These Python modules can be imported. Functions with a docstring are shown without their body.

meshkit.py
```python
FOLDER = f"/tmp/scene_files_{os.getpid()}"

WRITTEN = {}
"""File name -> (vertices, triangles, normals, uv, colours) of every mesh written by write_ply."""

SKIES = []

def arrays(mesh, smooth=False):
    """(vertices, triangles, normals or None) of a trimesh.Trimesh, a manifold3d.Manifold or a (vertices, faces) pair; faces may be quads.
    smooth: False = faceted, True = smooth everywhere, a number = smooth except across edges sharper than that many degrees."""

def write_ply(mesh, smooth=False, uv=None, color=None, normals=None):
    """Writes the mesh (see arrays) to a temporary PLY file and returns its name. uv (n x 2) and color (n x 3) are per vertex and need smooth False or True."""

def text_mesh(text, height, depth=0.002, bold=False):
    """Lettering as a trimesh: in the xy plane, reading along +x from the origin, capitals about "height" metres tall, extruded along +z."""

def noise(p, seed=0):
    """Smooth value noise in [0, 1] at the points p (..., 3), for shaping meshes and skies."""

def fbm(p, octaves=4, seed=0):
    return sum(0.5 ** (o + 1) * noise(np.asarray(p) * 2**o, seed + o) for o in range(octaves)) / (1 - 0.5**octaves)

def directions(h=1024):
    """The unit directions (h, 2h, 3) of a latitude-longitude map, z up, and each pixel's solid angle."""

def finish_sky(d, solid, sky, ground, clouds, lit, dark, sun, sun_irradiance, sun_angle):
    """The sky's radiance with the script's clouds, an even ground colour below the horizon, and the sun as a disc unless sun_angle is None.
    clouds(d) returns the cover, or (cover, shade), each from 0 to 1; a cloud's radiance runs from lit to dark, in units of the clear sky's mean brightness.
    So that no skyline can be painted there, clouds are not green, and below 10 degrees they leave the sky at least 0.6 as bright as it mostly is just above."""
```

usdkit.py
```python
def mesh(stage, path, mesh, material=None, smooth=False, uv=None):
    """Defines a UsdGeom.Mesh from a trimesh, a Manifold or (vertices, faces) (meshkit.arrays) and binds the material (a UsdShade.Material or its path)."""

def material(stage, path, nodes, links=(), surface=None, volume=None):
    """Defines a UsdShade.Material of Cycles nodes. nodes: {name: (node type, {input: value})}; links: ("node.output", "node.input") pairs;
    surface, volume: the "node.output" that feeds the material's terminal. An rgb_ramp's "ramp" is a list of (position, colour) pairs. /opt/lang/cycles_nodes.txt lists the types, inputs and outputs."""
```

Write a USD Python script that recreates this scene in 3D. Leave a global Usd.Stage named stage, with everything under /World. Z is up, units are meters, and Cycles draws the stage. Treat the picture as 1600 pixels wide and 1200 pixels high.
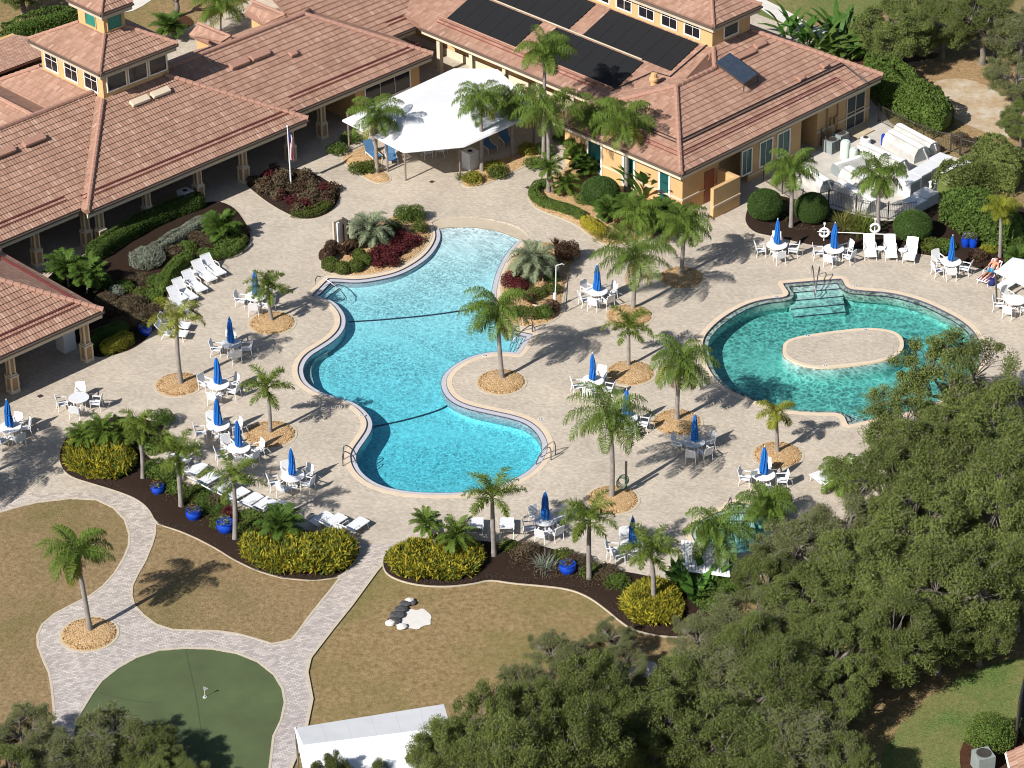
import math, random, numpy as np, trimesh, shapely, usdkit
import manifold3d as m3
from shapely.geometry import Polygon, LineString, Point, MultiPolygon
from shapely.ops import unary_union
from scipy.spatial import Delaunay
from pxr import Usd, UsdGeom, UsdLux, UsdShade, Gf, Sdf, Vt

stage = Usd.Stage.CreateInMemory()
UsdGeom.SetStageUpAxis(stage, 'Z'); UsdGeom.SetStageMetersPerUnit(stage, 1.0)
UsdGeom.Xform.Define(stage, '/World'); UsdGeom.Scope.Define(stage, '/World/Looks')
random.seed(7); RNG = np.random.default_rng(7)
PI = math.pi

# ---------------------------------------------------------------- camera, sky, sun, exposure
FPX, CAMH = 4450.0, 81.0
PITCH, ROLL = math.radians(31.43), math.radians(1.0)
EXPOSURE = 0.60
SUN_AZ_FROM = math.radians(44.7 + 180)      # direction towards the sun, measured from +x
SUN_EL = math.radians(38.0)
SUN_I, SKY_S = 1.25, 0.062
fw = np.array([0, math.cos(PITCH), -math.sin(PITCH)])
_u = np.array([0, math.sin(PITCH), math.cos(PITCH)])
rt = np.array([math.cos(ROLL), 0, 0]) - math.sin(ROLL) * _u
up = np.array([math.sin(ROLL), 0, 0]) + math.cos(ROLL) * _u
CAM = np.array([0, 0, CAMH])
cam = UsdGeom.Camera.Define(stage, '/World/camera')
cam.AddTransformOp().Set(Gf.Matrix4d(*rt, 0, *up, 0, *(-fw), 0, *CAM, 1))
cam.CreateHorizontalApertureAttr(36.0); cam.CreateVerticalApertureAttr(27.0)
cam.CreateFocalLengthAttr(36.0 * FPX / 1600.0); cam.CreateFStopAttr(0.0)
cam.CreateClippingRangeAttr(Gf.Vec2f(1, 5000)); cam.CreateExposureAttr(EXPOSURE)
sd = np.array([math.cos(SUN_EL) * math.cos(SUN_AZ_FROM), math.cos(SUN_EL) * math.sin(SUN_AZ_FROM), math.sin(SUN_EL)])
usdkit.material(stage, '/World/Looks/sky_look', {
    's': ('sky_texture', {'sky_type': 'single_scattering', 'sun_disc': False, 'sun_elevation': SUN_EL, 'sun_rotation': math.atan2(sd[0], sd[1]), 'altitude': 10.0}),
    'b': ('background_shader', {'strength': SKY_S})}, [('s.color', 'b.color')], surface='b.background')
sky = UsdLux.DomeLight.Define(stage, '/World/sky')
UsdShade.MaterialBindingAPI.Apply(sky.GetPrim()).Bind(UsdShade.Material.Get(stage, '/World/Looks/sky_look'))
sky.GetPrim().SetCustomDataByKey('kind', 'structure')
sun = UsdLux.DistantLight.Define(stage, '/World/sun')
sun.CreateIntensityAttr(SUN_I); sun.CreateAngleAttr(0.53); sun.CreateNormalizeAttr(True); sun.CreateColorAttr(Gf.Vec3f(1.0, 0.955, 0.905))
sx = np.cross([0, 0, 1], sd); sx /= np.linalg.norm(sx); sy = np.cross(sd, sx)
sun.AddTransformOp().Set(Gf.Matrix4d(*sx, 0, *sy, 0, *sd, 0, 0, 0, 60, 1))

# ---------------------------------------------------------------- helpers: places
def ray(px, py):
    return fw + (px - 800) / FPX * rt - (py - 600) / FPX * up
def at(px, py, z=0.0):
    d = ray(px, py); return CAM + (z - CAMH) / d[2] * d
def at2(px, py, z=0.0):
    return at(px, py, z)[:2]
def above(px, py, base):
    """the point over BASE's depth that is seen at the pixel: gives heights"""
    d = ray(px, py); return CAM + base[1] / d[1] * d
def pts(l, z=0.0):
    return np.array([at2(x, y, z) for x, y in l])
ANG = math.radians(44.0)
AV = np.array([math.cos(ANG), math.sin(ANG), 0]); BV = np.array([math.sin(ANG), -math.cos(ANG), 0])
def W(a, b, z=0.0):
    return AV * a + BV * b + np.array([0, 0, z])
def chaikin(p, it=2, closed=True):
    p = np.asarray(p, float)
    for _ in range(it):
        q = np.roll(p, -1, 0) if closed else p[1:]
        r = p if closed else p[:-1]
        n = np.empty((2 * len(r), p.shape[1])); n[0::2] = .75 * r + .25 * q; n[1::2] = .25 * r + .75 * q
        p = n if closed else np.vstack([p[:1], n, p[-1:]])
    return p
def spoly(l, z=0.0, it=2):
    return Polygon(chaikin(pts(l, z), it)).buffer(0)
def polys(g):
    return [shapely.geometry.polygon.orient(x) for x in (g.geoms if hasattr(g, 'geoms') else [g]) if isinstance(x, Polygon) and x.area > 1e-4]

# ---------------------------------------------------------------- helpers: meshes
class MB:
    def __init__(s): s.v, s.f, s.n, s.uv = [], [], 0, []
    def add(s, v, f, uv=None):
        v = np.asarray(v, float); f = np.asarray(f, int)
        if f.shape[1] == 4: f = np.vstack([f[:, [0, 1, 2]], f[:, [0, 2, 3]]])
        s.v.append(v); s.f.append(f + s.n); s.n += len(v)
        s.uv.append(np.zeros((len(v), 2)) if uv is None else np.asarray(uv, float)); return s
    def get(s): return np.vstack(s.v), np.vstack(s.f)
    def box(s, c, size, rz=0.0, ax=None):
        """box centred at c; ax: three axis vectors instead of rz"""
        h = np.array(size) / 2
        k = np.array([[x, y, z] for x in (-1, 1) for y in (-1, 1) for z in (-1, 1)]) * h
        if ax is not None: k = k @ np.asarray(ax)
        elif rz: c_, s_ = math.cos(rz), math.sin(rz); k = k @ np.array([[c_, s_, 0], [-s_, c_, 0], [0, 0, 1]])
        return s.add(k + np.asarray(c), [[0, 1, 3, 2], [4, 6, 7, 5], [0, 4, 5, 1], [2, 3, 7, 6], [0, 2, 6, 4], [1, 5, 7, 3]])
    def abox(s, a0, a1, b0, b1, z0, z1):
        k = np.array([W(a, b, z) for a in (a0, a1) for b in (b0, b1) for z in (z0, z1)])
        return s.add(k, [[0, 1, 3, 2], [4, 6, 7, 5], [0, 4, 5, 1], [2, 3, 7, 6], [0, 2, 6, 4], [1, 5, 7, 3]])
    def tube(s, p, r, n=6, cap=True):
        p = np.asarray(p, float); m = len(p); r = np.broadcast_to(np.asarray(r, float), (m,))
        t = np.gradient(p, axis=0); t /= np.linalg.norm(t, axis=1, keepdims=True) + 1e-12
        ref = np.array([0, 0, 1.0]) if abs(t[:, 2]).mean() < .8 else np.array([1.0, 0, 0])
        x = np.cross(t, ref); x /= np.linalg.norm(x, axis=1, keepdims=True) + 1e-12; y = np.cross(t, x)
        a = np.linspace(0, 2 * PI, n, endpoint=False)
        v = (p[:, None] + r[:, None, None] * (np.cos(a)[None, :, None] * x[:, None] + np.sin(a)[None, :, None] * y[:, None])).reshape(-1, 3)
        i, j = np.meshgrid(np.arange(m - 1), np.arange(n), indexing='ij'); i, j = i.ravel(), j.ravel(); k = (j + 1) % n
        s.add(v, np.stack([i * n + j, i * n + k, (i + 1) * n + k, (i + 1) * n + j], 1))
        if cap and n > 2:
            for o, q in ((0, 0), (1, m - 1)):
                f = np.array([[0, l, l + 1] for l in range(1, n - 1)])
                s.add(v[q * n:(q + 1) * n], f if o == 0 else f[:, ::-1])
        return s
    def lathe(s, c, prof, n=24, wave=0, nw=8):
        prof = np.asarray(prof, float); a = np.linspace(0, 2 * PI, n, endpoint=False); m = len(prof)
        rr = prof[:, 0][:, None] * (1 + wave * np.cos(nw * a)[None])
        v = np.stack([rr * np.cos(a), rr * np.sin(a), np.broadcast_to(prof[:, 1][:, None], rr.shape)], -1).reshape(-1, 3) + np.asarray(c, float)
        i, j = np.meshgrid(np.arange(m - 1), np.arange(n), indexing='ij'); i, j = i.ravel(), j.ravel(); k = (j + 1) % n
        return s.add(v, np.stack([i * n + j, i * n + k, (i + 1) * n + k, (i + 1) * n + j], 1))
    def sheet(s, poly, z=0.0):
        for g in polys(poly):
            v, f = trimesh.creation.triangulate_polygon(g, engine='earcut')
            v = np.asarray(v); f = np.asarray(f)
            v3 = np.c_[v, np.full(len(v), z)]
            cr = np.cross(v3[f[:, 1]] - v3[f[:, 0]], v3[f[:, 2]] - v3[f[:, 0]])[:, 2]
            f = np.where((cr < 0)[:, None], f[:, ::-1], f); s.add(v3, f)
        return s
    def slab(s, poly, z0, z1):
        s.sheet(poly, z1)
        for g in polys(poly):
            for rg in [g.exterior, *g.interiors]:
                s.wall(np.array(rg.coords), z0, z1)
        return s
    def wall(s, ring, z0, z1):
        ring = np.asarray(ring)[:, :2]; m = len(ring)
        z0 = np.broadcast_to(z0, (m,)); z1 = np.broadcast_to(z1, (m,))
        v = np.vstack([np.c_[ring, z0], np.c_[ring, z1]]); i = np.arange(m - 1)
        return s.add(v, np.stack([i, i + 1, i + 1 + m, i + m], 1))
    def poly3(s, p):
        p = np.asarray(p, float); return s.add(p, [[0, i, i + 1] for i in range(1, len(p) - 1)])
    def slabpoly(s, p, t):
        """planar polygon with a thickness downwards"""
        p = np.asarray(p, float); q = p - [0, 0, t]; n = len(p)
        s.poly3(p); s.poly3(q[::-1]); i = np.arange(n); k = (i + 1) % n
        return s.add(np.vstack([p, q]), np.stack([i, i + n, k + n, k], 1))
    def man(s, m):
        mm = m.to_mesh(); return s.add(np.asarray(mm.vert_properties)[:, :3], np.asarray(mm.tri_verts))
    def xf(s, M):
        M = np.asarray(M); s.v = [v @ M[:3, :3].T + M[:3, 3] for v in s.v]; return s
def rot_z(t):
    c, s = math.cos(t), math.sin(t); return np.array([[c, -s, 0, 0], [s, c, 0, 0], [0, 0, 1, 0], [0, 0, 0, 1.0]])

# ---------------------------------------------------------------- helpers: prims
used = {}
def fresh(parent, name):
    k = parent + '/' + name; i = used.get(k, -1) + 1; used[k] = i
    return k if i == 0 else f'{k}_{i:03d}'
def tag(p, label=None, cat=None, group=None, kind=None):
    p = p.GetPrim() if hasattr(p, 'GetPrim') else p
    for k, x in (('label', label), ('category', cat), ('group', group), ('kind', kind)):
        if x: p.SetCustomDataByKey(k, x)
    return p
def thing(name, label, cat, loc=(0, 0, 0), rz=0.0, group=None, kind=None, scale=None):
    x = UsdGeom.Xform.Define(stage, fresh('/World', name))
    x.AddTranslateOp().Set(Gf.Vec3d(*map(float, loc))); x.AddRotateZOp().Set(math.degrees(rz))
    if scale is not None: x.AddScaleOp().Set(Gf.Vec3f(*(scale if np.ndim(scale) else (scale,) * 3)))
    tag(x, label, cat, group, kind); return x
def part(parent, name, mb, mat, smooth=False, label=None, kind=None, uv=False):
    path = fresh(str(parent.GetPath()) if parent is not None else '/World', name)
    m = usdkit.mesh(stage, path, mb.get() if isinstance(mb, MB) else mb, MAT[mat], smooth=smooth, uv=np.vstack(mb.uv) if uv else None)
    if label or kind: tag(m, label, kind=kind)
    return m
def single(name, mb, mat, label=None, cat=None, group=None, kind=None, smooth=False, uv=False):
    m = part(None, name, mb, mat, smooth, uv=uv); tag(m, label, cat, group, kind); return m
def proto(name):
    return stage.CreateClassPrim('/World/' + name)
def place(pr, name, label, cat, loc, rz=0.0, group=None, scale=None, tilt=None):
    x = thing(name, label, cat, loc, rz, group, scale=scale)
    x.GetPrim().GetReferences().AddInternalReference(pr.GetPath()); x.GetPrim().SetInstanceable(True)
    return x
MAT = {}
def M(name, nodes, links, surface, volume=None):
    MAT[name] = usdkit.material(stage, '/World/Looks/' + name, nodes, links, surface=surface, volume=volume)
def plain(name, col, rough=.6, var=.12, scale=3.0, spec=.4, metal=0.0, bump=0.0, bscale=40.0, obj=0.0):
    """a colour with soft unevenness"""
    c = np.array(col)
    n = {'g': ('geometry', {}), 'n': ('noise_texture', {'scale': scale, 'detail': 5.0, 'roughness': .6}),
         'r': ('rgb_ramp', {'ramp': [(0.3, tuple(c * (1 - var))), (0.7, tuple(np.minimum(c * (1 + var), .95)))]}),
         'p': ('principled_bsdf', {'roughness': rough, 'specular_ior_level': spec, 'metallic': metal})}
    l = [('g.position', 'n.vector'), ('n.fac', 'r.fac')]
    src = 'r.color'
    if obj:
        n |= {'oi': ('object_info', {}), 'mr': ('map_range', {'from_min': 0.0, 'from_max': 1.0, 'to_min': 1 - obj, 'to_max': 1 + obj}), 'hs': ('hsv', {})}
        l += [('oi.random', 'mr.value'), ('mr.result', 'hs.value'), (src, 'hs.color')]; src = 'hs.color'
    l.append((src, 'p.base_color'))
    if bump:
        n |= {'n2': ('noise_texture', {'scale': bscale, 'detail': 3.0}), 'b': ('bump', {'strength': bump, 'distance': .02})}
        l += [('g.position', 'n2.vector'), ('n2.fac', 'b.height'), ('b.normal', 'p.normal')]
    M(name, n, l, 'p.BSDF')
def leafmat(name, ramp, trans=.3, rough=.5, noise=1.2, namt=.25, obj=.12):
    """leaves: each island of the mesh its own tone"""
    n = {'g': ('geometry', {}), 'r': ('rgb_ramp', {'ramp': ramp}), 'oi': ('object_info', {}),
         'n': ('noise_texture', {'scale': noise, 'detail': 2.0}),
         'm1': ('map_range', {'from_min': .25, 'from_max': .75, 'to_min': 1 - namt, 'to_max': 1 + namt}),
         'm2': ('map_range', {'from_min': 0.0, 'from_max': 1.0, 'to_min': 1 - obj, 'to_max': 1 + obj}),
         'mu': ('math', {'math_type': 'multiply'}), 'h': ('hsv', {}),
         'p': ('principled_bsdf', {'roughness': rough, 'specular_ior_level': .12}),
         't': ('translucent_bsdf', {}), 'x': ('mix_closure', {'fac': trans})}
    l = [('g.random_per_island', 'r.fac'), ('g.position', 'n.vector'), ('n.fac', 'm1.value'), ('oi.random', 'm2.value'),
         ('m1.result', 'mu.value1'), ('m2.result', 'mu.value2'), ('mu.value', 'h.value'), ('r.color', 'h.color'),
         ('h.color', 'p.base_color'), ('h.color', 't.color'), ('p.BSDF', 'x.closure1'), ('t.BSDF', 'x.closure2')]
    M(name, n, l, 'x.closure')
# ---------------------------------------------------------------- materials
def pavers(name, c1, c2, mortar, w, h, rz, big=.10):
    M(name, {'g': ('geometry', {}), 'm': ('mapping', {'rotation': (0, 0, rz)}),
             'k': ('brick_texture', {'scale': 1.0, 'brick_width': w, 'row_height': h, 'mortar_size': .007, 'mortar_smooth': .3, 'color1': c1, 'color2': c2, 'mortar': mortar, 'bias': 0.0, 'offset': .5}),
             'n': ('noise_texture', {'scale': .35, 'detail': 6.0, 'roughness': .65}), 'mr': ('map_range', {'from_min': .3, 'from_max': .7, 'to_min': 1 - big, 'to_max': 1 + big}),
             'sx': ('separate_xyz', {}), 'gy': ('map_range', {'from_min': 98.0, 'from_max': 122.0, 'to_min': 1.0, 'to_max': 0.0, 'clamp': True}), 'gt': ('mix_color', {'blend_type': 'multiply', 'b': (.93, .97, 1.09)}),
             'n3': ('noise_texture', {'scale': 5.0, 'detail': 5.0}), 'mr3': ('map_range', {'from_min': .3, 'from_max': .7, 'to_min': .9, 'to_max': 1.08}),
             'mu': ('math', {'math_type': 'multiply'}), 'h': ('hsv', {}),
             'b': ('bump', {'strength': .5, 'distance': .006, 'invert': True}), 'p': ('principled_bsdf', {'roughness': .8, 'specular_ior_level': .25})},
      [('g.position', 'm.vector'), ('m.vector', 'k.vector'), ('g.position', 'n.vector'), ('n.fac', 'mr.value'), ('g.position', 'n3.vector'), ('n3.fac', 'mr3.value'),
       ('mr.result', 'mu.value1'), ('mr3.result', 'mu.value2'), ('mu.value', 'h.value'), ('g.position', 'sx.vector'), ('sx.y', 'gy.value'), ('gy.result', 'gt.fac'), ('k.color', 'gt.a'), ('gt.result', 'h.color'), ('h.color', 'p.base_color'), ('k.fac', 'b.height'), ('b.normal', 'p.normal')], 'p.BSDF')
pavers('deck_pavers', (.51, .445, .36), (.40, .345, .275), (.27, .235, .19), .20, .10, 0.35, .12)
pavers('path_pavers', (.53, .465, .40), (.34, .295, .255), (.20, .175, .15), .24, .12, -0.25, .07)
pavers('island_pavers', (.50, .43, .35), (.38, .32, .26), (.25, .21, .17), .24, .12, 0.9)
plain('coping', (.56, .46, .34), .7, .07, 2.0, bump=.2)
plain('kerb', (.43, .375, .29), .8, .10, 6.0, bump=.2)
plain('concrete', (.46, .43, .38), .85, .12, 1.2, bump=.2)
plain('concrete_pale', (.55, .53, .48), .85, .08, 1.2)
plain('asphalt', (.09, .09, .095), .9, .15, 1.5, bump=.3)
plain('sand_white', (.55, .53, .49), .9, .06, 3.0, bump=.4, bscale=12)
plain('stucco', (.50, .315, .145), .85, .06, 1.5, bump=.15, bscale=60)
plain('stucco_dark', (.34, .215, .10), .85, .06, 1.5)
plain('trim', (.55, .46, .34), .75, .05, 2.0)
plain('trim_grey', (.42, .36, .27), .75, .08, 2.0)
plain('window_frame', (.80, .76, .68), .5, .03)
plain('shutter_green', (.012, .075, .07), .35, .2, 2.0)
plain('cupola_green', (.015, .17, .13), .4, .1, 3.0)
plain('gutter', (.10, .075, .06), .5, .1)
plain('pipe_red', (.17, .035, .03), .5, .15, 4.0)
plain('pipe_black', (.014, .014, .016), .45, .1)
plain('solar_mat', (.004, .0045, .006), .85, .25, 6.0, bump=.3, bscale=30)
plain('roof_under', (.22, .12, .085), .8, .1)
plain('ridge_tile', (.325, .18, .13), .75, .16, 7.0, bump=.25, bscale=25)
plain('white_paint', (.70, .70, .70), .4, .03, 2.0)
plain('white_sling', (.60, .61, .62), .7, .04, 8.0)
plain('white_fabric', (.68, .69, .70), .75, .03, .8)
plain('white_metal', (.58, .59, .60), .5, .05, 1.0)
plain('white_weathered', (.42, .41, .38), .75, .22, 1.4, bump=.2)
plain('blue_canvas', (.003, .10, .37), .75, .15, 6.0, obj=.1)
plain('blue_glaze', (.006, .045, .36), .12, .15, 3.0, spec=.6)
plain('blue_sling', (.06, .15, .28), .7, .1)
plain('metal_dark', (.05, .042, .036), .4, .1)
plain('bronze_rail', (.16, .14, .15), .3, .1, metal=.8)
plain('steel', (.45, .45, .46), .3, .1, metal=.9)
plain('tan_post', (.20, .15, .12), .6, .1)
plain('mulch', (.026, .016, .011), .95, .5, 14.0, spec=.1, bump=1.0, bscale=30)
plain('mulch_red', (.06, .028, .016), .95, .5, 14.0, spec=.1, bump=1.0, bscale=30)
plain('trunk_grey', (.215, .19, .17), .85, .22, 3.5, bump=.5, bscale=18)
plain('trunk_brown', (.17, .115, .075), .9, .3, 5.0, bump=.6, bscale=22)
plain('bark_oak', (.15, .13, .11), .9, .25, 4.0, bump=.5, bscale=20)
plain('boot_brown', (.26, .16, .09), .9, .3, 9.0)
plain('rope', (.75, .74, .72), .7, .05)
plain('skin', (.42, .20, .12), .5, .06)
plain('hair', (.02, .014, .012), .6, .1)
plain('shorts_blue', (.02, .23, .42), .7, .1)
plain('bag_blue', (.012, .02, .12), .6, .1)
plain('towel_dark', (.20, .015, .03), .85, .1)
plain('towel_white', (.75, .70, .70), .85, .05)
plain('flag_red', (.42, .02, .03), .7, .05)
plain('flag_white', (.78, .78, .78), .7, .03)
plain('flag_blue', (.01, .02, .11), .7, .05)
plain('ac_grey', (.22, .25, .245), .5, .1)
plain('tank_green', (.52, .60, .53), .5, .05)
plain('wood_pale', (.46, .38, .26), .8, .15, 3.0)
plain('wood_bench', (.20, .075, .04), .6, .2, 3.0)
plain('rock_dark', (.05, .05, .055), .8, .5, 8.0, bump=.6)
plain('screen_mesh', (.045, .05, .055), .6, .2, 5.0)
plain('dark_interior', (.02, .018, .018), .9, .1)
plain('tile_navy', (.075, .07, .10), .3, .4, 12.0)
plain('pool_ledge', (.42, .42, .45), .5, .06, 3.0)
plain('pool_ledge_teal', (.36, .46, .40), .5, .08, 3.0)
plain('pool_plaster', (.72, .86, .88), .6, .06, 1.2)
plain('pool_plaster_teal', (.56, .72, .68), .6, .10, 1.2)
plain('beach_tile', (.44, .375, .285), .5, .08, 2.0)
plain('glass_dark', (.012, .011, .014), .08, .3, 1.0, spec=.5)
plain('collector_glass', (.035, .05, .075), .25, .2, 4.0)
plain('putting_turf', (.066, .090, .036), .95, .16, .5, bump=.35, bscale=50)
plain('turf_dark', (.045, .062, .028), .95, .1)
plain('hose_green', (.02, .12, .06), .5, .1)
plain('orange_light', (.5, .2, .05), .5, .1)

def lawn(name, tan, tan2, green, gmix):
    M(name, {'g': ('geometry', {}), 'n1': ('noise_texture', {'scale': .16, 'detail': 8.0, 'roughness': .68}), 'n2': ('noise_texture', {'scale': 4.0, 'detail': 9.0, 'roughness': .85}),
             'r2': ('rgb_ramp', {'ramp': [(.36, tuple(np.array(tan) * .52)), (.5, tan), (.66, tan2)]}), 'r1': ('rgb_ramp', {'ramp': [(gmix - .12, (0, 0, 0)), (gmix + .16, (1, 1, 1))]}),
             'n4': ('noise_texture', {'scale': 14.0, 'detail': 4.0}), 'rg': ('rgb_ramp', {'ramp': [(.35, tuple(np.array(green) * .6)), (.7, tuple(np.array(green) * 1.4))]}),
             'mx': ('mix_color', {}), 'n3': ('noise_texture', {'scale': 28.0, 'detail': 4.0}), 'b': ('bump', {'strength': 1.0, 'distance': .04}),
             'p': ('principled_bsdf', {'roughness': .95, 'specular_ior_level': .1})},
      [('g.position', 'n1.vector'), ('g.position', 'n2.vector'), ('g.position', 'n3.vector'), ('g.position', 'n4.vector'), ('n2.fac', 'r2.fac'), ('n4.fac', 'rg.fac'), ('n1.fac', 'r1.fac'),
       ('r1.color', 'mx.fac'), ('r2.color', 'mx.a'), ('rg.color', 'mx.b'), ('mx.result', 'p.base_color'), ('n3.fac', 'b.height'), ('b.normal', 'p.normal')], 'p.BSDF')
# mix_color's fac is a float: a colour link converts to its grey value
lawn('lawn_tan', (.235, .165, .085), (.36, .265, .15), (.15, .13, .05), .58)
lawn('lawn_olive', (.24, .17, .082), (.36, .27, .145), (.155, .145, .048), .56)
lawn('lawn_green', (.22, .18, .075), (.32, .25, .12), (.10, .15, .04), .44)
lawn('lawn_sandy', (.30, .20, .10), (.42, .30, .17), (.17, .13, .05), .68)

# gravel chips: many tones
M('gravel', {'g': ('geometry', {}), 'v': ('voronoi_texture', {'scale': 13.0}), 'r': ('rgb_ramp', {'ramp': [(0, (.29, .175, .08)), (.4, (.39, .245, .11)), (.75, (.44, .29, .14)), (1, (.48, .36, .22))]}),
             's': ('separate_color', {}), 'b': ('bump', {'strength': 1.0, 'distance': .03, 'invert': True}), 'p': ('principled_bsdf', {'roughness': .85})},
  [('g.position', 'v.vector'), ('v.color', 's.color'), ('s.r', 'r.fac'), ('r.color', 'p.base_color'), ('v.distance', 'b.height'), ('b.normal', 'p.normal')], 'p.BSDF')
M('gravel_stone', {'g': ('geometry', {}), 'r': ('rgb_ramp', {'ramp': [(0, (.28, .17, .075)), (.35, (.40, .25, .11)), (.75, (.45, .30, .15)), (1, (.52, .41, .27))]}), 'p': ('principled_bsdf', {'roughness': .8})},
  [('g.random_per_island', 'r.fac'), ('r.color', 'p.base_color')], 'p.BSDF')
M('bark_chip', {'g': ('geometry', {}), 'r': ('rgb_ramp', {'ramp': [(0, (.02, .012, .009)), (.6, (.055, .033, .022)), (1, (.11, .06, .035))]}), 'p': ('principled_bsdf', {'roughness': .9})},
  [('g.random_per_island', 'r.fac'), ('r.color', 'p.base_color')], 'p.BSDF')

# roof tiles: each tile its own tone, from the tile's row and column
M('roof_tile', {'u': ('uvmap', {'attribute': 'st'}), 'f': ('vector_math', {'math_type': 'floor'}), 'w': ('white_noise_texture', {'dimensions': '3D'}),
                'r': ('rgb_ramp', {'ramp': [(0, (.265, .150, .104)), (.35, (.300, .176, .124)), (.7, (.328, .196, .140)), (.93, (.355, .220, .160)), (1, (.40, .27, .205))]}),
                'g': ('geometry', {}), 'n': ('noise_texture', {'scale': .6, 'detail': 7.0, 'roughness': .7}), 'mr': ('map_range', {'from_min': .3, 'from_max': .7, 'to_min': .84, 'to_max': 1.1}),
                'h': ('hsv', {}), 'p': ('principled_bsdf', {'roughness': .75, 'specular_ior_level': .3})},
  [('u.UV', 'f.vector1'), ('f.vector', 'w.vector'), ('w.value', 'r.fac'), ('g.position', 'n.vector'), ('n.fac', 'mr.value'), ('mr.result', 'h.value'), ('r.color', 'h.color'), ('h.color', 'p.base_color')], 'p.BSDF')

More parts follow.
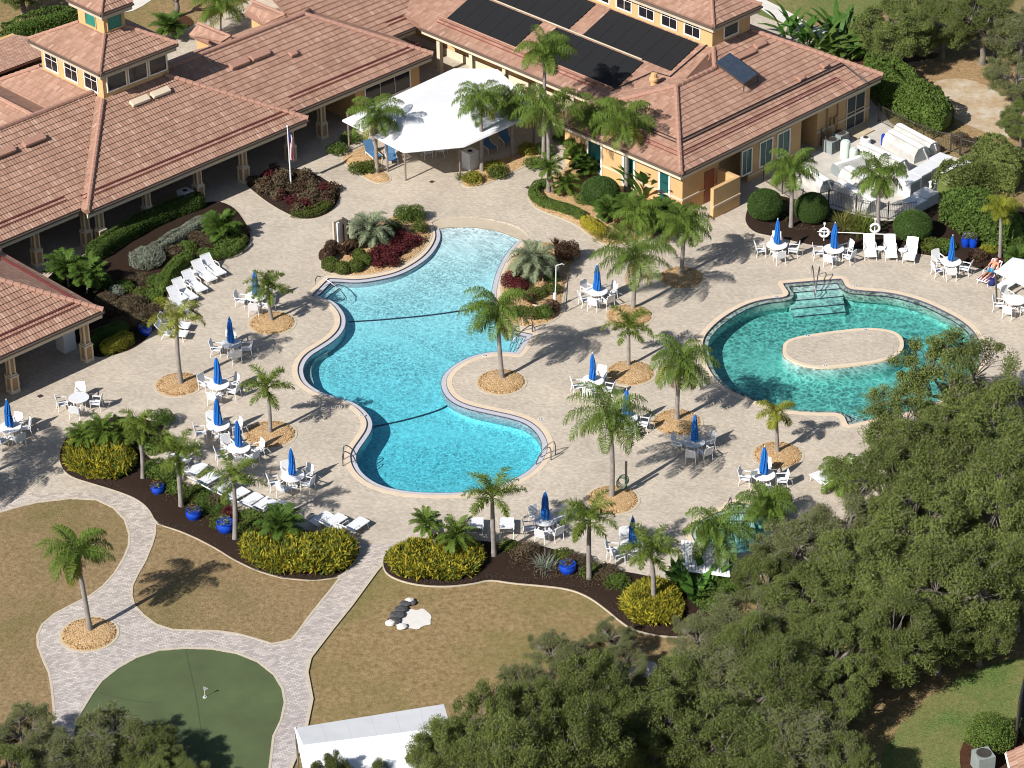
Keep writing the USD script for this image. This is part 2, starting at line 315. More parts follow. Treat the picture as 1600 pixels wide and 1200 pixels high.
# water: a rippled surface that lets light through unevenly (so the sun throws a net of light on the floor), over a body that absorbs red
def water(name, scale, lo, tint, dens, stretch=(1, 1, 1), rot=0.4, dist=.06):
    M(name, {'g': ('geometry', {}), 'm': ('mapping', {'scale': stretch, 'rotation': (0, 0, rot)}),
             'n0': ('noise_texture', {'scale': scale * .55, 'detail': 2.0}), 'va': ('vector_math', {'math_type': 'scale', 'scale': .9}), 'ad': ('vector_math', {'math_type': 'add'}),
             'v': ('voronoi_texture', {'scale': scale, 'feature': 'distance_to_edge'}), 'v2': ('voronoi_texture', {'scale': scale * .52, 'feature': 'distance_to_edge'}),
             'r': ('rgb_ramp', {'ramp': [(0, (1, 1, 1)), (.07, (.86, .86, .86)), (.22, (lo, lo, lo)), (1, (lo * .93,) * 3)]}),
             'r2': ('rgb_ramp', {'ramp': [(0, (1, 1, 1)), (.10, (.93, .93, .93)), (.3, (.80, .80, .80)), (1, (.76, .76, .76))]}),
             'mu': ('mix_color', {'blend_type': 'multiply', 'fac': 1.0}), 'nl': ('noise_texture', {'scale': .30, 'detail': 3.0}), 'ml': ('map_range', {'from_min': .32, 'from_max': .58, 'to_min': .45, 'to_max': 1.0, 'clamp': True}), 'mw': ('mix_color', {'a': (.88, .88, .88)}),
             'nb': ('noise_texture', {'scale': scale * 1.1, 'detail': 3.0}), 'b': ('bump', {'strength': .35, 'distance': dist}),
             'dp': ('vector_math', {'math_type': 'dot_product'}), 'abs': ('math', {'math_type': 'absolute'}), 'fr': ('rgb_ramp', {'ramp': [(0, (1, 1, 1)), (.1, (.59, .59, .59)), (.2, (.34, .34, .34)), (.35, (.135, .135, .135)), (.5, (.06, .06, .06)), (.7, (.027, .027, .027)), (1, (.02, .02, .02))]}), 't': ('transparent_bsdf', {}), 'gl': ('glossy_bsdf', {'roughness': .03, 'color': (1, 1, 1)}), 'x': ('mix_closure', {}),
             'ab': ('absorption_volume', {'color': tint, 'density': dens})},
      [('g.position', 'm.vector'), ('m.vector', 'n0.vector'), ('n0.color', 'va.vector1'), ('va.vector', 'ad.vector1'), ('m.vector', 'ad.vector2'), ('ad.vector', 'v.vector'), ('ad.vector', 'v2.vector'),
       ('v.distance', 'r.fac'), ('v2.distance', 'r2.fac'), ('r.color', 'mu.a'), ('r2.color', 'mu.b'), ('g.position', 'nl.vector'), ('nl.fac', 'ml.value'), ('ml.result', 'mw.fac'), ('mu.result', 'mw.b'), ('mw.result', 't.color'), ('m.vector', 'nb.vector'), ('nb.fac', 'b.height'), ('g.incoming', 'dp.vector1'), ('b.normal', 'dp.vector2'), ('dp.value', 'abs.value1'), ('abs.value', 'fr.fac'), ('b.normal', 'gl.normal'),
       ('fr.color', 'x.fac'), ('t.BSDF', 'x.closure1'), ('gl.BSDF', 'x.closure2')], 'x.closure', volume='ab.volume')
water('water_main', 3.7, .62, (.38, .908, .962), .82)
water('water_round', 2.5, .50, (.44, .875, .85), .80, rot=1.1)
water('water_spa', 5.0, .7, (.5, .86, .84), .7)


leafmat('leaf_palm', [(0, (0.106, 0.163, 0.028)), (.4, (0.222, 0.300, 0.054)), (.8, (0.354, 0.412, 0.085)), (1, (0.585, 0.497, 0.116))], .30, noise=.8)
leafmat('leaf_palm_gold', [(0, (0.165, 0.179, 0.020)), (.5, (0.330, 0.294, 0.040)), (.85, (0.484, 0.378, 0.060)), (1, (0.506, 0.284, 0.080))], .3)
leafmat('leaf_palm_foxtail', [(0, (0.113, 0.156, 0.025)), (.5, (0.235, 0.284, 0.052)), (.85, (0.395, 0.353, 0.068)), (1, (0.607, 0.397, 0.103))], .30)
leafmat('leaf_pindo', [(0, (0.180, 0.213, 0.125)), (.5, (0.324, 0.347, 0.200)), (1, (0.480, 0.470, 0.290))], .2)
leafmat('leaf_lush', [(0, (0.075, 0.131, 0.024)), (.5, (0.158, 0.248, 0.043)), (1, (0.300, 0.359, 0.073))], .3)
leafmat('leaf_oak', [(0, (0.120, 0.150, 0.041)), (.45, (0.254, 0.289, 0.073)), (.8, (0.395, 0.401, 0.103)), (1, (0.575, 0.472, 0.153))], .25, noise=.35, namt=.3, obj=.2)
leafmat('leaf_oak_grey', [(0, (0.145, 0.165, 0.061)), (.5, (0.250, 0.268, 0.105)), (1, (0.402, 0.389, 0.158))], .22, noise=.4)
leafmat('leaf_hedge', [(0, (0.076, 0.124, 0.026)), (.5, (0.165, 0.241, 0.047)), (1, (0.289, 0.357, 0.079))], .25, noise=1.5)
leafmat('leaf_globe', [(0, (0.056, 0.100, 0.024)), (.5, (0.106, 0.175, 0.040)), (1, (0.175, 0.250, 0.060))], .2, noise=1.0, namt=.15)
leafmat('leaf_croton', [(0, (0.352, 0.308, 0.033)), (.3, (0.705, 0.517, 0.055)), (.7, (0.900, 0.690, 0.110)), (.9, (0.746, 0.370, 0.077)), (1, (0.407, 0.123, 0.044))], .28, noise=1.0, namt=.3)
leafmat('leaf_red', [(0, (0.090, 0.020, 0.022)), (.5, (0.210, 0.050, 0.050)), (1, (0.360, 0.110, 0.090))], .25)
leafmat('leaf_bronze', [(0, (0.075, 0.045, 0.028)), (.5, (0.165, 0.095, 0.050)), (1, (0.260, 0.170, 0.075))], .2)
leafmat('leaf_brownish', [(0, (0.100, 0.075, 0.045)), (.5, (0.190, 0.135, 0.080)), (1, (0.260, 0.200, 0.100))], .2)
leafmat('leaf_silver', [(0, (0.180, 0.200, 0.150)), (.5, (0.320, 0.340, 0.260)), (1, (0.460, 0.470, 0.380))], .2)
leafmat('leaf_yellow', [(0, (0.220, 0.220, 0.030)), (.5, (0.480, 0.440, 0.060)), (1, (0.700, 0.620, 0.160))], .28)
leafmat('leaf_grass', [(0, (0.150, 0.155, 0.040)), (.5, (0.290, 0.250, 0.090)), (1, (0.400, 0.310, 0.150))], .25)
leafmat('leaf_banana', [(0, (0.062, 0.138, 0.024)), (.6, (0.138, 0.237, 0.048)), (1, (0.325, 0.362, 0.096))], .3)
leafmat('leaf_green_low', [(0, (0.081, 0.105, 0.022)), (.5, (0.161, 0.193, 0.035)), (1, (0.276, 0.286, 0.060))], .25)
leafmat('leaf_mixed', [(0, (0.090, 0.138, 0.028)), (.6, (0.192, 0.240, 0.044)), (.85, (0.396, 0.348, 0.077)), (1, (0.480, 0.252, 0.077))], .25)

M('sand_blotch', {'g': ('geometry', {}), 'n': ('noise_texture', {'scale': .7, 'detail': 8.0, 'roughness': .75}), 'r': ('rgb_ramp', {'ramp': [(.38, (.33, .225, .12)), (.52, (.40, .32, .22)), (.70, (.52, .48, .43))]}), 'p': ('principled_bsdf', {'roughness': .95, 'specular_ior_level': .1})},
  [('g.position', 'n.vector'), ('n.fac', 'r.fac'), ('r.color', 'p.base_color')], 'p.BSDF')
def cross2(p, f):
    u, w = p[f[:, 1]] - p[f[:, 0]], p[f[:, 2]] - p[f[:, 0]]; return u[:, 0] * w[:, 1] - u[:, 1] * w[:, 0]
# ---------------------------------------------------------------- the ground, the deck, the paths, the pools
MAIN = [(683, 346), (677, 353), (681, 367), (677, 380), (665, 397), (645, 412), (620, 425), (590, 432), (560, 436.5), (535, 435), (515, 434), (513, 434.5), (486, 462), (488, 463), (500, 467), (515, 472), (527, 485),
        (532, 497), (530, 512), (517, 527), (497, 540), (477, 552), (466, 567), (464, 582), (471, 599), (495, 615), (525, 624), (550, 632), (565, 645), (573, 657), (572, 670), (562, 685), (551, 700),
        (546, 712), (550, 730), (562, 745), (582, 758), (605, 766), (640, 772), (690, 774), (735, 772), (775, 765), (808, 752), (836, 735), (852, 715), (857, 697), (853, 682), (842, 667), (825, 655), (800, 647),
        (780, 643), (757, 638), (735, 633), (715, 625), (703, 614), (697, 600), (699, 589), (706, 579), (722, 567), (745, 557), (770, 552), (790, 552), (808, 553.5), (812, 554), (834, 522), (830, 521), (815, 518), (800, 513), (787, 505), (779, 493),
        (775, 474), (777, 447), (785, 420), (797, 398), (812, 380), (822, 371), (806, 357), (785, 350), (760, 345), (735, 342), (708, 342)]
ROUND = [(1237, 463), (1222, 443), (1226, 442), (1312, 435), (1316, 435.5), (1323, 451), (1355, 454), (1387, 456), (1420, 463), (1450, 473), (1475, 485), (1500, 498), (1522, 516), (1534, 538), (1534, 562), (1520, 590), (1492, 616),
         (1450, 636), (1405, 648), (1360, 656), (1327, 664), (1324, 663), (1317, 645), (1280, 645), (1241, 643), (1210, 637), (1185, 629), (1145, 613), (1122, 597), (1107, 577), (1099, 555), (1097, 530), (1112, 510), (1137, 490), (1170, 473), (1200, 466)]
ISLE = [(1222, 545), (1226, 533), (1245, 526), (1275, 521), (1320, 515), (1355, 512), (1385, 514), (1405, 521), (1413, 533), (1411, 548), (1396, 559), (1370, 566), (1330, 571), (1290, 575), (1262, 573), (1238, 565), (1225, 556)]
SPA = [(1078, 832), (1090, 815), (1120, 800), (1138, 796), (1140, 786), (1172, 786), (1174, 797), (1200, 805), (1215, 825), (1205, 850), (1170, 866), (1120, 866), (1090, 855)]
def ring_pts(l, it=2): return Polygon(chaikin(pts(l), it)).buffer(0)
main_p, round_p, isle_p, spa_p = ring_pts(MAIN), ring_pts(ROUND, 2), ring_pts(ISLE), ring_pts(SPA, 1)
pools_p = unary_union([main_p, round_p.difference(isle_p), spa_p])

DECK_EDGE = [(-120, 300), (-120, 1300), (420, 1300), (455, 1205), (478, 1150), (490, 1092), (482, 1050), (487, 1028), (520, 985), (552, 945), (590, 893), (612, 868), (680, 900), (760, 880), (770, 852), (830, 852), (862, 858), (902, 873), (942, 889), (985, 897), (1040, 905),
             (1090, 940), (1180, 905), (1300, 850), (1420, 790), (1560, 720), (1700, 640), (1700, 380), (1600, 410), (1540, 330), (1470, 250), (1390, 190), (1280, 60), (900, -90), (600, -90), (300, 40), (-120, 200)]
deck_p = Polygon(pts(DECK_EDGE)).buffer(0)
L1 = [(-120, 815), (0, 801), (30, 792), (60, 785), (110, 779), (150, 781), (176, 793), (194, 812), (201, 835), (200, 852), (193, 870), (178, 895), (160, 915), (140, 930), (110, 945), (85, 958), (65, 975), (57, 992), (58, 1008), (66, 1030), (75, 1050), (79, 1070), (83, 1110), (70, 1300), (-120, 1300)]
L2 = [(244, 818), (280, 829), (310, 842), (340, 858), (365, 874), (400, 891), (440, 903), (490, 907), (530, 902), (518, 918), (500, 940), (480, 965), (466, 985), (455, 998), (440, 1002), (425, 1005), (400, 997), (370, 989), (340, 985), (300, 984), (270, 983), (245, 975), (225, 960), (211, 945), (207, 930), (208, 915), (216, 898), (229, 875), (239, 850), (244, 832)]
GREEN = [(290, 1013), (330, 1014), (370, 1021), (402, 1034), (427, 1054), (440, 1075), (444, 1097), (438, 1125), (426, 1150), (420, 1200), (415, 1300), (90, 1300), (108, 1200), (116, 1140), (128, 1112), (145, 1084), (160, 1064), (185, 1044), (215, 1027), (250, 1016)]
l1_p, l2_p, green_p = (Polygon(pts(x)).buffer(0) for x in (L1, L2, GREEN))
BED_L = [(92, 715), (97, 733), (112, 746), (145, 756), (185, 768), (215, 780), (234, 796), (244, 818), (280, 829), (310, 842), (340, 858), (365, 874), (400, 891), (440, 903), (490, 907), (530, 902), (552, 880), (563, 860), (556, 845), (530, 838), (480, 830), (420, 816), (370, 800), (330, 786), (300, 765), (275, 748), (245, 725), (215, 700), (262, 668), (245, 660), (200, 650), (150, 655), (115, 672), (98, 692)]
BED_M = [(600, 868), (598, 884), (606, 899), (640, 912), (690, 917), (740, 912), (765, 905), (800, 911), (850, 915), (890, 920), (920, 932), (945, 950), (966, 968), (990, 985), (1040, 995), (1085, 995), (1130, 960), (1085, 935), (1035, 905), (985, 895), (942, 888), (902, 872), (862, 857), (830, 851), (790, 850), (755, 846), (700, 840), (650, 843), (615, 852)]
BED_TL = [(60, 440), (120, 405), (200, 362), (270, 336), (330, 312), (365, 322), (385, 350), (393, 372), (385, 388), (360, 403), (330, 412), (300, 412), (275, 430), (262, 455), (255, 490), (235, 525), (210, 545), (180, 555), (150, 560), (120, 545), (100, 480)]
BED_FLAG = [(382, 287), (400, 277), (450, 262), (487, 268), (533, 297), (530, 312), (518, 330), (497, 341), (472, 343), (450, 335), (420, 318), (397, 300)]
BED_P1 = [(504, 398), (516, 382), (552, 370), (590, 352), (620, 335), (650, 330), (664, 339), (672, 353), (674, 367), (670, 378), (658, 394), (640, 407), (618, 419), (590, 427), (560, 431), (535, 430), (515, 426), (503, 414)]
BED_P2 = [(786, 470), (783, 450), (790, 424), (802, 403), (815, 385), (850, 378), (895, 382), (905, 395), (893, 412), (884, 440), (878, 470), (876, 492), (862, 502), (845, 508), (825, 511), (805, 508), (792, 498), (786, 485)]
BED_F = [(829, 296), (826, 308), (833, 322), (852, 332), (882, 342), (906, 354), (926, 371), (942, 381), (958, 384), (1010, 374), (1064, 358), (1062, 330), (1075, 300), (1000, 250), (920, 225), (895, 240), (880, 270), (848, 280)]
BED_R = [(1163, 340), (1168, 354), (1180, 364), (1200, 368), (1240, 377), (1275, 385), (1330, 389), (1385, 391), (1440, 397), (1490, 407), (1522, 417), (1560, 428), (1640, 440), (1640, 330), (1500, 300), (1400, 352), (1330, 335), (1200, 300), (1175, 310)]
BED_C1 = [(530, 250), (545, 240), (575, 225), (600, 235), (592, 262), (608, 275), (610, 284), (590, 287), (574, 280)]
BED_C2 = [(722, 290), (724, 277), (760, 258), (815, 236), (850, 222), (858, 235), (830, 254), (790, 274), (750, 291), (735, 293)]
BED_PAV = [(135, 548), (175, 528), (212, 516), (216, 535), (206, 546), (180, 556), (155, 562)]
beds = {k: spoly(v) for k, v in dict(L=BED_L, M=BED_M, TL=BED_TL, FLAG=BED_FLAG, P1=BED_P1, P2=BED_P2, F=BED_F, R=BED_R, C1=BED_C1, C2=BED_C2).items()}

def struct(name, mb, mat, **k): return single(name, mb, mat, kind='structure', **k)
def hole(*g): return unary_union(g)
big = Polygon([(-420, 40), (420, 40), (420, 620), (-420, 620)])
struct('ground', MB().sheet(big.difference(deck_p.buffer(-.5)), -.06), 'lawn_olive')
surf = deck_p.difference(pools_p.buffer(.26)).difference(isle_p.buffer(.1))
lawn_cut = unary_union([l1_p, l2_p, green_p]).buffer(-.02)
deck_low = Polygon(pts([(-120, 770), (110, 770), (200, 770), (244, 800), (420, 870), (560, 850), (700, 850), (700, 1310), (-120, 1310)]))
gm = surf.difference(lawn_cut)
struct('path', MB().slab(gm.intersection(deck_low), -.10, 0.0), 'path_pavers')
struct('pool_deck', MB().slab(gm.difference(deck_low), -.10, 0.0), 'deck_pavers')
struct('lawn', MB().sheet(l1_p.buffer(-.02).union(l2_p.buffer(-.02)), -.02), 'lawn_tan')
struct('putting_green', MB().sheet(green_p.buffer(-.02), -.02), 'putting_turf')
# cream edging of the lawns, the green and the deck's lower edge
edge = MB()
for g in (l1_p, l2_p, green_p):
    edge.slab(g.buffer(.10).difference(g.buffer(-.01)).difference(unary_union([beds['L'], beds['M']])), -.05, .012)
cut = Polygon(pts([(440, 1230), (500, 1150), (530, 1060), (620, 900), (596, 866), (540, 900), (470, 1000), (440, 1060)]))
edge.slab(deck_p.intersection(cut).difference(deck_p.buffer(-.16)), -.05, .010)
struct('path_edging', edge, 'kerb')
# beds: low mounds of mulch
def mound(poly, z=.03, h=.10):
    """bed surface: edges low, middle a little higher and lumpy"""
    mb = MB()
    for g in polys(poly):
        minx, miny, maxx, maxy = g.bounds; s = .45
        gx, gy = np.meshgrid(np.arange(minx, maxx, s), np.arange(miny, maxy, s)); q = np.c_[gx.ravel(), gy.ravel()] + RNG.uniform(-.1, .1, (gx.size, 2))
        q = q[shapely.contains_xy(g.buffer(-.2), q[:, 0], q[:, 1])]
        ring = np.array(g.exterior.segmentize(.5).coords)[:-1]
        p = np.vstack([ring, q]); d = shapely.distance(shapely.points(p), g.exterior)
        zz = z + h * np.clip(d / .8, 0, 1) ** .6 + (d > .1) * RNG.uniform(0, .05, len(p))
        t = Delaunay(p); c = p[t.simplices].mean(1); f = t.simplices[shapely.contains_xy(g, c[:, 0], c[:, 1])]
        cr = cross2(p, f); f = np.where((cr < 0)[:, None], f[:, ::-1], f)
        mb.add(np.c_[p, zz], f)
    return mb
for k, m in dict(L='mulch', M='mulch', TL='mulch', FLAG='mulch', P1='gravel', P2='gravel', F='gravel', R='mulch', C1='gravel', C2='gravel').items():
    o = struct('garden_bed', mound(beds[k]), m, smooth=True)
    part(o.GetPrim() and o, 'kerb', MB().slab(beds[k].buffer(.10 if m == 'gravel' else .05).difference(beds[k].buffer(-.01)).difference(pools_p.buffer(.05)), -.05, .03 if m == 'gravel' else .012), 'kerb')
# mulch chips and stones that stand up from the beds
def chips(poly, n, size, rng, z=.1):
    mb = MB()
    g = unary_union(polys(poly)); minx, miny, maxx, maxy = g.bounds
    q = np.c_[rng.uniform(minx, maxx, n * 4), rng.uniform(miny, maxy, n * 4)]; q = q[shapely.contains_xy(g, q[:, 0], q[:, 1])][:n]; n = len(q)
    s = size * rng.uniform(.5, 1.4, n); a = rng.uniform(0, 2 * PI, n); asp = rng.uniform(.4, .9, n)
    base = np.array([[1, 0, 0], [0, 1, 0], [-1, 0, 0], [0, -1, 0], [0, 0, .9]])
    v = np.repeat(base[None], n, 0) * np.stack([s, s * asp, s * .8], 1)[:, None]
    c, si = np.cos(a)[:, None], np.sin(a)[:, None]
    v = np.stack([v[..., 0] * c - v[..., 1] * si, v[..., 0] * si + v[..., 1] * c, v[..., 2]], -1) + np.c_[q, np.full(n, z)][:, None]
    f = np.array([[0, 1, 4], [1, 2, 4], [2, 3, 4], [3, 0, 4]])
    return mb.add(v.reshape(-1, 3), (f[None] + 5 * np.arange(n)[:, None, None]).reshape(-1, 3))
rng = np.random.default_rng(3)
for k, n, s, m in (('L', 5000, .05, 'bark_chip'), ('M', 5000, .05, 'bark_chip'), ('TL', 4500, .05, 'bark_chip'), ('FLAG', 2200, .05, 'bark_chip'), ('R', 3500, .05, 'bark_chip')):
    single('bark_mulch', chips(beds[k].buffer(-.1), n, s, rng, .09), m, kind='stuff', label='dark bark chips strewn over the planting bed ' + dict(L='left of the straight path', M='right of the straight path', TL='along the porch hedge', FLAG='under the flagpole', R='behind the round pool')[k], cat='mulch')
for k, n in (('P1', 2600), ('P2', 2200), ('F', 3000)):
    single('loose_gravel', chips(beds[k].buffer(-.1), n, .05, rng, .09), 'gravel_stone', kind='stuff', label='tan gravel between the plants of the bed ' + dict(P1='left of the pool beach', P2='right of the pool beach', F='at the bath house corner')[k], cat='gravel')

# gravel rings at the foot of the palms
RINGS = [(139, 991, 1.33), (422, 679, 1.33), (279, 601, 1.25), (783, 597, 1.30), (957, 781, 1.30), (425, 505, 1.28), (1065, 434, 1.26), (1058, 660, 1.27), (985, 583, 1.30), (983, 494, 1.28), (1215, 711, 1.26)]
for i, (x, y, r) in enumerate(RINGS):
    p = at2(x, y); g = Point(*p).buffer(r, 24)
    o = single('gravel_ring', mound(g, .02, .07), 'gravel', kind='structure', smooth=True)
    part(o, 'kerb', MB().slab(g.buffer(.13).difference(g.buffer(-.01)), -.05, .02), 'kerb')
    part(o, 'stones', chips(g.buffer(-.05), 480, .055, rng, .07), 'gravel_stone', kind='stuff')

# ---- pools
def floor_mesh(poly, depth, step=.6, base=0.0):
    mb = MB()
    for g in polys(poly):
        minx, miny, maxx, maxy = g.bounds
        gx, gy = np.meshgrid(np.arange(minx, maxx, step), np.arange(miny, maxy, step)); q = np.c_[gx.ravel(), gy.ravel()]
        q = q[shapely.contains_xy(g.buffer(-.15), q[:, 0], q[:, 1])]
        ring = np.vstack([np.array(r.segmentize(.4).coords)[:-1] for r in [g.exterior, *g.interiors]])
        p = np.vstack([ring, q]); t = Delaunay(p); c = p[t.simplices].mean(1); f = t.simplices[shapely.contains_xy(g, c[:, 0], c[:, 1])]
        cr = cross2(p, f); f = np.where((cr < 0)[:, None], f[:, ::-1], f)
        mb.add(np.c_[p, base - depth(p)], f)
        for r in [g.exterior, *g.interiors]:
            rp = np.array(r.segmentize(.4).coords); mb.wall(rp, base - depth(rp) - .02, np.full(len(rp), -.10))
    return mb
WL = -.085
BEACH_O = at2(752, 341); BEACH_D = at2(690, 640) - BEACH_O; BEACH_D /= np.linalg.norm(BEACH_D)
def main_depth(p):
    d = (np.asarray(p)[:, :2] - BEACH_O) @ BEACH_D
    return np.interp(d, [-3, 0, 1.6, 6, 12, 20, 26, 33, 45], [.0, .02, .14, .34, .60, .98, 1.15, 1.05, .85])
def coping(poly, mat, w=.30, gap=None, name='pool_coping', ledge='pool_ledge', lw=.30, outer=None, zl=-.065):
    cut_ = gap if gap is not None else Polygon()
    o = single(name, MB().slab(poly.buffer(w).difference(poly).difference(cut_), -.13, .012), mat, kind='structure')
    tile = MB()
    band = poly.buffer(.0).difference(poly.buffer(-.028)).difference(cut_); tile.slab(band, -.5, -.002)
    if lw: tile.slab(poly.buffer(-lw).difference(poly.buffer(-lw - .025)).difference(cut_.buffer(.3) if gap is not None else cut_), zl - .06, zl + .004)
    part(o, 'tile_band', tile, 'tile_navy')
    if lw: part(o, 'ledge', MB().slab(poly.buffer(-.026).difference(poly.buffer(-lw)).difference(cut_), -.6, zl), ledge)
    return o
beach_gap = Polygon(pts([(680, 356), (660, 330), (700, 300), (850, 330), (836, 376), (818, 375), (800, 367), (775, 358), (740, 353), (705, 353)]))
coping(main_p, 'coping', gap=beach_gap)
struct('pool_floor', floor_mesh(main_p.buffer(-.05).difference(beach_gap.buffer(.02)), main_depth), 'pool_plaster', smooth=40)
struct('pool_beach', floor_mesh(main_p.buffer(.3).intersection(beach_gap.buffer(.05)), lambda p: np.clip(main_depth(p), -.01, .05) + .004), 'beach_tile', smooth=40)
def body(poly, mat, name, lab, deep=2.4):
    return struct(name, MB().slab(poly, -deep, WL).add(*[(lambda v, f: (v, f[:, ::-1]))(*MB().sheet(poly, -deep).get())][0]), mat)
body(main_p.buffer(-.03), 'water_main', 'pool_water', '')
round_w = round_p.difference(isle_p)
coping(round_p, 'coping', ledge='pool_ledge_teal', zl=-.10)
struct('round_pool_floor', floor_mesh(round_w.buffer(-.04), lambda p: np.full(len(p), 1.05)), 'pool_plaster_teal', smooth=40)
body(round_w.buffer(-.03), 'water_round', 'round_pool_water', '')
struct('pool_island', MB().slab(isle_p.buffer(-.22), -.12, .0), 'deck_pavers')
isl = struct('island_coping', MB().slab(isle_p.difference(isle_p.buffer(-.22)), -.13, .010), 'coping')
part(isl, 'wall', MB().slab(isle_p.buffer(.02).difference(isle_p.buffer(-.2)), -1.1, -.14), 'pool_ledge_teal')
coping(spa_p, 'coping', lw=.22, ledge='pool_ledge_teal', name='spa_coping')
struct('spa_floor', floor_mesh(spa_p.buffer(-.04), lambda p: np.full(len(p), .8)), 'pool_plaster_teal', smooth=40)
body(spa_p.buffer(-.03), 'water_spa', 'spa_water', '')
# dark depth lines on the main floor, steps and the bench
def floor_line(l, w, name='lane_line'):
    q = pts(l, -.8); ls = LineString(chaikin(q, 2, False)); g = ls.buffer(w / 2, cap_style=2).intersection(main_p.buffer(-.06)); mb = MB()
    for h in polys(g):
        r = np.array(h.exterior.segmentize(.3).coords)[:-1]; t = Delaunay(r); c = r[t.simplices].mean(1); f = t.simplices[shapely.contains_xy(h, c[:, 0], c[:, 1])]
        cr = cross2(r, f); f = np.where((cr < 0)[:, None], f[:, ::-1], f); mb.add(np.c_[r, .006 - main_depth(r)], f)
    return struct(name, mb, 'tile_navy')
floor_line([(545, 508), (600, 505), (680, 498), (750, 488), (786, 480)], .16)
floor_line([(570, 663), (584, 661), (640, 650), (695, 634), (706, 622), (708, 610)], .16)
def steps(corners, n, drop, mat, poly, name='pool_steps', nose='tile_navy'):
    """corners: left top, right top, right bottom, left bottom on the ground; treads go down from top to bottom"""
    a, b, c, d = [np.array(at2(*q)) for q in corners]; o = None
    for i in range(n):
        t0, t1 = i / n, (i + 1) / n
        g = Polygon([a + (d - a) * t0, b + (c - b) * t0, b + (c - b) * t1, a + (d - a) * t1]).intersection(poly)
        z = WL - .03 - drop * (i + .2)
        if o is None: o = struct(name, MB().slab(g, -1.3, z), mat)
        else: part(o, 'tread', MB().slab(g, -1.3, z), mat)
        e0, e1 = a + (d - a) * t1, b + (c - b) * t1
        part(o, 'nosing', MB().slab(LineString([e0, e1]).buffer(.016, cap_style=2).intersection(poly), z - .05, z + .006), nose)
    return o
steps([(509, 438), (486, 462), (513, 470), (551, 447)], 4, .17, 'pool_plaster', main_p.buffer(-.06))
steps([(1226, 446), (1314, 439), (1322, 470), (1240, 478)], 4, .19, 'pool_plaster_teal', round_p.buffer(-.06))
steps([(826, 522), (811, 553), (790, 552), (806, 514)], 3, .22, 'pool_plaster', main_p.buffer(-.06))
steps([(1140, 790), (1172, 790), (1182, 812), (1140, 812)], 3, .2, 'pool_plaster_teal', spa_p.buffer(-.06))
steps([(1317, 650), (1336, 662), (1350, 640), (1330, 633)], 3, .2, 'pool_plaster_teal', round_p.buffer(-.06))
bl = LineString(chaikin(pts([(506, 551), (490, 558), (481, 570), (479, 585), (484, 602)], -.5), 2, False)).buffer(.24).intersection(main_p.buffer(-.06))
struct('pool_bench', MB().slab(bl, -1.4, -.42), 'white_weathered')

# turf seam on the green and the small pale depth plates set in the coping
seam = MB()
for l in ([(290, 1014), (298, 1050), (307, 1090), (314, 1140), (322, 1190)], [(150, 1080), (190, 1092), (240, 1098)]): seam.sheet(LineString(chaikin(pts(l), 2, False)).buffer(.022).intersection(green_p), -.016)
struct('turf_seam', seam, 'turf_dark')
for x, y, w in ((1262, 525, 'at the far left rim of the island'), (1352, 515, 'at the far right rim of the island'), (1290, 571, 'at the near rim of the island'), (1213, 464, 'left of the round pool steps'), (1337, 446, 'right of the round pool steps'), (758, 556, 'on the peninsula'), (566, 649, 'at the waist of the main pool'), (845, 655, 'at the lower lobe of the main pool')):
    b = at(x, y); o = single('depth_plate', MB().box(b + [0, 0, .014], (.34, .15, .006), .1), 'white_metal'); tag(o, f'small pale depth plate {w}', 'plate'); part(o, 'mark', MB().box(b + [-.07, 0, .0185], (.05, .10, .003), .1), 'metal_dark'); part(o, 'mark', MB().box(b + [.06, 0, .0185], (.10, .09, .003), .1), 'metal_dark')
# ---------------------------------------------------------------- buildings
def hit(px, py, axis, val):
    d = ray(px, py); n = AV if axis == 'a' else BV
    t = (val - CAM @ n) / (d @ n); p = CAM + t * d
    return p @ AV, p @ BV, p[2]
def tiles(poly, e, mb, pitch=.41, tw=.20, lip=.048):
    """rows of barrel tiles over a planar roof polygon; e: the direction along the eave"""
    P = np.asarray(poly, float); e = np.asarray(e, float); n = np.zeros(3)
    for i in range(len(P)): n += np.cross(P[i], P[(i + 1) % len(P)])
    n /= np.linalg.norm(n); n = n if n[2] > 0 else -n
    s = np.cross(n, e); s = s if s[2] > 0 else -s; s /= np.linalg.norm(s)
    o = P[0]; u, v = (P - o) @ e, (P - o) @ s; m = len(P); off = n @ o
    def span(y):
        xs = []
        for i in range(m):
            j = (i + 1) % m
            if (v[i] - y) * (v[j] - y) <= 0 and abs(v[i] - v[j]) > 1e-9: xs.append(u[i] + (u[j] - u[i]) * (y - v[i]) / (v[j] - v[i]))
        return (min(xs), max(xs)) if len(xs) > 1 else None
    y, k = v.min(), 0
    while y < v.max() - .05:
        y1 = min(y + pitch, v.max()); i0, i1 = span(y + .004), span(y1 - .004)
        if i0 and i1:
            lo, hi = min(i0[0], i1[0]), max(i0[1], i1[1]); j = np.arange(math.floor(lo / (tw / 3)), math.ceil(hi / (tw / 3)) + 1); x = j * tw / 3
            h = np.array([0, .022, .022])[j % 3]
            x0, x1 = np.clip(x, *i0), np.clip(x, *i1)
            low = o + x0[:, None] * e + y * s + (h + lip)[:, None] * n; hig = o + x1[:, None] * e + (y1 + .02) * s + h[:, None] * n * .8; bot = low - (lip + .06) * n
            q = len(x); i = np.arange(q - 1); uv = np.c_[x / tw + .17 + 40, np.full(q, k + .5)]
            mb.add(np.vstack([low, hig]), np.stack([i, i + 1, i + 1 + q, i + q], 1), np.vstack([uv, uv]))
            mb.add(np.vstack([bot, low]), np.stack([i, i + 1, i + 1 + q, i + q], 1), np.vstack([uv, uv]))
        y += pitch; k += 1
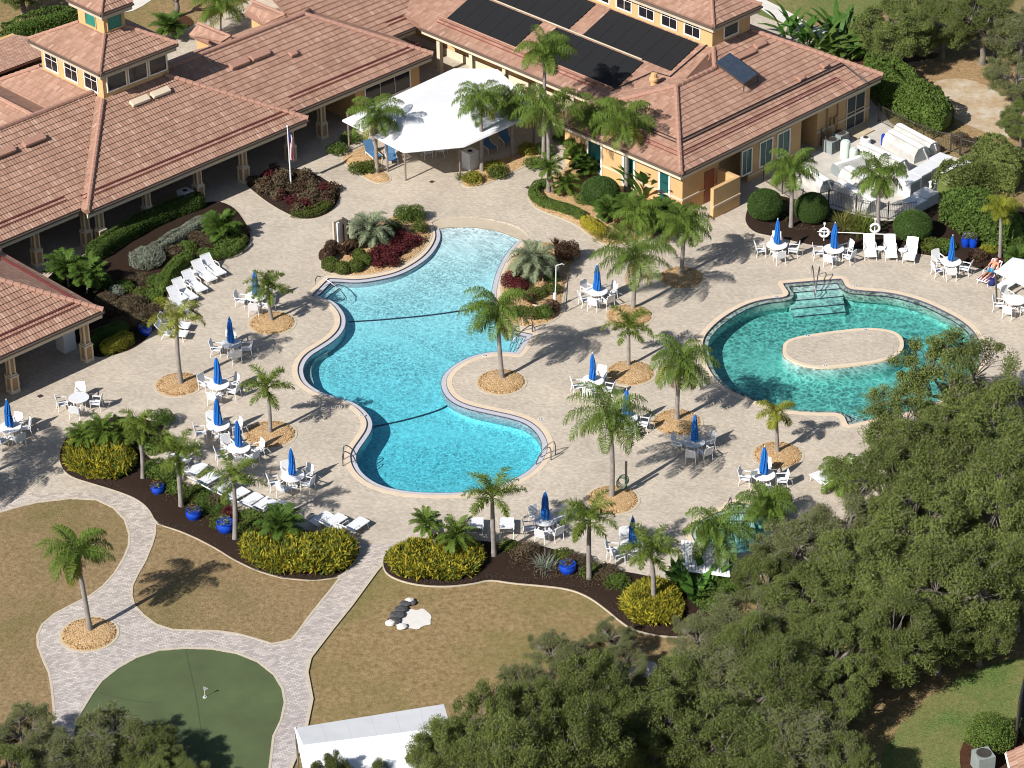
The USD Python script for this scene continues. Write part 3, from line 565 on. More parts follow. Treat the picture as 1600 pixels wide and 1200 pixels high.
def slope(bld, poly, e):
    """one roof plane: a part with its tiles as a sub-part"""
    r = part(bld, 'roof_slope', MB().slabpoly(np.asarray(poly) - [0, 0, .03], .14), 'roof_under')
    t = MB(); tiles(poly, e, t); part(r, 'tiles', t, 'roof_tile', kind='stuff', uv=True)
    return r
def caps(bld, lines, r=.15):
    mb = MB()
    for p, q in lines:
        p, q = np.asarray(p, float), np.asarray(q, float); L = np.linalg.norm(q - p); k = max(int(L / .42), 1)
        t = np.linspace(0, 1, k + 1); P, R = [], []
        for i in range(k):
            P += [p + (q - p) * t[i], p + (q - p) * (t[i + 1] - .004)]; R += [r * 1.12, r * .92]
        mb.tube(np.array(P) + [0, 0, .05], R, 8)
    part(bld, 'ridge_tiles', mb, 'ridge_tile', smooth=40, kind='stuff')
def eave(bld, p, q, out, fascia='trim_grey'):
    """gutter and fascia below an eave from p to q; out: horizontal outward direction"""
    p, q, out = np.asarray(p, float), np.asarray(q, float), np.asarray(out, float); d = (q - p) / np.linalg.norm(q - p); c = (p + q) / 2; L = np.linalg.norm(q - p)
    ax = [d, out, [0, 0, 1]]
    part(bld, 'gutter', MB().box(c + out * .04 - [0, 0, .12], (L, .13, .12), ax=ax), 'gutter')
    part(bld, 'fascia', MB().box(c - out * .12 - [0, 0, .30], (L - .1, .10, .36), ax=ax), fascia)
def bands(bld, path, r=.030, mat='pipe_red', name='roof_pipe'):
    part(bld, name, MB().tube(np.asarray(path), r, 6), mat)
def column(bld, a, b, top, s=1.0):
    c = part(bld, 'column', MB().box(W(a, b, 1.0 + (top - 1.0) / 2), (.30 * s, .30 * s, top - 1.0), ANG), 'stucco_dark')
    t = MB()
    for i, j in ((-1, -1), (1, -1), (1, 1), (-1, 1)): t.box(W(a + i * .15 * s, b + j * .15 * s, 1.0 + (top - 1.0) / 2), (.09, .09, top - 1.0 - .01), ANG)
    t.box(W(a, b, top - .12), (.52 * s, .52 * s, .22), ANG)
    part(c, 'trim', t, 'trim')
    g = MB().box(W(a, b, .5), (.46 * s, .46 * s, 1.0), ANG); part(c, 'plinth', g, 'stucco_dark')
    g = MB().box(W(a, b, 1.02), (.58 * s, .58 * s, .10), ANG).box(W(a, b, 1.12), (.46 * s, .46 * s, .10), ANG).box(W(a, b, .10), (.56 * s, .56 * s, .2), ANG)
    for i, j in ((-1, -1), (1, -1), (1, 1), (-1, 1)): g.box(W(a + i * .22 * s, b + j * .22 * s, .56), (.10, .10, .85), ANG)
    part(c, 'moulding', g, 'trim')
def window(bld, axis, val, out, lo, hi, z0, z1, pane='glass_dark', grid=(2, 2), fr=.085, frame='window_frame', mun=.026):
    """a window in the wall plane axis=val; out: sign of the outward direction along that axis; lo..hi along the other axis"""
    def bx(mb, p0, p1, q0, q1, d0, d1):
        d0, d1 = sorted((val + out * d0, val + out * d1))
        return mb.abox(d0, d1, p0, p1, q0, q1) if axis == 'a' else mb.abox(p0, p1, d0, d1, q0, q1)
    m = MB(); bx(m, lo, lo + fr, z0, z1, -.05, .06); bx(m, hi - fr, hi, z0, z1, -.05, .06); bx(m, lo + fr, hi - fr, z0, z0 + fr, -.05, .06); bx(m, lo + fr, hi - fr, z1 - fr, z1, -.05, .06)
    w = part(bld, 'window', m, frame)
    nx, nz = grid; gx = (hi - lo - 2 * fr) / nx; gz = (z1 - z0 - 2 * fr) / nz
    for i in range(nx):
        for k in range(nz):
            part(w, 'pane', bx(MB(), lo + fr + i * gx + .004, lo + fr + (i + 1) * gx - .004, z0 + fr + k * gz + .004, z0 + fr + (k + 1) * gz - .004, -.04, .005), pane)
    for i in range(1, nx): part(w, 'muntin', bx(MB(), lo + fr + i * gx - mun / 2, lo + fr + i * gx + mun / 2, z0 + fr, z1 - fr, -.03, .022), frame)
    for k in range(1, nz): part(w, 'muntin', bx(MB(), lo + fr, hi - fr, z0 + fr + k * gz - mun / 2, z0 + fr + k * gz + mun / 2, -.03, .020), frame)
    return w

# ---- clubhouse
club = thing('clubhouse', 'long tan clubhouse with red tiled roofs, square tower and deep shady porch', 'clubhouse')
S = .5
def zL(b, b0): return 3 + S * (b0 - b)
R0 = -130.55
# left wing L1
b1, b2, b3, b4 = -124.1, -123.45, -124.75, -128.7
slope(club, [W(55, b1, 3), W(84.9, b1, 3), W(91.35, R0, zL(R0, b1)), W(55, R0, zL(R0, b1))], AV)
hz = 3 + S * 6.15
slope(club, [W(84.9, b2, 3), W(102.0, b2, 3), W(95.85, b2 - 6.15, hz), W(91.05, b2 - 6.15, hz)], AV)
slope(club, [W(84.9, b2, 3), W(91.05, b2 - 6.15, hz), W(91.05, b1 - 6.15, hz), W(84.9, b1, 3)], BV)          # narrow hip end facing left
slope(club, [W(102.0, b2, 3), W(95.85, b2 - 6.15, hz), W(95.85, b3 - 6.15, hz), W(102.0, b3, 3)], BV)
zr3 = zL(R0, b3)
slope(club, [W(102.0, b3, 3), W(113.86, b3, 3), W(108.06, R0, zr3), W(96.2, R0, zr3)], AV)
slope(club, [W(113.86, b3, 3), W(113.86, -136.35, 3), W(108.06, R0, zr3)], BV)
slope(club, [W(96.0, R0, zr3), W(108.06, R0, zr3), W(113.86, -136.35, 3), W(96.0, -136.35, 3)], AV)
slope(club, [W(55, R0, zL(R0, b1)), W(84.0, R0, zL(R0, b1)), W(84.0, -136.9, 3), W(55, -136.9, 3)], AV)
# link roof D towards the bath house
slope(club, [W(108.5, b4, 3), W(116.2, b4, 3), W(124.2, b4 - 8, 7), W(108.5, b4 - 8, 7)], AV)
# roofs behind: entrance wings
zr1 = zL(R0, b1)
slope(club, [W(86.6, R0, zr1 - .02), W(86.6, -152, zr1 - .02), W(81.2, -152, zr1 - 2.72), W(81.2, R0, zr1 - 2.72)], BV)
slope(club, [W(86.6, R0, zr1 - .02), W(86.6, -152, zr1 - .02), W(89.1, -152, 4.98), W(89.1, R0, 4.98)], BV)
slope(club, [W(91.3, -130, 6.05), W(91.3, -136.2, 6.05), W(88.2, -139.3, 4.5), W(88.2, -130, 4.5)], BV)
slope(club, [W(88.2, -139.3, 4.5), W(91.3, -136.2, 6.05), W(97, -136.2, 6.05), W(100, -139.3, 4.5)], AV)
slope(club, [W(86, -139.3, 5.0), W(96, -139.3, 5.0), W(96, -146, 3.6), W(86, -146, 3.6)], AV)
for q in (((310, 37), (361, 58), (337, 72), (296, 54)), ((395, 3), (446, 24), (411, 38), (382, 20))):
    u0, u1, u2, u3 = at(*q[0], 5.0), at(*q[1], 5.0), at(*q[2], 4.2), at(*q[3], 4.2)
    slope(club, [u0, u1, u2, u3], BV); o_ = (u0 - u3) * [1, 1, -1]
    slope(club, [u0, u0 + o_, u1 + o_, u1], BV)
    w0, w1 = u3 + AV * .3 + BV * .3, u0 + BV * .3; part(club, 'wall', MB().slab(Polygon([w0[:2], (w0 + 2 * (w1 - w0))[:2], (w0 + 2 * (w1 - w0) + BV * 2)[:2], (w0 + BV * 2)[:2]]), 2.0, 4.25), 'stucco')
    caps(club, [(u0, u1)], .1)
caps(club, [(W(55, R0, zr1), W(91.2, R0, zr1)), (W(84.9, b2, 3), W(91.05, b2 - 6.1, hz)), (W(102, b2, 3), W(95.85, b2 - 6.1, hz)), (W(113.86, b3, 3), W(108.06, R0, zr3)), (W(96.2, R0, zr3), W(108.06, R0, zr3)),
            (W(113.86, -136.35, 3), W(108.06, R0, zr3)), (W(86.6, R0, zr1), W(86.6, -152, zr1)), (W(88.2, -139.3, 4.5), W(91.3, -136.2, 6.05))])
for a0, a1, bb in ((55, 84.8, b1), (84.9, 102, b2), (102.1, 113.86, b3), (113.9, 116.1, b4)):
    eave(club, W(a0, bb, 3), W(a1, bb, 3), BV, 'trim')
    for k in (.75, .98): bands(club, [W(a0 + .3, bb - k, 3.09 + S * k), W(a1 - .3, bb - k, 3.09 + S * k)])
eave(club, W(113.86, b3, 3), W(113.86, -128.6, 3), AV)
# porch: beam, columns, back wall with windows
part(club, 'wall', MB().abox(55, 113.2, -129.6, -129.3, 0, 2.95), 'stucco')
part(club, 'wall', MB().abox(107.6, 113.2, -129.3, -125.4, 0, 2.95), 'stucco')
part(club, 'base_moulding', MB().abox(55, 107.6, -129.295, -129.22, 0, .35).abox(55, 107.6, -129.295, -129.24, .95, 1.1), 'trim')
part(club, 'base_moulding', MB().abox(107.6, 113.25, -125.395, -125.33, 0, .35).abox(107.6, 113.25, -125.395, -125.33, 2.35, 2.6), 'trim')
for a0, a1 in ((74, 76.4), (79.0, 81.6), (87.2, 89.6), (91.2, 93.6), (95.2, 97.4), (99.4, 101.4), (104.4, 106.6)):
    window(club, 'b', -129.3, 1, a0, a1, .3, 2.4, 'glass_dark', (2, 1))
window(club, 'b', -125.4, 1, 108.4, 112.4, .9, 2.25, 'glass_dark', (3, 1))
for a, b in ((62, -125.0), (67, -125.0), (72, -125.0), (77.2, -125.0), (82.1, -125.0), (85.55, -124.75), (86.25, -124.25), (89.95, -124.5), (93.9, -124.5), (97.4, -124.4), (101.3, -124.5), (104.8, -125.5)):
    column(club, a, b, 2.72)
part(club, 'wall', MB().abox(88, 96, -146, -139.2, 0, 3.7), 'stucco'); part(club, 'wall', MB().abox(55, 113, -136.0, -129.7, 0, 3.0), 'stucco')
part(club, 'beam', MB().abox(55, 84.6, b1 - 1.15, b1 - .75, 2.70, 3.0).abox(85.2, 101.7, b2 - 1.2, b2 - .8, 2.70, 3.0).abox(102.0, 107.5, b3 - .95, b3 - .55, 2.70, 3.0), 'trim')
for px, py in ((26, 218), (113, 267), (181, 250), (212, 252), (226, 215)):
    pass
# roof vents
def vent(bld, a, b, z, L=1.3, w=.42, hgt=.22, mat='ridge_tile'):
    part(bld, 'roof_vent', MB().box(W(a, b, z + hgt / 2 + .06), (L, w, hgt), ax=[AV, (BV * .89 - [0, 0, .447]), [BV[0] * .447, BV[1] * .447, .89]]), mat)
for a in (93.0, 94.6): vent(club, a, -128.45, 5.55, mat='trim')
for a in (83.2, 85.4): vent(club, a, -128.9, zL(-128.9, b1) + .05, L=1.5)
for a in (101.2, 102.9): vent(club, a, -128.9, zL(-128.9, b3) + .05, L=1.4)
vent(club, 105.0, -128.2, zL(-128.2, b3) + .05, L=.5)
# flood lamps under the eave
def lamp(bld, a, b, z=2.62): part(bld, 'flood_lamp', MB().box(W(a, b, z), (.34, .18, .22), ANG).box(W(a, b - .15, z + .05), (.08, .2, .08), ANG), 'metal_dark')
for a, b in ((78.0, b1 - .55), (87.9, b2 - .6), (92.2, b2 - .6), (99.0, b2 - .6)): lamp(club, a, b)
# tower
ta0, ta1, tb0, tb1 = 91.2, 96.2, -135.8, -129.6
tw = part(club, 'tower_wall', MB().abox(ta0, ta1, tb0, tb1, 3.5, 8.05), 'stucco')
for a0, a1 in ((91.48, 92.98), (93.1, 94.58), (94.7, 96.1)): window(club, 'b', tb1, 1, a0, a1, 6.38, 7.66, 'glass_dark', (1, 1), .06)
for c in (-130.75, -132.75, -134.75): window(club, 'a', ta0, -1, c - .68, c + .68, 6.25, 7.74, 'glass_dark', (2, 2), .07)
e = .48; za = 8.08
ca0, ca1, cb0, cb1, zc = 93.05, 94.65, -134.1, -131.5, 9.12
E4 = [W(ta0 - e, tb1 + e, za), W(ta1 + e, tb1 + e, za), W(ta1 + e, tb0 - e, za), W(ta0 - e, tb0 - e, za)]
C4 = [W(ca0, cb1, zc), W(ca1, cb1, zc), W(ca1, cb0, zc), W(ca0, cb0, zc)]
slope(club, [E4[0], E4[1], C4[1], C4[0]], AV); slope(club, [E4[3], E4[0], C4[0], C4[3]], BV); slope(club, [E4[1], E4[2], C4[2], C4[1]], BV); slope(club, [E4[2], E4[3], C4[3], C4[2]], AV)
caps(club, [(E4[i], C4[i]) for i in range(4)], .12)
for i, o in ((0, BV), (1, AV), (2, -BV), (3, -AV)): eave(club, E4[i], E4[(i + 1) % 4], o)
part(club, 'cupola_wall', MB().abox(ca0, ca1, cb0, cb1, 8.9, 10.75), 'stucco')
window(club, 'b', cb1, 1, ca0 + .22, ca1 - .22, 9.25, 10.55, 'cupola_green', (1, 1), .05, 'stucco'); window(club, 'a', ca0, -1, cb0 + .75, cb1 - .75, 9.25, 10.55, 'cupola_green', (1, 1), .05, 'stucco')
e = .42; z5 = 10.75
E5 = [W(ca0 - e, cb1 + e, z5), W(ca1 + e, cb1 + e, z5), W(ca1 + e, cb0 - e, z5), W(ca0 - e, cb0 - e, z5)]
am = (ca0 + ca1) / 2; A5 = [W(am, cb1 - .8, 11.5), W(am, cb0 + .8, 11.5)]
slope(club, [E5[0], E5[1], A5[0]], AV); slope(club, [E5[3], E5[0], A5[0], A5[1]], BV); slope(club, [E5[1], E5[2], A5[1], A5[0]], BV)
caps(club, [(E5[0], A5[0]), (E5[1], A5[0]), (A5[0], A5[1])], .1)
eave(club, E5[0], E5[1], BV); eave(club, E5[3], E5[0], -AV)

# ---- porch pavilion at the lower left
pav = thing('porch_pavilion', 'open tiled roof porch on cream panelled pillars at the left edge', 'pavilion')
pz = 3.0; pa, pb0, pb1 = 78.45, -123.2, -113.55; pr = (pb0 + pb1) / 2; hh = S * (pb1 - pr)
slope(pav, [W(58, pb1, pz), W(pa, pb1, pz), W(pa - 4.82, pr, pz + hh), W(58, pr, pz + hh)], AV)
slope(pav, [W(pa, pb1, pz), W(pa, pb0, pz), W(pa - 4.82, pr, pz + hh)], BV)
slope(pav, [W(58, pb0, pz), W(pa, pb0, pz), W(pa - 4.82, pr, pz + hh), W(58, pr, pz + hh)], AV)
caps(pav, [(W(pa, pb1, pz), W(pa - 4.82, pr, pz + hh)), (W(pa, pb0, pz), W(pa - 4.82, pr, pz + hh)), (W(58, pr, pz + hh), W(pa - 4.82, pr, pz + hh))])
eave(pav, W(58, pb1, pz), W(pa, pb1, pz), BV, 'trim'); eave(pav, W(pa, pb0, pz), W(pa, pb1, pz), AV, 'trim')
for k in (.75, .98):
    bands(pav, [W(58, pb1 - k, pz + .09 + S * k), W(pa - k - .1, pb1 - k, pz + .09 + S * k)])
    bands(pav, [W(pa - k, pb1 - k, pz + .09 + S * k), W(pa - k, pb0 + .4, pz + .09 + S * k)])
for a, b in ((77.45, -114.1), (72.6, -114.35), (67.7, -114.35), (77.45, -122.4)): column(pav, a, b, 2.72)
part(pav, 'beam', MB().abox(58, pa - .6, pb1 - .95, pb1 - .5, 2.70, 2.98), 'trim')
part(pav, 'wall', MB().abox(58, 73.6, -121.0, -117.6, 0, 2.95), 'stucco'); part(pav, 'base_moulding', MB().abox(58, 73.64, -117.595, -117.5, 0, .35).abox(58, 73.64, -117.595, -117.52, .95, 1.1), 'trim')
lamp(pav, 75.2, -114.3)

# ---- bath house with the solar mats
bath = thing('bath_house', 'tan bath house with tiled hip roof, black solar mats and a row of attic windows', 'building')
da, db, dz = -.54, .49, .35
def Wf(a, b, z): return W(a + da, b + db, z + dz)
K = .37
zE = lambda a: 3 + K * (a - 116.2)
zF = lambda b: 3 + K * (-101.75 - b)
slope(bath, [Wf(116.2, -128.5, 3), Wf(116.2, -112.6, 3), Wf(121.6, -107.2, zE(121.6)), Wf(122.95, -108.7, zE(122.95)), Wf(122.95, -158, zE(122.95)), Wf(121.0, -158, zE(121.0))], BV)
slope(bath, [Wf(112.55, -101.75, 3), Wf(131.4, -101.75, 3), Wf(126.5, -108.7, zF(-108.7)), Wf(122.95, -108.7, zF(-108.7)), Wf(121.55, -107.2, zF(-107.2)), Wf(118.0, -107.2, zF(-107.2))], AV)
slope(bath, [Wf(112.55, -101.75, 3), Wf(118.0, -107.2, zF(-107.2)), Wf(112.55, -112.6, 3)], BV)
slope(bath, [Wf(112.55, -112.6, 3), Wf(116.2, -112.6, 3), Wf(121.6, -107.2, zF(-107.2)), Wf(118.0, -107.2, zF(-107.2))], AV)
slope(bath, [Wf(131.4, -101.75, 3), Wf(126.5, -108.7, zF(-108.7)), Wf(126.5, -158, zF(-108.7)), Wf(131.4, -158, 3)], BV)
caps(bath, [(Wf(112.55, -101.75, 3), Wf(118, -107.2, 5.02)), (Wf(112.55, -112.6, 3), Wf(118, -107.2, 5.02)), (Wf(118, -107.2, 5.02), Wf(121.55, -107.2, 5.02)), (Wf(121.55, -107.2, 5.02), Wf(122.95, -108.6, 5.5)), (Wf(131.4, -101.75, 3), Wf(126.5, -108.6, 5.55))])
eave(bath, Wf(112.55, -101.75, 3), Wf(131.4, -101.75, 3), BV, 'trim'); eave(bath, Wf(112.55, -112.6, 3), Wf(112.55, -101.75, 3), -AV, 'trim'); eave(bath, Wf(116.2, -128.4, 3), Wf(116.2, -112.7, 3), -AV, 'trim'); eave(bath, Wf(131.4, -110, 3), Wf(131.4, -101.75, 3), AV, 'trim')
lift = .11
for k in (.95, 1.2): bands(bath, [Wf(112.55 + k, -110, 3 + K * k + lift), Wf(112.55 + k, -101.75 - k, 3 + K * k + lift), Wf(128.6 - k * .3, -101.75 - k, 3 + K * k + lift), Wf(128.9 - k * .3, -101.6, 3.1)])
for k in (1.75, 1.95): bands(bath, [Wf(112.55 + k, -109, 3 + K * k + lift), Wf(112.55 + k, -101.75 - k, 3 + K * k + lift), Wf(130.2 - k * .3, -101.75 - k, 3 + K * k + lift), Wf(130.3 - k * .3, -101.6, 3.1)], .04, 'pipe_black')
for k in (.75, 1.0): bands(bath, [Wf(116.2 + k, -127.6, 3 + K * k + lift), Wf(116.2 + k, -113.2, 3 + K * k + lift)])
bands(bath, [Wf(117.2, -111.9, zE(117.2) + .12), Wf(119.6, -110.6, zE(119.6) + .12), Wf(119.75, -109.3, zE(119.75) + .12), Wf(122.9, -109.1, zE(122.9) + .12)], .04, 'pipe_black')
# solar mats: each mat a part
def mat_(a0, a1, bb0, bb1):
    t = .07
    p = [Wf(a0, bb0, zE(a0) + t), Wf(a0, bb1, zE(a0) + t), Wf(a1, bb1, zE(a1) + t), Wf(a1, bb0, zE(a1) + t)]
    part(bath, 'solar_mat', MB().slabpoly(np.array(p) + [0, 0, .06], .05), 'solar_mat')
for i in range(12):
    bb = -111.8 - i * 1.28
    if bb - 1.26 > -128.2 and i != 6: mat_(117.45, 119.98, bb - 1.26, bb)
for i in range(22):
    bb = -109.65 - i * 1.28
    if i not in (6, 13): mat_(120.18, 122.75, bb - 1.26, bb)
part(bath, 'header_pipe', MB().tube([Wf(120.08, -112, zE(120.08) + .17), Wf(120.08, -140, zE(120.08) + .17)], .05, 6), 'trim_grey')
part(bath, 'header_pipe', MB().tube([Wf(117.36, -112, zE(117.36) + .17), Wf(117.36, -128, zE(117.36) + .17)], .05, 6), 'ridge_tile')
part(bath, 'roof_stack', MB().lathe(Wf(118.6, -109.6, zE(118.6)), [(0, .0), (.22, 0), (.20, .55), (.30, .6), (.30, .75), (.22, .8), (.20, 1.05), (0, 1.1)], 12), 'stucco')
# tilted hot water collector
q = [np.array(Wf(*x)) for x in ((121.45, -107.05, 5.55), (122.95, -107.2, 5.65), (122.95, -104.9, 4.95), (121.45, -104.7, 4.85))]
col = part(bath, 'solar_collector', MB().slabpoly(q, .12), 'metal_dark')
for i in range(8):
    t0, t1 = (i + .08) / 8, (i + .92) / 8
    part(col, 'collector_strip', MB().slabpoly([q[0] + (q[1] - q[0]) * t0 + [0, 0, .02], q[0] + (q[1] - q[0]) * t1 + [0, 0, .02], q[3] + (q[2] - q[3]) * t1 + [0, 0, .02], q[3] + (q[2] - q[3]) * t0 + [0, 0, .02]], .015), 'collector_glass')
part(col, 'leg', MB().tube([q[2] - [0, 0, .1], q[2] + [0, 0, -.55]], .04, 6), 'metal_dark'); part(col, 'leg', MB().tube([q[3] - [0, 0, .1], q[3] + [0, 0, -.5]], .04, 6), 'metal_dark')
vent(bath, 124.3 + da, -107.1 + db, zF(-107.1) + dz, L=1.6, w=.4); vent(bath, 125.9 + da, -107.3 + db, zF(-107.3) + dz, L=.9, w=.4)
for a, b in ((125.94, -103.9), (128.3, -104.0)): vent(bath, a + da, b + db, zF(b) + dz, L=.4, w=.35)
# walls
wb = -101.95; wa = 112.95; zt = 3.28
part(bath, 'wall', MB().abox(wa, 116.2, wb - .25, wb, 0, zt).abox(118.9, 123.85, wb - .25, wb, 0, zt).abox(116.2, 118.9, wb - .25, wb, 2.35, zt).abox(125.4, 130.55, wb - .25, wb, 0, zt).abox(123.85, 125.4, wb - .25, wb, 2.75, zt), 'stucco')
part(bath, 'wall', MB().abox(wa, wa + .25, -111.6, wb - .25, 0, zt), 'stucco')
part(bath, 'wall', MB().abox(wa, 119.0, -111.85, -111.6, 0, zt).abox(118.75, 119.0, -158, -111.85, 0, 3.9).abox(130.3, 130.55, -158, wb - .25, 0, zt).abox(118.9, 119.1, wb - 3, wb - .25, 0, zt).abox(123.65, 123.85, wb - 3.5, wb - .25, 0, zt).abox(125.4, 125.6, wb - 3.5, wb - .25, 0, zt).abox(123.85, 125.4, wb - 3.7, wb - 3.5, 0, zt).abox(116.2, 118.9, wb - 1.2, wb - 1.0, 0, zt), 'stucco')
part(bath, 'base_moulding', MB().abox(118.9, 123.85, wb, wb + .05, .30, .42).abox(125.4, 130.55, wb, wb + .05, .95, 1.07).abox(wa, 116.2, wb, wb + .05, .9, 1.02), 'trim')
part(bath, 'base_moulding', MB().abox(wa - .05, wa, -111.6, wb, .9, 1.02).abox(wa - .06, wa, -111.6, wb, 2.75, 3.15), 'trim')
part(bath, 'base_moulding', MB().abox(118.68, 118.75, -158, -111.85, 0, .55), 'trim')
part(bath, 'frieze', MB().abox(wa, 130.6, wb, wb + .05, 2.86, 3.2), 'trim')
for x0, x1 in ((119.05 - .8, 120.05 - .8), (119.9, 121.15), (121.55, 122.8)):
    window(bath, 'b', wb, 1, x0 + .15 * 0, x1, .55, 2.32, 'shutter_green', (2, 1), .09)
window(bath, 'b', wb, 1, 128.2, 130.1, .05, 2.45, 'screen_mesh', (2, 2), .10, 'trim', .06)
for b0, b1_ in ((-103.9, -102.9), (-106.9, -105.8), (-109.9, -108.6)): window(bath, 'a', wa, -1, b0, b1_, .25, 2.5, 'shutter_green', (1, 1), .14)
part(bath, 'door', MB().abox(114.9, 115.75, wb, wb + .05, .02, 2.1), 'wood_bench')
for x in (126.3, 127.3): part(bath, 'downpipe', MB().tube([W(x, wb + .08, 0), W(x, wb + .08, 2.9)], .05, 6), 'stucco_dark')
part(bath, 'meter_box', MB().abox(127.0, 127.25, wb, wb + .14, 1.0, 1.6), 'stucco_dark'); part(bath, 'meter_box', MB().abox(126.6, 126.8, wb, wb + .12, 1.1, 1.6), 'stucco_dark')
for bb in (-114.5, -117.6, -120.7, -123.8, -126.9): part(bath, 'porch_post', MB().abox(116.3, 116.6, bb - .15, bb + .15, 0, 2.95), 'trim')
part(bath, 'porch_beam', MB().abox(116.25, 116.65, -128.2, -112.4, 2.95, 3.2), 'trim')
# attic storey with windows
ka, kb = 122.95 + da, -108.7 + db; ke = 126.5 + da
part(bath, 'attic_wall', MB().abox(ka, ke, -158, kb, 4.6, 7.62), 'stucco')
for c in np.arange(-109.88, -150, -1.97): window(bath, 'a', ka, -1, c - .70, c + .70, 6.06, 7.50, 'glass_dark', (2, 2), .07)
window(bath, 'b', kb, 1, 123.45, 124.85, 6.1, 7.25, 'screen_mesh', (1, 1), .07)
e = .5; zk = 7.62; am = (ka + ke) / 2; hk = 1.0
K4 = [W(ka - e, kb + e, zk), W(ke + e, kb + e, zk), W(ke + e, -158, zk), W(ka - e, -158, zk)]
K2 = [W(am, kb + e - (am - ka + e), zk + hk), W(am, -158, zk + hk)]
slope(bath, [K4[0], K4[1], K2[0]], AV); slope(bath, [K4[3], K4[0], K2[0], K2[1]], BV); slope(bath, [K4[1], K4[2], K2[1], K2[0]], BV)
caps(bath, [(K4[0], K2[0]), (K4[1], K2[0]), (K2[0], K2[1])], .12); eave(bath, K4[0], K4[1], BV); eave(bath, K4[3], K4[0], -AV)
# privacy wall by the door
sw = thing('privacy_wall', 'freestanding tan stucco L-shaped wall screening the bath house door', 'wall')
part(sw, 'panel', MB().abox(113.8, 116.2, -100.45, -100.2, 0, 2.0).abox(115.95, 116.2, -101.85, -100.45, 0, 2.0), 'stucco')
part(sw, 'moulding', MB().abox(113.78, 116.22, -100.2, -100.15, .75, .88), 'trim')

# ---- house corner at the lower right
hb = thing('neighbour_house', 'corner of an orange tiled house roof with white fascia at the lower right edge', 'house')
h0, h1, h2, h3 = at(1573, 1177, 2.7), at(1600, 1290, 2.7), at(1740, 1260, 3.9), at(1640, 1128, 3.9)
he = (h1 - h0) / np.linalg.norm(h1 - h0); hn = np.array([-he[1], he[0], 0]); hw = (h3 - h0) @ hn; h3 = h0 + hn * hw + [0, 0, 1.2]; h2 = h1 + hn * hw + [0, 0, 1.2]
slope(hb, [h0, h3, h2, h1], he); slope(hb, [h0 + hn * hw * 2, h3, h2, h1 + hn * hw * 2], he); caps(hb, [(h3, h2)], .12)
w0, w1 = h0 + hn * np.sign(hw) * .5 + he * .5, h1 + hn * np.sign(hw) * .5 - he * .5; w2, w3 = w1 + hn * (hw * 2 - np.sign(hw)), w0 + hn * (hw * 2 - np.sign(hw))
part(hb, 'wall', MB().slab(Polygon([w0[:2], w1[:2], w2[:2], w3[:2]]), 0, 2.55), 'stucco')
for q in (w0, w1): part(hb, 'gable', MB().poly3([q * [1, 1, 0] + [0, 0, 2.55], q * [1, 1, 0] + hn * (hw * 2 - np.sign(hw)) + [0, 0, 2.55], q * [1, 1, 0] + hn * (hw - np.sign(hw) * .5) + [0, 0, 3.6]]), 'stucco')
g0, g1 = at(1573, 1177, 2.6), at(1600, 1290, 2.6)
part(hb, 'fascia', MB().tube([g0, g1], .10, 4), 'white_paint')
cg = thing('screen_enclosure', 'grey framed pool screen cage at the right edge above the tiled roof', 'screen enclosure')
c0, c1, c2 = at(1586, 1166, 0), at(1596, 1120, 0), at(1690, 1130, 0)
fr_ = MB()
for p in (c0, c1, c2): fr_.tube([p, p + [0, 0, 2.6]], .06, 4)
fr_.tube([c0 + [0, 0, 2.6], c1 + [0, 0, 2.6], c2 + [0, 0, 2.6]], .06, 4)
part(cg, 'frame', fr_, 'metal_dark'); part(cg, 'screen', MB().add(np.array([c0, c1, c1 + [0, 0, 2.6], c0 + [0, 0, 2.6]]), [[0, 1, 2], [0, 2, 3]]), 'screen_mesh'); part(cg, 'screen', MB().add(np.array([c1, c2, c2 + [0, 0, 2.6], c1 + [0, 0, 2.6]]), [[0, 1, 2], [0, 2, 3]]), 'screen_mesh')
# ---------------------------------------------------------------- patio furniture: one of each kind as a class, then copies
def proto_part(pr, name, mb, mat, smooth=False):
    return part(UsdGeom.Xform(pr) if False else pr, name, mb, mat, smooth)
def tb(mb, *p, r=.016, n=5): return mb.tube(np.array(p), r, n)
# sling chair: seat towards +x
P_CHAIR = proto('chair_model')
for s in (-1, 1):
    proto_part(P_CHAIR, 'leg', tb(MB(), (.27, s * .27, 0), (.25, s * .27, .62), r=.02), 'white_paint')
    proto_part(P_CHAIR, 'leg', tb(MB(), (-.30, s * .27, 0), (-.24, s * .27, .42), (-.36, s * .25, .92), r=.02), 'white_paint')
    proto_part(P_CHAIR, 'armrest', MB().box((-.02, s * .27, .64), (.58, .06, .03)), 'white_paint')
proto_part(P_CHAIR, 'seat', MB().slabpoly(np.array([(-.22, -.25, .40), (.27, -.25, .43), (.27, .25, .43), (-.22, .25, .40)]), .025), 'white_sling')
proto_part(P_CHAIR, 'backrest', MB().box((-.30, 0, .67), (.025, .50, .50), ax=[(.976, 0, .217), (0, 1, 0), (-.217, 0, .976)]), 'white_sling')
proto_part(P_CHAIR, 'top_rail', tb(MB(), (-.36, -.26, .92), (-.37, 0, .95), (-.36, .26, .92), r=.02), 'white_paint')
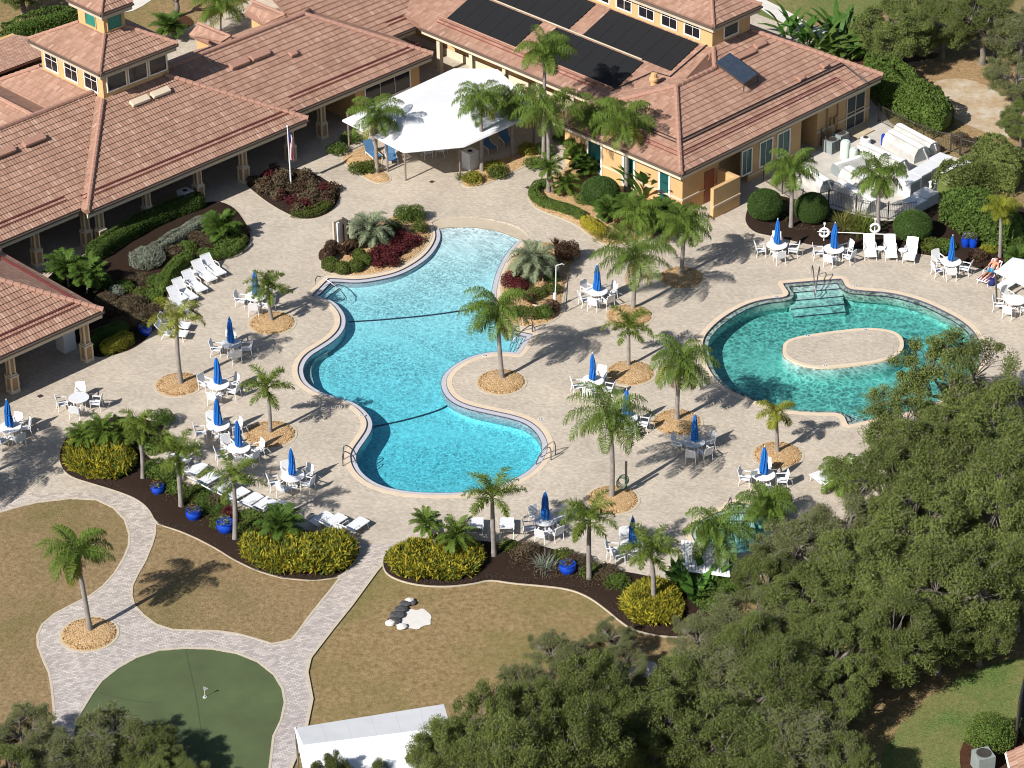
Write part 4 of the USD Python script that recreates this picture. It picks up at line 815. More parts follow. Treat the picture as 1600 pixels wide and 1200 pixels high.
# table
P_TABLE = proto('table_model')
proto_part(P_TABLE, 'tabletop', MB().lathe((0, 0, 0), [(0, .69), (.58, .69), (.61, .70), (.61, .72), (.58, .735), (.0, .735)], 32), 'white_paint', 40)
for k in range(4):
    a = PI / 4 + k * PI / 2; proto_part(P_TABLE, 'leg', tb(MB(), (.42 * math.cos(a), .42 * math.sin(a), 0), (.34 * math.cos(a), .34 * math.sin(a), .35), (.40 * math.cos(a), .40 * math.sin(a), .69), r=.022), 'white_paint')
proto_part(P_TABLE, 'brace', MB().lathe((0, 0, 0), [(.33, .33), (.36, .33), (.36, .36), (.33, .36), (.33, .33)], 24), 'white_paint')
P_GLASS = proto('glass_table_model')
proto_part(P_GLASS, 'tabletop', MB().lathe((0, 0, 0), [(0, .70), (.56, .70), (.56, .725), (.0, .725)], 32), 'white_metal', 40)
for k in range(4):
    a = PI / 4 + k * PI / 2; proto_part(P_GLASS, 'leg', tb(MB(), (.46 * math.cos(a), .46 * math.sin(a), 0), (.40 * math.cos(a), .40 * math.sin(a), .70), r=.022), 'white_paint')
# closed umbrella: its pole stands in the table's hole
def umbrella_model(nm, seed, fat):
    pr = proto(nm); r_ = np.random.default_rng(seed)
    proto_part(pr, 'pole', tb(MB(), (0, 0, .02), (0, 0, 2.45), r=.022, n=8), 'white_metal')
    proto_part(pr, 'base', MB().lathe((0, 0, 0), [(0, .0), (.25, .0), (.25, .06), (.06, .10), (.05, .25), (.0, .25)], 16), 'white_metal')
    prof = [(.03, .80), (.20, .84), (.215, .95), (.205, 1.15), (.18, 1.42), (.165, 1.55), (.17, 1.7), (.14, 2.0), (.085, 2.25), (.03, 2.40), (.0, 2.41)]
    m = MB().lathe((0, 0, 0), [(a * fat, z) for a, z in prof], 32, wave=.17, nw=8)
    v = m.v[0]; tw = v[:, 2] * .5; c, s_ = np.cos(tw), np.sin(tw); m.v[0] = np.stack([v[:, 0] * c - v[:, 1] * s_ + .02 * np.sin(v[:, 2] * 5), v[:, 0] * s_ + v[:, 1] * c, v[:, 2] + .03 * r_.normal(size=len(v)) * (v[:, 2] < .9)], 1)
    proto_part(pr, 'canopy', m, 'blue_canvas', 50)
    proto_part(pr, 'tie', MB().lathe((0, 0, 0), [(.172 * fat, 1.52), (.185 * fat, 1.52), (.185 * fat, 1.57), (.172 * fat, 1.57)], 20), 'blue_canvas')
    proto_part(pr, 'finial', MB().lathe((0, 0, 0), [(.02, 2.40), (.035, 2.44), (.0, 2.50)], 8), 'white_metal')
    return pr
P_UMB = [umbrella_model('umbrella_model', 1, .95), umbrella_model('umbrella_model_slim', 2, .82)]
# chaise longue: feet towards +x
P_LOUNGE = proto('lounger_model')
for s in (-1, 1):
    proto_part(P_LOUNGE, 'rail', tb(MB(), (-.30, s * .33, .36), (.98, s * .33, .34), r=.025), 'white_paint')
    proto_part(P_LOUNGE, 'leg', tb(MB(), (.80, s * .33, .34), (.86, s * .34, 0), r=.022), 'white_paint'); proto_part(P_LOUNGE, 'leg', tb(MB(), (-.25, s * .33, .35), (-.45, s * .34, 0), r=.022), 'white_paint')
    proto_part(P_LOUNGE, 'armrest', tb(MB(), (.22, s * .36, .35), (.15, s * .37, .56), (-.28, s * .37, .58), (-.42, s * .34, .52), r=.02), 'white_paint')
    proto_part(P_LOUNGE, 'back_rail', tb(MB(), (-.28, s * .33, .37), (-.78, s * .32, .92), r=.022), 'white_paint')
proto_part(P_LOUNGE, 'seat', MB().slabpoly(np.array([(-.28, -.31, .375), (.95, -.31, .36), (.95, .31, .36), (-.28, .31, .375)]), .02), 'white_sling')
proto_part(P_LOUNGE, 'backrest', MB().slabpoly(np.array([(-.76, -.30, .90), (-.29, -.31, .385), (-.29, .31, .385), (-.76, .30, .90)]), .02), 'white_sling')
proto_part(P_LOUNGE, 'end_rail', tb(MB(), (.98, -.33, .34), (.99, 0, .335), (.98, .33, .34), r=.025), 'white_paint'); proto_part(P_LOUNGE, 'end_rail', tb(MB(), (-.78, -.32, .92), (-.79, 0, .925), (-.78, .32, .92), r=.025), 'white_paint')
P_BLUELOUNGE = proto('blue_lounger_model')
for s in (-1, 1):
    proto_part(P_BLUELOUNGE, 'rail', tb(MB(), (-.30, s * .33, .36), (.70, s * .33, .34), r=.025), 'white_paint')
    proto_part(P_BLUELOUNGE, 'leg', tb(MB(), (.60, s * .33, .34), (.66, s * .34, 0), r=.022), 'white_paint'); proto_part(P_BLUELOUNGE, 'leg', tb(MB(), (-.25, s * .33, .35), (-.45, s * .34, 0), r=.022), 'white_paint')
proto_part(P_BLUELOUNGE, 'seat', MB().slabpoly(np.array([(-.28, -.31, .375), (.68, -.31, .36), (.68, .31, .36), (-.28, .31, .375)]), .03), 'blue_sling')
proto_part(P_BLUELOUNGE, 'backrest', MB().slabpoly(np.array([(-.66, -.30, .98), (-.29, -.31, .385), (-.29, .31, .385), (-.66, .30, .98)]), .03), 'blue_sling')
P_SIDE = proto('side_table_model')
proto_part(P_SIDE, 'tabletop', MB().lathe((0, 0, 0), [(0, .42), (.25, .42), (.26, .43), (.26, .45), (.0, .455)], 20), 'white_paint', 40)
for k in range(3): a = k * 2.094; proto_part(P_SIDE, 'leg', tb(MB(), (.23 * math.cos(a), .23 * math.sin(a), 0), (.16 * math.cos(a), .16 * math.sin(a), .42), r=.015), 'white_paint')

rng = np.random.default_rng(11)
# (table-top centre px, umbrella, chair directions in degrees, words that single it out, kind)
TABLES = [
 (15, 667, 1, (75, 25, -60, -115), 'at the left picture edge', 0), (123, 621, 0, (88, 178, -92, 2), 'without umbrella before the porch pillar', 1),
 (341, 600, 1, (45, 150, -95, -20), 'at the leftmost gravel ring on the deck', 0), (361, 536, 1, (95, 185, -80, 5), 'upper right of the leftmost ring', 1),
 (341, 664, 1, (120, 200, -60, 20), 'left of the ring by the lower loungers', 0), (373, 699, 1, (140, 200, -40, 20), 'below the ring by the lower loungers', 0),
 (400, 462, 1, (60, 180, -100, -40), 'behind the palm left of the pool steps', 0), (457, 743, 1, (110, 185, -110, -30, 40), 'alone left of the pool ladder', 0),
 (933, 454, 1, (130, 215, -105, -50, 30), 'right of the shower posts', 0), (926, 594, 1, (60, 180, -110, -20), 'right of the pool peninsula', 0),
 (979, 651, 1, (120, 200, -80, -10), 'behind the tall drooping palm', 0), (1085, 690, 1, (150, 30, -110, -50), 'in palm shade below a gravel ring', 1),
 (1193, 741, 1, (75, 170, -95, -10), 'below the golden palm on the right', 0), (1214, 382, 1, (90, 180, -90, 0), 'under the first globe shrub', 0),
 (1303, 388, 1, (170, 35, -110, -30), 'beside the life ring', 0), (1486, 408, 1, (130, 200, -95, -20), 'below the two blue urns', 0),
 (852, 812, 1, (120, 190, -100, -45, 40), 'in front of the lower palms', 1), (988, 851, 1, (100, 170, -150, 10), 'nearest the lower right bed', 0), (1586, 468, 0, (170, 100, -120, -40), 'under the white awning at the right edge', 0)]
side_word = lambda d: ['right', 'far right', 'far', 'far left', 'left', 'near left', 'near', 'near right'][int(round((d % 360) / 45)) % 8]
for i, (x, y, umb, dirs, word, kind) in enumerate(TABLES):
    p = at(x, y, .73); p[2] = 0
    place(P_GLASS if kind else P_TABLE, 'patio_table', f'{"glossy pale" if kind else "white"} round patio table {word}', 'table', p, rng.uniform(0, 1.5), 'round patio tables')
    if umb: place(P_UMB[i % 2], 'closed_umbrella', f'closed blue umbrella over the table {word}', 'umbrella', p, rng.uniform(0, 6), 'closed blue umbrellas')
    seen = set()
    for d in dirs:
        t = math.radians(d + rng.uniform(-8, 8)); r = rng.uniform(.82, .98); q = p + [r * math.cos(t), r * math.sin(t), 0]
        w = side_word(d)
        while w in seen: w = 'second ' + w
        seen.add(w)
        place(P_CHAIR, 'patio_chair', f'white chair, {w} side of the table {word}', 'chair', q, t + PI + rng.uniform(-.25, .25), 'white chairs round the patio tables')
def lounger(x, y, deg, label, pr=P_LOUNGE, group='white pool loungers'):
    p = at(x, y, .36); p[2] = 0
    return place(pr, 'pool_lounger', label, 'lounger', p, math.radians(deg), group)
LL = [(332, 418, 'topmost'), (318, 427, 'second from the top'), (303, 443, 'third from the top'), (288, 456, 'fourth from the top'), (280, 468, 'fifth from the top'), (284, 484, 'sixth from the top'), (270, 506, 'next to last'), (266, 519, 'lowest')]
for i, (x, y, w) in enumerate(LL): lounger(x, y, -52 if i < 6 else -12, f'white lounger, {w} in the row along the left bed')
for i, (x, y) in enumerate(((322, 422), (304, 436), (292, 448))): place(P_SIDE, 'side_table', f'small white side table in the left lounger row, {("upper", "middle", "lower")[i]}', 'side table', at2(x, y).tolist() + [0], 0, 'small side tables')
for x, y, w in ((1359, 388, 'left'), (1391, 389, 'middle'), (1423, 393, 'right')): lounger(x, y, -92 if x < 1400 else -105, f'white lounger, {w} of the three before the globe shrubs')
for x, y, w in ((1375, 398, 'left'), (1410, 401, 'right')): place(P_SIDE, 'side_table', f'small white side table, {w} one between the three loungers', 'side table', at2(x, y).tolist() + [0], 0, 'small side tables')
BL = [(282, 722, 120, 'first'), (300, 738, 60, 'second'), (318, 752, 50, 'third'), (340, 765, 48, 'fourth'), (362, 776, 46, 'fifth'), (384, 785, 50, 'sixth'), (404, 792, 52, 'seventh'), (425, 797, 55, 'eighth'), (495, 815, 50, 'ninth'), (515, 818, 50, 'tenth'), (550, 824, 52, 'last')]
for x, y, d, w in BL: lounger(x, y, d, f'white lounger, {w} from the left along the lower bed')
place(P_SIDE, 'side_table', 'small white side table beside the last lower lounger', 'side table', at2(527, 837).tolist() + [0], 0, 'small side tables')
for x, y, d, w in ((744, 826, 88, 'left of the lower palm trunk'), (792, 826, 88, 'right of the lower palm trunk'), (672, 826, 95, 'behind the pygmy palms')): lounger(x, y, d, f'white lounger seen end on, {w}')
lounger(1345, 722, 35, 'white lounger at the edge of the oaks below the round pool'); lounger(1290, 752, 120, 'white lounger half hidden behind the palm fronds by the oaks')
l_sun = lounger(1547, 428, -128, 'white lounger under a striped towel with a sunbather'); lounger(1578, 440, -135, 'white lounger beside the sunbather by the awning')
# striped towel and sunbather
p = at(1547, 428, .36); p[2] = 0
tw_ = thing('beach_towel', 'dark red and white striped towel spread over the sunbather lounger', 'towel', p, math.radians(-128))
for i in range(7):
    y0, y1 = -.29 + i * .083, -.29 + (i + 1) * .083 - .002; m_ = 'towel_dark' if i % 2 == 0 else 'towel_white'
    part(tw_, 'stripe', MB().slabpoly(np.array([(-.28, y0, .395), (.95, y0, .38), (.95, y1, .38), (-.28, y1, .395)]), .015).slabpoly(np.array([(-.80, y0, .955), (-.29, y0, .405), (-.29, y1, .405), (-.80, y1, .955)]), .015), m_)
def figure(joints, bones, smooth=12, ref=.05):
    """one continuous body: hulls of spheres at the joints"""
    sp = lambda j: m3.Manifold.sphere(joints[j][3], 12).translate(joints[j][:3])
    b = m3.Manifold.batch_boolean([m3.Manifold.batch_hull([sp(x) for x in bb]) for bb in bones], m3.OpType.Add)
    b = b.refine_to_length(ref); mm = b.to_mesh(); t = trimesh.Trimesh(np.asarray(mm.vert_properties)[:, :3], np.asarray(mm.tri_verts))
    trimesh.smoothing.filter_taubin(t, iterations=smooth); return t.vertices, t.faces
def hand(j, wrist, d, side, nm):
    d = np.array(d, float); d /= np.linalg.norm(d); s = np.array(side, float)
    palm = np.array(wrist) + d * .05; j[nm] = (*palm, .036); b = [(nm + 'w', nm)]; j[nm + 'w'] = (*wrist, .028)
    for k, (o, L) in enumerate(((-.03, .07), (-.01, .085), (.011, .08), (.031, .062))):
        a = palm + s * o + d * .02; e_ = a + d * L - np.array([0, 0, .012]); j[f'{nm}{k}a'] = (*a, .010); j[f'{nm}{k}b'] = (*e_, .008); b.append((f'{nm}{k}a', f'{nm}{k}b'))
    a = palm - s * .03 - d * .02; j[nm + 'ta'] = (*a, .012); j[nm + 'tb'] = (*(a - s * .035 + d * .04), .009); b.append((nm + 'ta', nm + 'tb'))
    return b
J = {'pel': (-.20, 0, .50, .125), 'waist': (-.33, 0, .62, .115), 'chest': (-.50, 0, .82, .13), 'shL': (-.55, .19, .88, .062), 'shR': (-.55, -.19, .88, .062), 'neck': (-.60, 0, .96, .055), 'head': (-.68, 0, 1.07, .098), 'chin': (-.61, 0, 1.06, .06), 'nose': (-.60, 0, 1.125, .018),
     'elL': (-.36, .31, .70, .044), 'wrL': (-.14, .24, .60, .030), 'elR': (-.36, -.31, .70, .044), 'wrR': (-.14, -.24, .60, .030),
     'hipL': (-.16, .10, .50, .092), 'hipR': (-.16, -.10, .50, .092), 'knL': (.30, .13, .56, .058), 'knR': (.30, -.13, .50, .058), 'anL': (.72, .12, .43, .036), 'anR': (.72, -.13, .43, .036), 'ftL': (.76, .15, .56, .03), 'ftR': (.76, -.17, .56, .03)}
Bn = [('pel', 'waist'), ('waist', 'chest'), ('chest', 'shL'), ('chest', 'shR'), ('chest', 'neck'), ('neck', 'head'), ('head', 'chin'), ('nose', 'head'), ('shL', 'elL'), ('elL', 'wrL'), ('shR', 'elR'), ('elR', 'wrR'), ('pel', 'hipL'), ('pel', 'hipR'), ('hipL', 'knL'), ('knL', 'anL'), ('hipR', 'knR'), ('knR', 'anR'), ('anL', 'ftL'), ('anR', 'ftR')]
Bn += hand(J, (-.14, .24, .60), (1, -.3, -.3), (0, 1, 0), 'hl') + hand(J, (-.14, -.24, .60), (1, .3, -.3), (0, -1, 0), 'hr')
per = thing('person', 'person in blue shorts and dark cap sunbathing on the striped towel', 'person', p, math.radians(-128))
part(per, 'body', figure(J, Bn, 8, .03), 'skin', True)
Js = {'a': (-.24, 0, .53, .135), 'l': (-.14, .10, .50, .105), 'r': (-.14, -.10, .50, .105), 'l2': (.10, .12, .53, .088), 'r2': (.10, -.12, .51, .088)}
part(per, 'shorts', figure(Js, [('a', 'l'), ('a', 'r'), ('l', 'l2'), ('r', 'r2')], 5, .04), 'shorts_blue', True)
part(per, 'cap', figure({'h': (-.705, 0, 1.085, .098), 'b': (-.62, 0, 1.16, .03), 'k': (-.73, 0, 1.06, .09)}, [('h', 'b'), ('h', 'k')], 4, .04), 'hair', True)
bag = thing('beach_bag', 'round navy blue bag on the pavers beside the sunbather', 'bag', at(1549, 445).tolist())
part(bag, 'pouch', MB().lathe((0, 0, 0), [(0, 0), (.2, .02), (.26, .15), (.24, .32), (.12, .4), (0, .38)], 16), 'bag_blue', 40); part(bag, 'strap', MB().tube([(-.18, 0, .35), (-.1, 0, .52), (.1, 0, .52), (.18, 0, .35)], .015, 5), 'bag_blue')

# ---- pool rails and ladders
def rail(name, label, cat, paths, r=.03, mat='bronze_rail'):
    o = thing(name, label, cat)
    for q in paths: part(o, 'rail', MB().tube(chaikin(np.array(q), 1, False), r, 7), mat, smooth=50)
    return o
def g3(x, y, z): return at(x, y, 0) + [0, 0, z]
def arc(x0, y0, x1, y1, h=.9, drop=-.5):
    a, b = at(x0, y0), at(x1, y1); return [a, a + [0, 0, h], a * .7 + b * .3 + [0, 0, h + .06], b + [0, 0, .25], b + [0, 0, drop]]
rail('handrail', 'bronze handrail over the steps left of the pool beach', 'handrail', [arc(494, 452, 541, 466)])
rail('handrail', 'pair of bronze rails at the right pool steps under the shower posts', 'handrail', [arc(836, 529, 797, 541), arc(832, 519, 800, 524)])
rail('pool_ladder', 'bronze ladder rails on the left pool edge near the lone table', 'ladder', [arc(536, 728, 556, 722, .8), arc(537, 718, 557, 713, .8)])
rail('pool_ladder', 'bronze ladder rails on the right pool edge of the lower lobe', 'ladder', [arc(861, 719, 838, 724, .8), arc(868, 711, 845, 713, .8)])
rail('handrail', 'thin bronze rail over the far steps of the round pool', 'handrail', [arc(1280, 438, 1274, 462, .95), arc(1268, 436, 1273, 458, .95)])
rail('handrail', 'bronze rail at the spa steps', 'handrail', [arc(1142, 800, 1132, 812, .9)])

# ---- white shade canopy with its posts
CAN = [(536, 187), (631, 236), (725, 227), (836, 176), (829, 157), (777, 108), (709, 107)]
cz = 2.75
can = thing('shade_canopy', 'big white fabric shade canopy on slim posts between the buildings', 'canopy')
cp = [at(x, y, cz) for x, y in CAN]; ctr = np.mean(cp, 0) + [0, 0, .75]; r0, r1 = (cp[0] + ctr * 1.2) / 2.2 * [1, 1, 0], (cp[3] + ctr * 1.4) / 2.4 * [1, 1, 0]
r0[2] = r1[2] = cz + .65
top = MB()
top.poly3([cp[0], cp[1], r0]); top.poly3([cp[1], cp[2], r1, r0]); top.poly3([cp[2], cp[3], r1]); top.poly3([cp[3], cp[4], r1]); top.poly3([cp[4], cp[5], cp[6], r0, r1]); top.poly3([cp[6], cp[0], r0])
part(can, 'fabric_top', top, 'white_fabric')
for i in range(7): part(can, 'valance', MB().tube([cp[i] - [0, 0, .08], cp[(i + 1) % 7] - [0, 0, .08]], .085, 4), 'white_fabric')
for x, y in ((546, 236), (606, 268), (634, 282), (719, 277), (799, 245), (834, 222)):
    b = at(x, y); part(can, 'post', MB().tube([b, b + [0, 0, 2.75]], .06, 8), 'tan_post')
# loungers and chairs in its shade
for x, y, d, w in ((582, 238, -60, 'leftmost'), (611, 243, -80, 'second from left'), (762, 225, -60, 'right of the palm trunk'), (790, 215, -70, 'at the right end')): lounger(x, y, d, f'blue sling lounger in the canopy shade, {w}', P_BLUELOUNGE, 'blue loungers under the canopy')
for x, y, d, w in ((668, 246, 20, 'left'), (690, 243, 160, 'right')): place(P_CHAIR, 'patio_chair', f'white sling chair in the canopy shade, {w} of the pair', 'chair', at(x, y).tolist(), math.radians(d), 'white chairs under the canopy')
place(P_TABLE, 'patio_table', 'white round table deep under the canopy', 'table', at(680, 232).tolist(), 0, 'round patio tables')

# ---- awning at the right edge
aw = thing('awning', 'white fabric awning on a dark post at the right edge', 'awning')
A_ = [at(1555, 424, 2.3), at(1582, 402, 2.3), at(1690, 420, 2.3), at(1690, 490, 2.3)]; rA, rB = at(1585, 403, 2.75), at(1690, 432, 3.1)
t_ = MB(); t_.poly3([A_[0], A_[3], rB, rA]); t_.poly3([A_[0], rA, A_[1]]); t_.poly3([A_[1], rA, rB, A_[2]])
part(aw, 'fabric_top', t_, 'white_fabric'); part(aw, 'valance', MB().tube([A_[0], A_[3]], .09, 4), 'white_fabric')
b = at(1558, 475); part(aw, 'post', MB().tube([b, A_[0]], .05, 8), 'metal_dark'); b = at(1690, 540); part(aw, 'post', MB().tube([b, A_[3]], .05, 8), 'metal_dark')
# ---- marquee at the bottom
mq = thing('marquee', 'long white ridged marquee roof beside the lawn at the bottom', 'marquee')
z0 = 2.4; e0, e1 = at(462, 1137, z0), at(694, 1100, z0); rg0, rg1 = at(474, 1164, 3.0), at(703, 1135, 3.0); f0, f1 = at(486, 1250, z0), at(730, 1205, z0)
for i in range(6):
    t0, t1 = i / 6, (i + 1) / 6 - .0008
    L_ = lambda p, q, t: p + (q - p) * t
    part(mq, 'roof_panel', MB().slabpoly([L_(e0, e1, t0), L_(rg0, rg1, t0), L_(rg0, rg1, t1), L_(e0, e1, t1)], .03), 'white_metal')
    part(mq, 'roof_panel', MB().slabpoly([L_(rg0, rg1, t0), L_(f0, f1, t0), L_(f0, f1, t1), L_(rg0, rg1, t1)], .03), 'white_fabric')
part(mq, 'gable', MB().poly3([e0, f0, rg0]), 'white_metal')
for q in (e0, e1, f0, f1): part(mq, 'post', MB().tube([q * [1, 1, 0], q - [0, 0, .03]], .05, 6), 'steel')
part(mq, 'gutter', MB().tube([e0, f0], .06, 4), 'white_metal')
# ---- pergola roof near the spa
pg = thing('pergola', 'white slatted pergola roof beside the spa under the palms', 'pergola')
q0, q1, q2, q3 = at(1065, 843, 1.2), at(1138, 853, 1.2), at(1141, 897, 1.2), at(1065, 887, 1.2)
for i in range(14):
    t0, t1 = i / 14, (i + .86) / 14
    part(pg, 'slat', MB().slabpoly([q0 + (q1 - q0) * t0, q0 + (q1 - q0) * t1, q3 + (q2 - q3) * t1, q3 + (q2 - q3) * t0], .05), 'white_paint')
for a, b in ((q0, q1), (q3, q2)): part(pg, 'beam', MB().tube([a - [0, 0, .12], b - [0, 0, .12]], .09, 4), 'white_paint')
for t, u in ((.05, .1), (.95, .1), (.95, .45), (.05, .45)): q = (q0 + (q1 - q0) * t) * (1 - u) + (q3 + (q2 - q3) * t) * u; part(pg, 'post', MB().tube([q * [1, 1, 0], q - [0, 0, .06]], .06, 4), 'white_paint')

# ---- flagpole
fb = at(455, 290); ft = above(449, 199, fb)
fp = thing('flagpole', 'white flagpole in the reddish shrub bed', 'flagpole')
part(fp, 'pole', MB().tube([fb, ft], [.06, .035], 8), 'white_metal', 50); part(fp, 'finial', MB().lathe(ft, [(0, 0), (.07, .05), (.06, .12), (0, .14)], 8), 'white_metal')
fl = thing('flag', 'striped red and white flag hanging limp from the flagpole', 'flag')
fz = np.linspace(0, 1, 9); d0 = (ft - fb) / np.linalg.norm(ft - fb)
for i in range(7):
    u0, u1 = i / 7, (i + 1) / 7
    def fold(u, t): return fb + d0 * (ft[2] - .15 - t * 2.0) + np.array([.05 + .30 * u * (1 - .25 * t), .12 * math.sin(u * 7 + t * 3), -.55 * u * (1 - t) - .12 * u])
    A0 = np.array([fold(u0, t) for t in fz]); B0 = np.array([fold(u1, t) for t in fz]); m_ = MB(); k = np.arange(8)
    m_.add(np.vstack([A0, B0]), np.stack([k, k + 1, k + 10, k + 9], 1)); part(fl, 'stripe', m_, 'flag_red' if i % 2 == 0 else 'flag_white', True)
part(fl, 'canton', MB().poly3([fold(0.02, 0) + [0, -.03, 0], fold(.4, 0) + [0, -.06, 0], fold(.4, .38) + [0, -.06, 0], fold(.02, .38) + [0, -.03, 0]]), 'flag_blue')
# golf flag
gb = at(320, 1089); gt = above(320, 1074, gb)
gf = thing('putting_flag', 'small white pennant on a thin pin in the putting green', 'flag')
part(gf, 'pin', MB().tube([gb, gb + [0, 0, .60]], .012, 6), 'white_paint'); part(gf, 'pennant', MB().slabpoly(np.array([gb + [.01, 0, .60], gb + [.01, 0, .36], gb + [.19, .05, .46]]), .008), 'white_paint'); part(gf, 'cup', MB().lathe(gb, [(.09, -.02), (.09, .012), (.06, .012)], 14), 'white_paint')
# ---- bins
def bin_(x, y, label, w=.62, h=1.05):
    b = at(x, y); o = thing('litter_bin', label, 'bin', b, ANG)
    part(o, 'cabinet', MB().box((0, 0, h / 2), (w, w, h)), 'white_metal'); part(o, 'lid', MB().box((0, 0, h + .04), (w + .04, w + .04, .08)), 'white_metal'); part(o, 'opening', MB().lathe((0, 0, h + .082), [(0, .004), (.16, .004), (.17, 0)], 16), 'dark_interior')
bin_(104, 545, 'white square litter bin in the porch pavilion shade', .8, 1.15); bin_(735, 262, 'white square litter bin under the canopy edge', .75, 1.1); bin_(291, 322, 'white square litter bin inside the clubhouse porch', .7, 1.0)
# ---- showers and posts
sh = thing('shower_screen', 'grey shower screen with a white strip behind the pale fan palm', 'shower screen')
b0, b1_, b2_ = at(525, 386), at(541, 378), at(521, 377)
part(sh, 'panel', MB().slab(LineString([at2(522, 386), at2(536, 380)]).buffer(.08, cap_style=2), 0, 1.7), 'trim_grey'); part(sh, 'panel', MB().slab(LineString([at2(537, 379), at2(545, 384)]).buffer(.06, cap_style=2), 0, 1.7), 'metal_dark'); part(sh, 'strip', MB().box(at(530, 385) + [0, 0, .85], (.18, .10, 1.5), ANG), 'white_paint')
for x0, y0, x1, y1, lab, m_ in ((867, 482, 869, 415, 'pale outdoor shower post at the bed edge', 'white_metal'), (884, 487, 888, 427, 'dark slim post beside the outdoor shower', 'metal_dark')):
    b = at(x0, y0); t = above(x1, y1, b); o = thing('shower_post', lab, 'post'); part(o, 'pole', MB().tube([b, t], .035, 6), m_); part(o, 'head', MB().tube([t, t + [.35, .1, .06], t + [.45, .12, -.03]], .03, 6), m_)
    if m_ == 'white_metal': part(o, 'cover', MB().tube([b + [0, 0, .4], b + [0, 0, 1.0]], .09, 8), 'white_paint')
hb_ = at(978, 770); hp = thing('hose_post', 'dark post with coiled green garden hose in the lower gravel ring', 'hose post', hb_)
part(hp, 'post', MB().box((0, 0, .95), (.12, .12, 1.9)), 'metal_dark')
for k in range(4): a = np.linspace(0, 2 * PI, 20); part(hp, 'hose_loop', MB().tube(np.c_[.26 * np.cos(a) - .12 - .04 * k, np.full(20, -.08 - .03 * k), .32 * np.sin(a) + .85 - .05 * k], .022, 5), 'hose_green' if k % 2 else 'metal_dark')
sk = at(1180, 765); so = thing('sign_stand', 'small grey lectern sign on a dark post beside the right table', 'sign'); part(so, 'post', MB().tube([sk + [0, 0, 0], sk + [0, 0, 1.0]], .03, 6), 'metal_dark'); part(so, 'board', MB().box(sk + [-.08, -.05, 1.05], (.34, .04, .26), .2), 'ac_grey')
# life rings on their posts with the long hooks
for x, y, w in ((1287, 379, 'left'), (1366, 372, 'right')):
    b = at(x, y); o = thing('life_ring_stand', f'white life ring on a white post, {w} one before the globe shrubs', 'life ring', b)
    part(o, 'post', MB().tube([(0, 0, 0), (0, 0, 1.25)], .035, 6), 'white_paint'); a = np.linspace(0, 2 * PI, 21)
    part(o, 'ring', MB().tube(np.c_[.27 * np.cos(a), np.full(21, -.08), .27 * np.sin(a) + .72], .075, 7), 'white_paint', 50); part(o, 'cap', MB().box((0, 0, 1.28), (.12, .12, .08)), 'white_paint')
o = thing('rescue_pole', 'long white rescue pole hung between the two life ring posts', 'pole'); part(o, 'shaft', MB().tube([at(1269, 362) + [0, 0, .0], at(1300, 373) + [0, 0, .45], at(1392, 377) + [0, 0, .45]], .03, 5), 'white_paint')
# drains
for x, y, w in ((63, 619, 'by the porch pillar'), (675, 284, 'before the canopy'), (825, 293, 'left of the shrub corner')): o = single('floor_drain', MB().slab(Polygon([at2(x, y) + q for q in ((-.2, 0), (0, -.2), (.2, 0), (0, .2))]), .0, .012), 'metal_dark'); tag(o, f'square dark floor drain in the pavers {w}', 'drain')
# ---- glazed pots with flowers
def pot(x, y, label, r=.36, h=.55, flowers=('leaf_red', 'leaf_yellow')):
    b = at(x, y); o = thing('flower_pot', label, 'plant pot', b)
    part(o, 'bowl', MB().lathe((0, 0, 0), [(0, .0), (r * .6, .0), (r * .95, h * .45), (r * 1.0, h * .7), (r * .85, h * .92), (r * .95, h), (r * .85, h), (r * .75, h * .9), (0, h * .88)], 24), 'blue_glaze', 50)
    rr = np.random.default_rng(int(x)); n = 140; q = rr.normal(size=(n, 3)) * [r * .45, r * .45, .10] + [0, 0, h + .12]
    for k, m_ in enumerate(flowers + ('leaf_green_low',)): part(o, 'flowers', leaves(q[k::3], .12, .07, rr), m_)
def leaves(c, ln, wd, rr, up=.4, nrm=None, jit=.8):
    """small diamond leaves at the points c"""
    n = len(c); d = rr.normal(size=(n, 3)); d[:, 2] = np.abs(d[:, 2]) * up + (0 if nrm is None else 0)
    if nrm is not None: d = nrm + jit * rr.normal(size=(n, 3))
    d /= np.linalg.norm(d, axis=1, keepdims=True) + 1e-9; s = np.cross(d, rr.normal(size=(n, 3))); s /= np.linalg.norm(s, axis=1, keepdims=True) + 1e-9
    L = (ln * rr.uniform(.6, 1.3, n))[:, None]; w = (wd * rr.uniform(.7, 1.2, n))[:, None]; up_ = np.cross(s, d)
    v = np.stack([c - d * L * .5, c + s * w * .5 + up_ * w * .1, c + d * L * .5, c - s * w * .5 + up_ * w * .1], 1)
    k = np.arange(n)[:, None] * 4
    return MB().add(v.reshape(-1, 3), np.vstack([k + [0, 1, 2], k + [0, 2, 3]]))
pot(247, 772, 'glazed blue pot with brown plants, first of the lower bed pots'); pot(303, 812, 'glazed blue pot with red and white flowers in the lower bed', .4, .6); pot(353, 832, 'largest glazed blue pot with pale flowers by the palm trunk', .46, .65, ('leaf_silver', 'leaf_silver'))
pot(887, 896, 'glazed blue pot with mixed flowers in the right mulch bed', .44, .6); pot(1508, 388, 'left of the two tall blue urns by the big hedge', .26, .75, ('leaf_silver', 'leaf_silver')); pot(1520, 389, 'right of the two tall blue urns by the big hedge', .26, .75, ('leaf_silver', 'leaf_silver')); pot(228, 522, 'blue pot in the shade behind the left loungers', .4, .55)
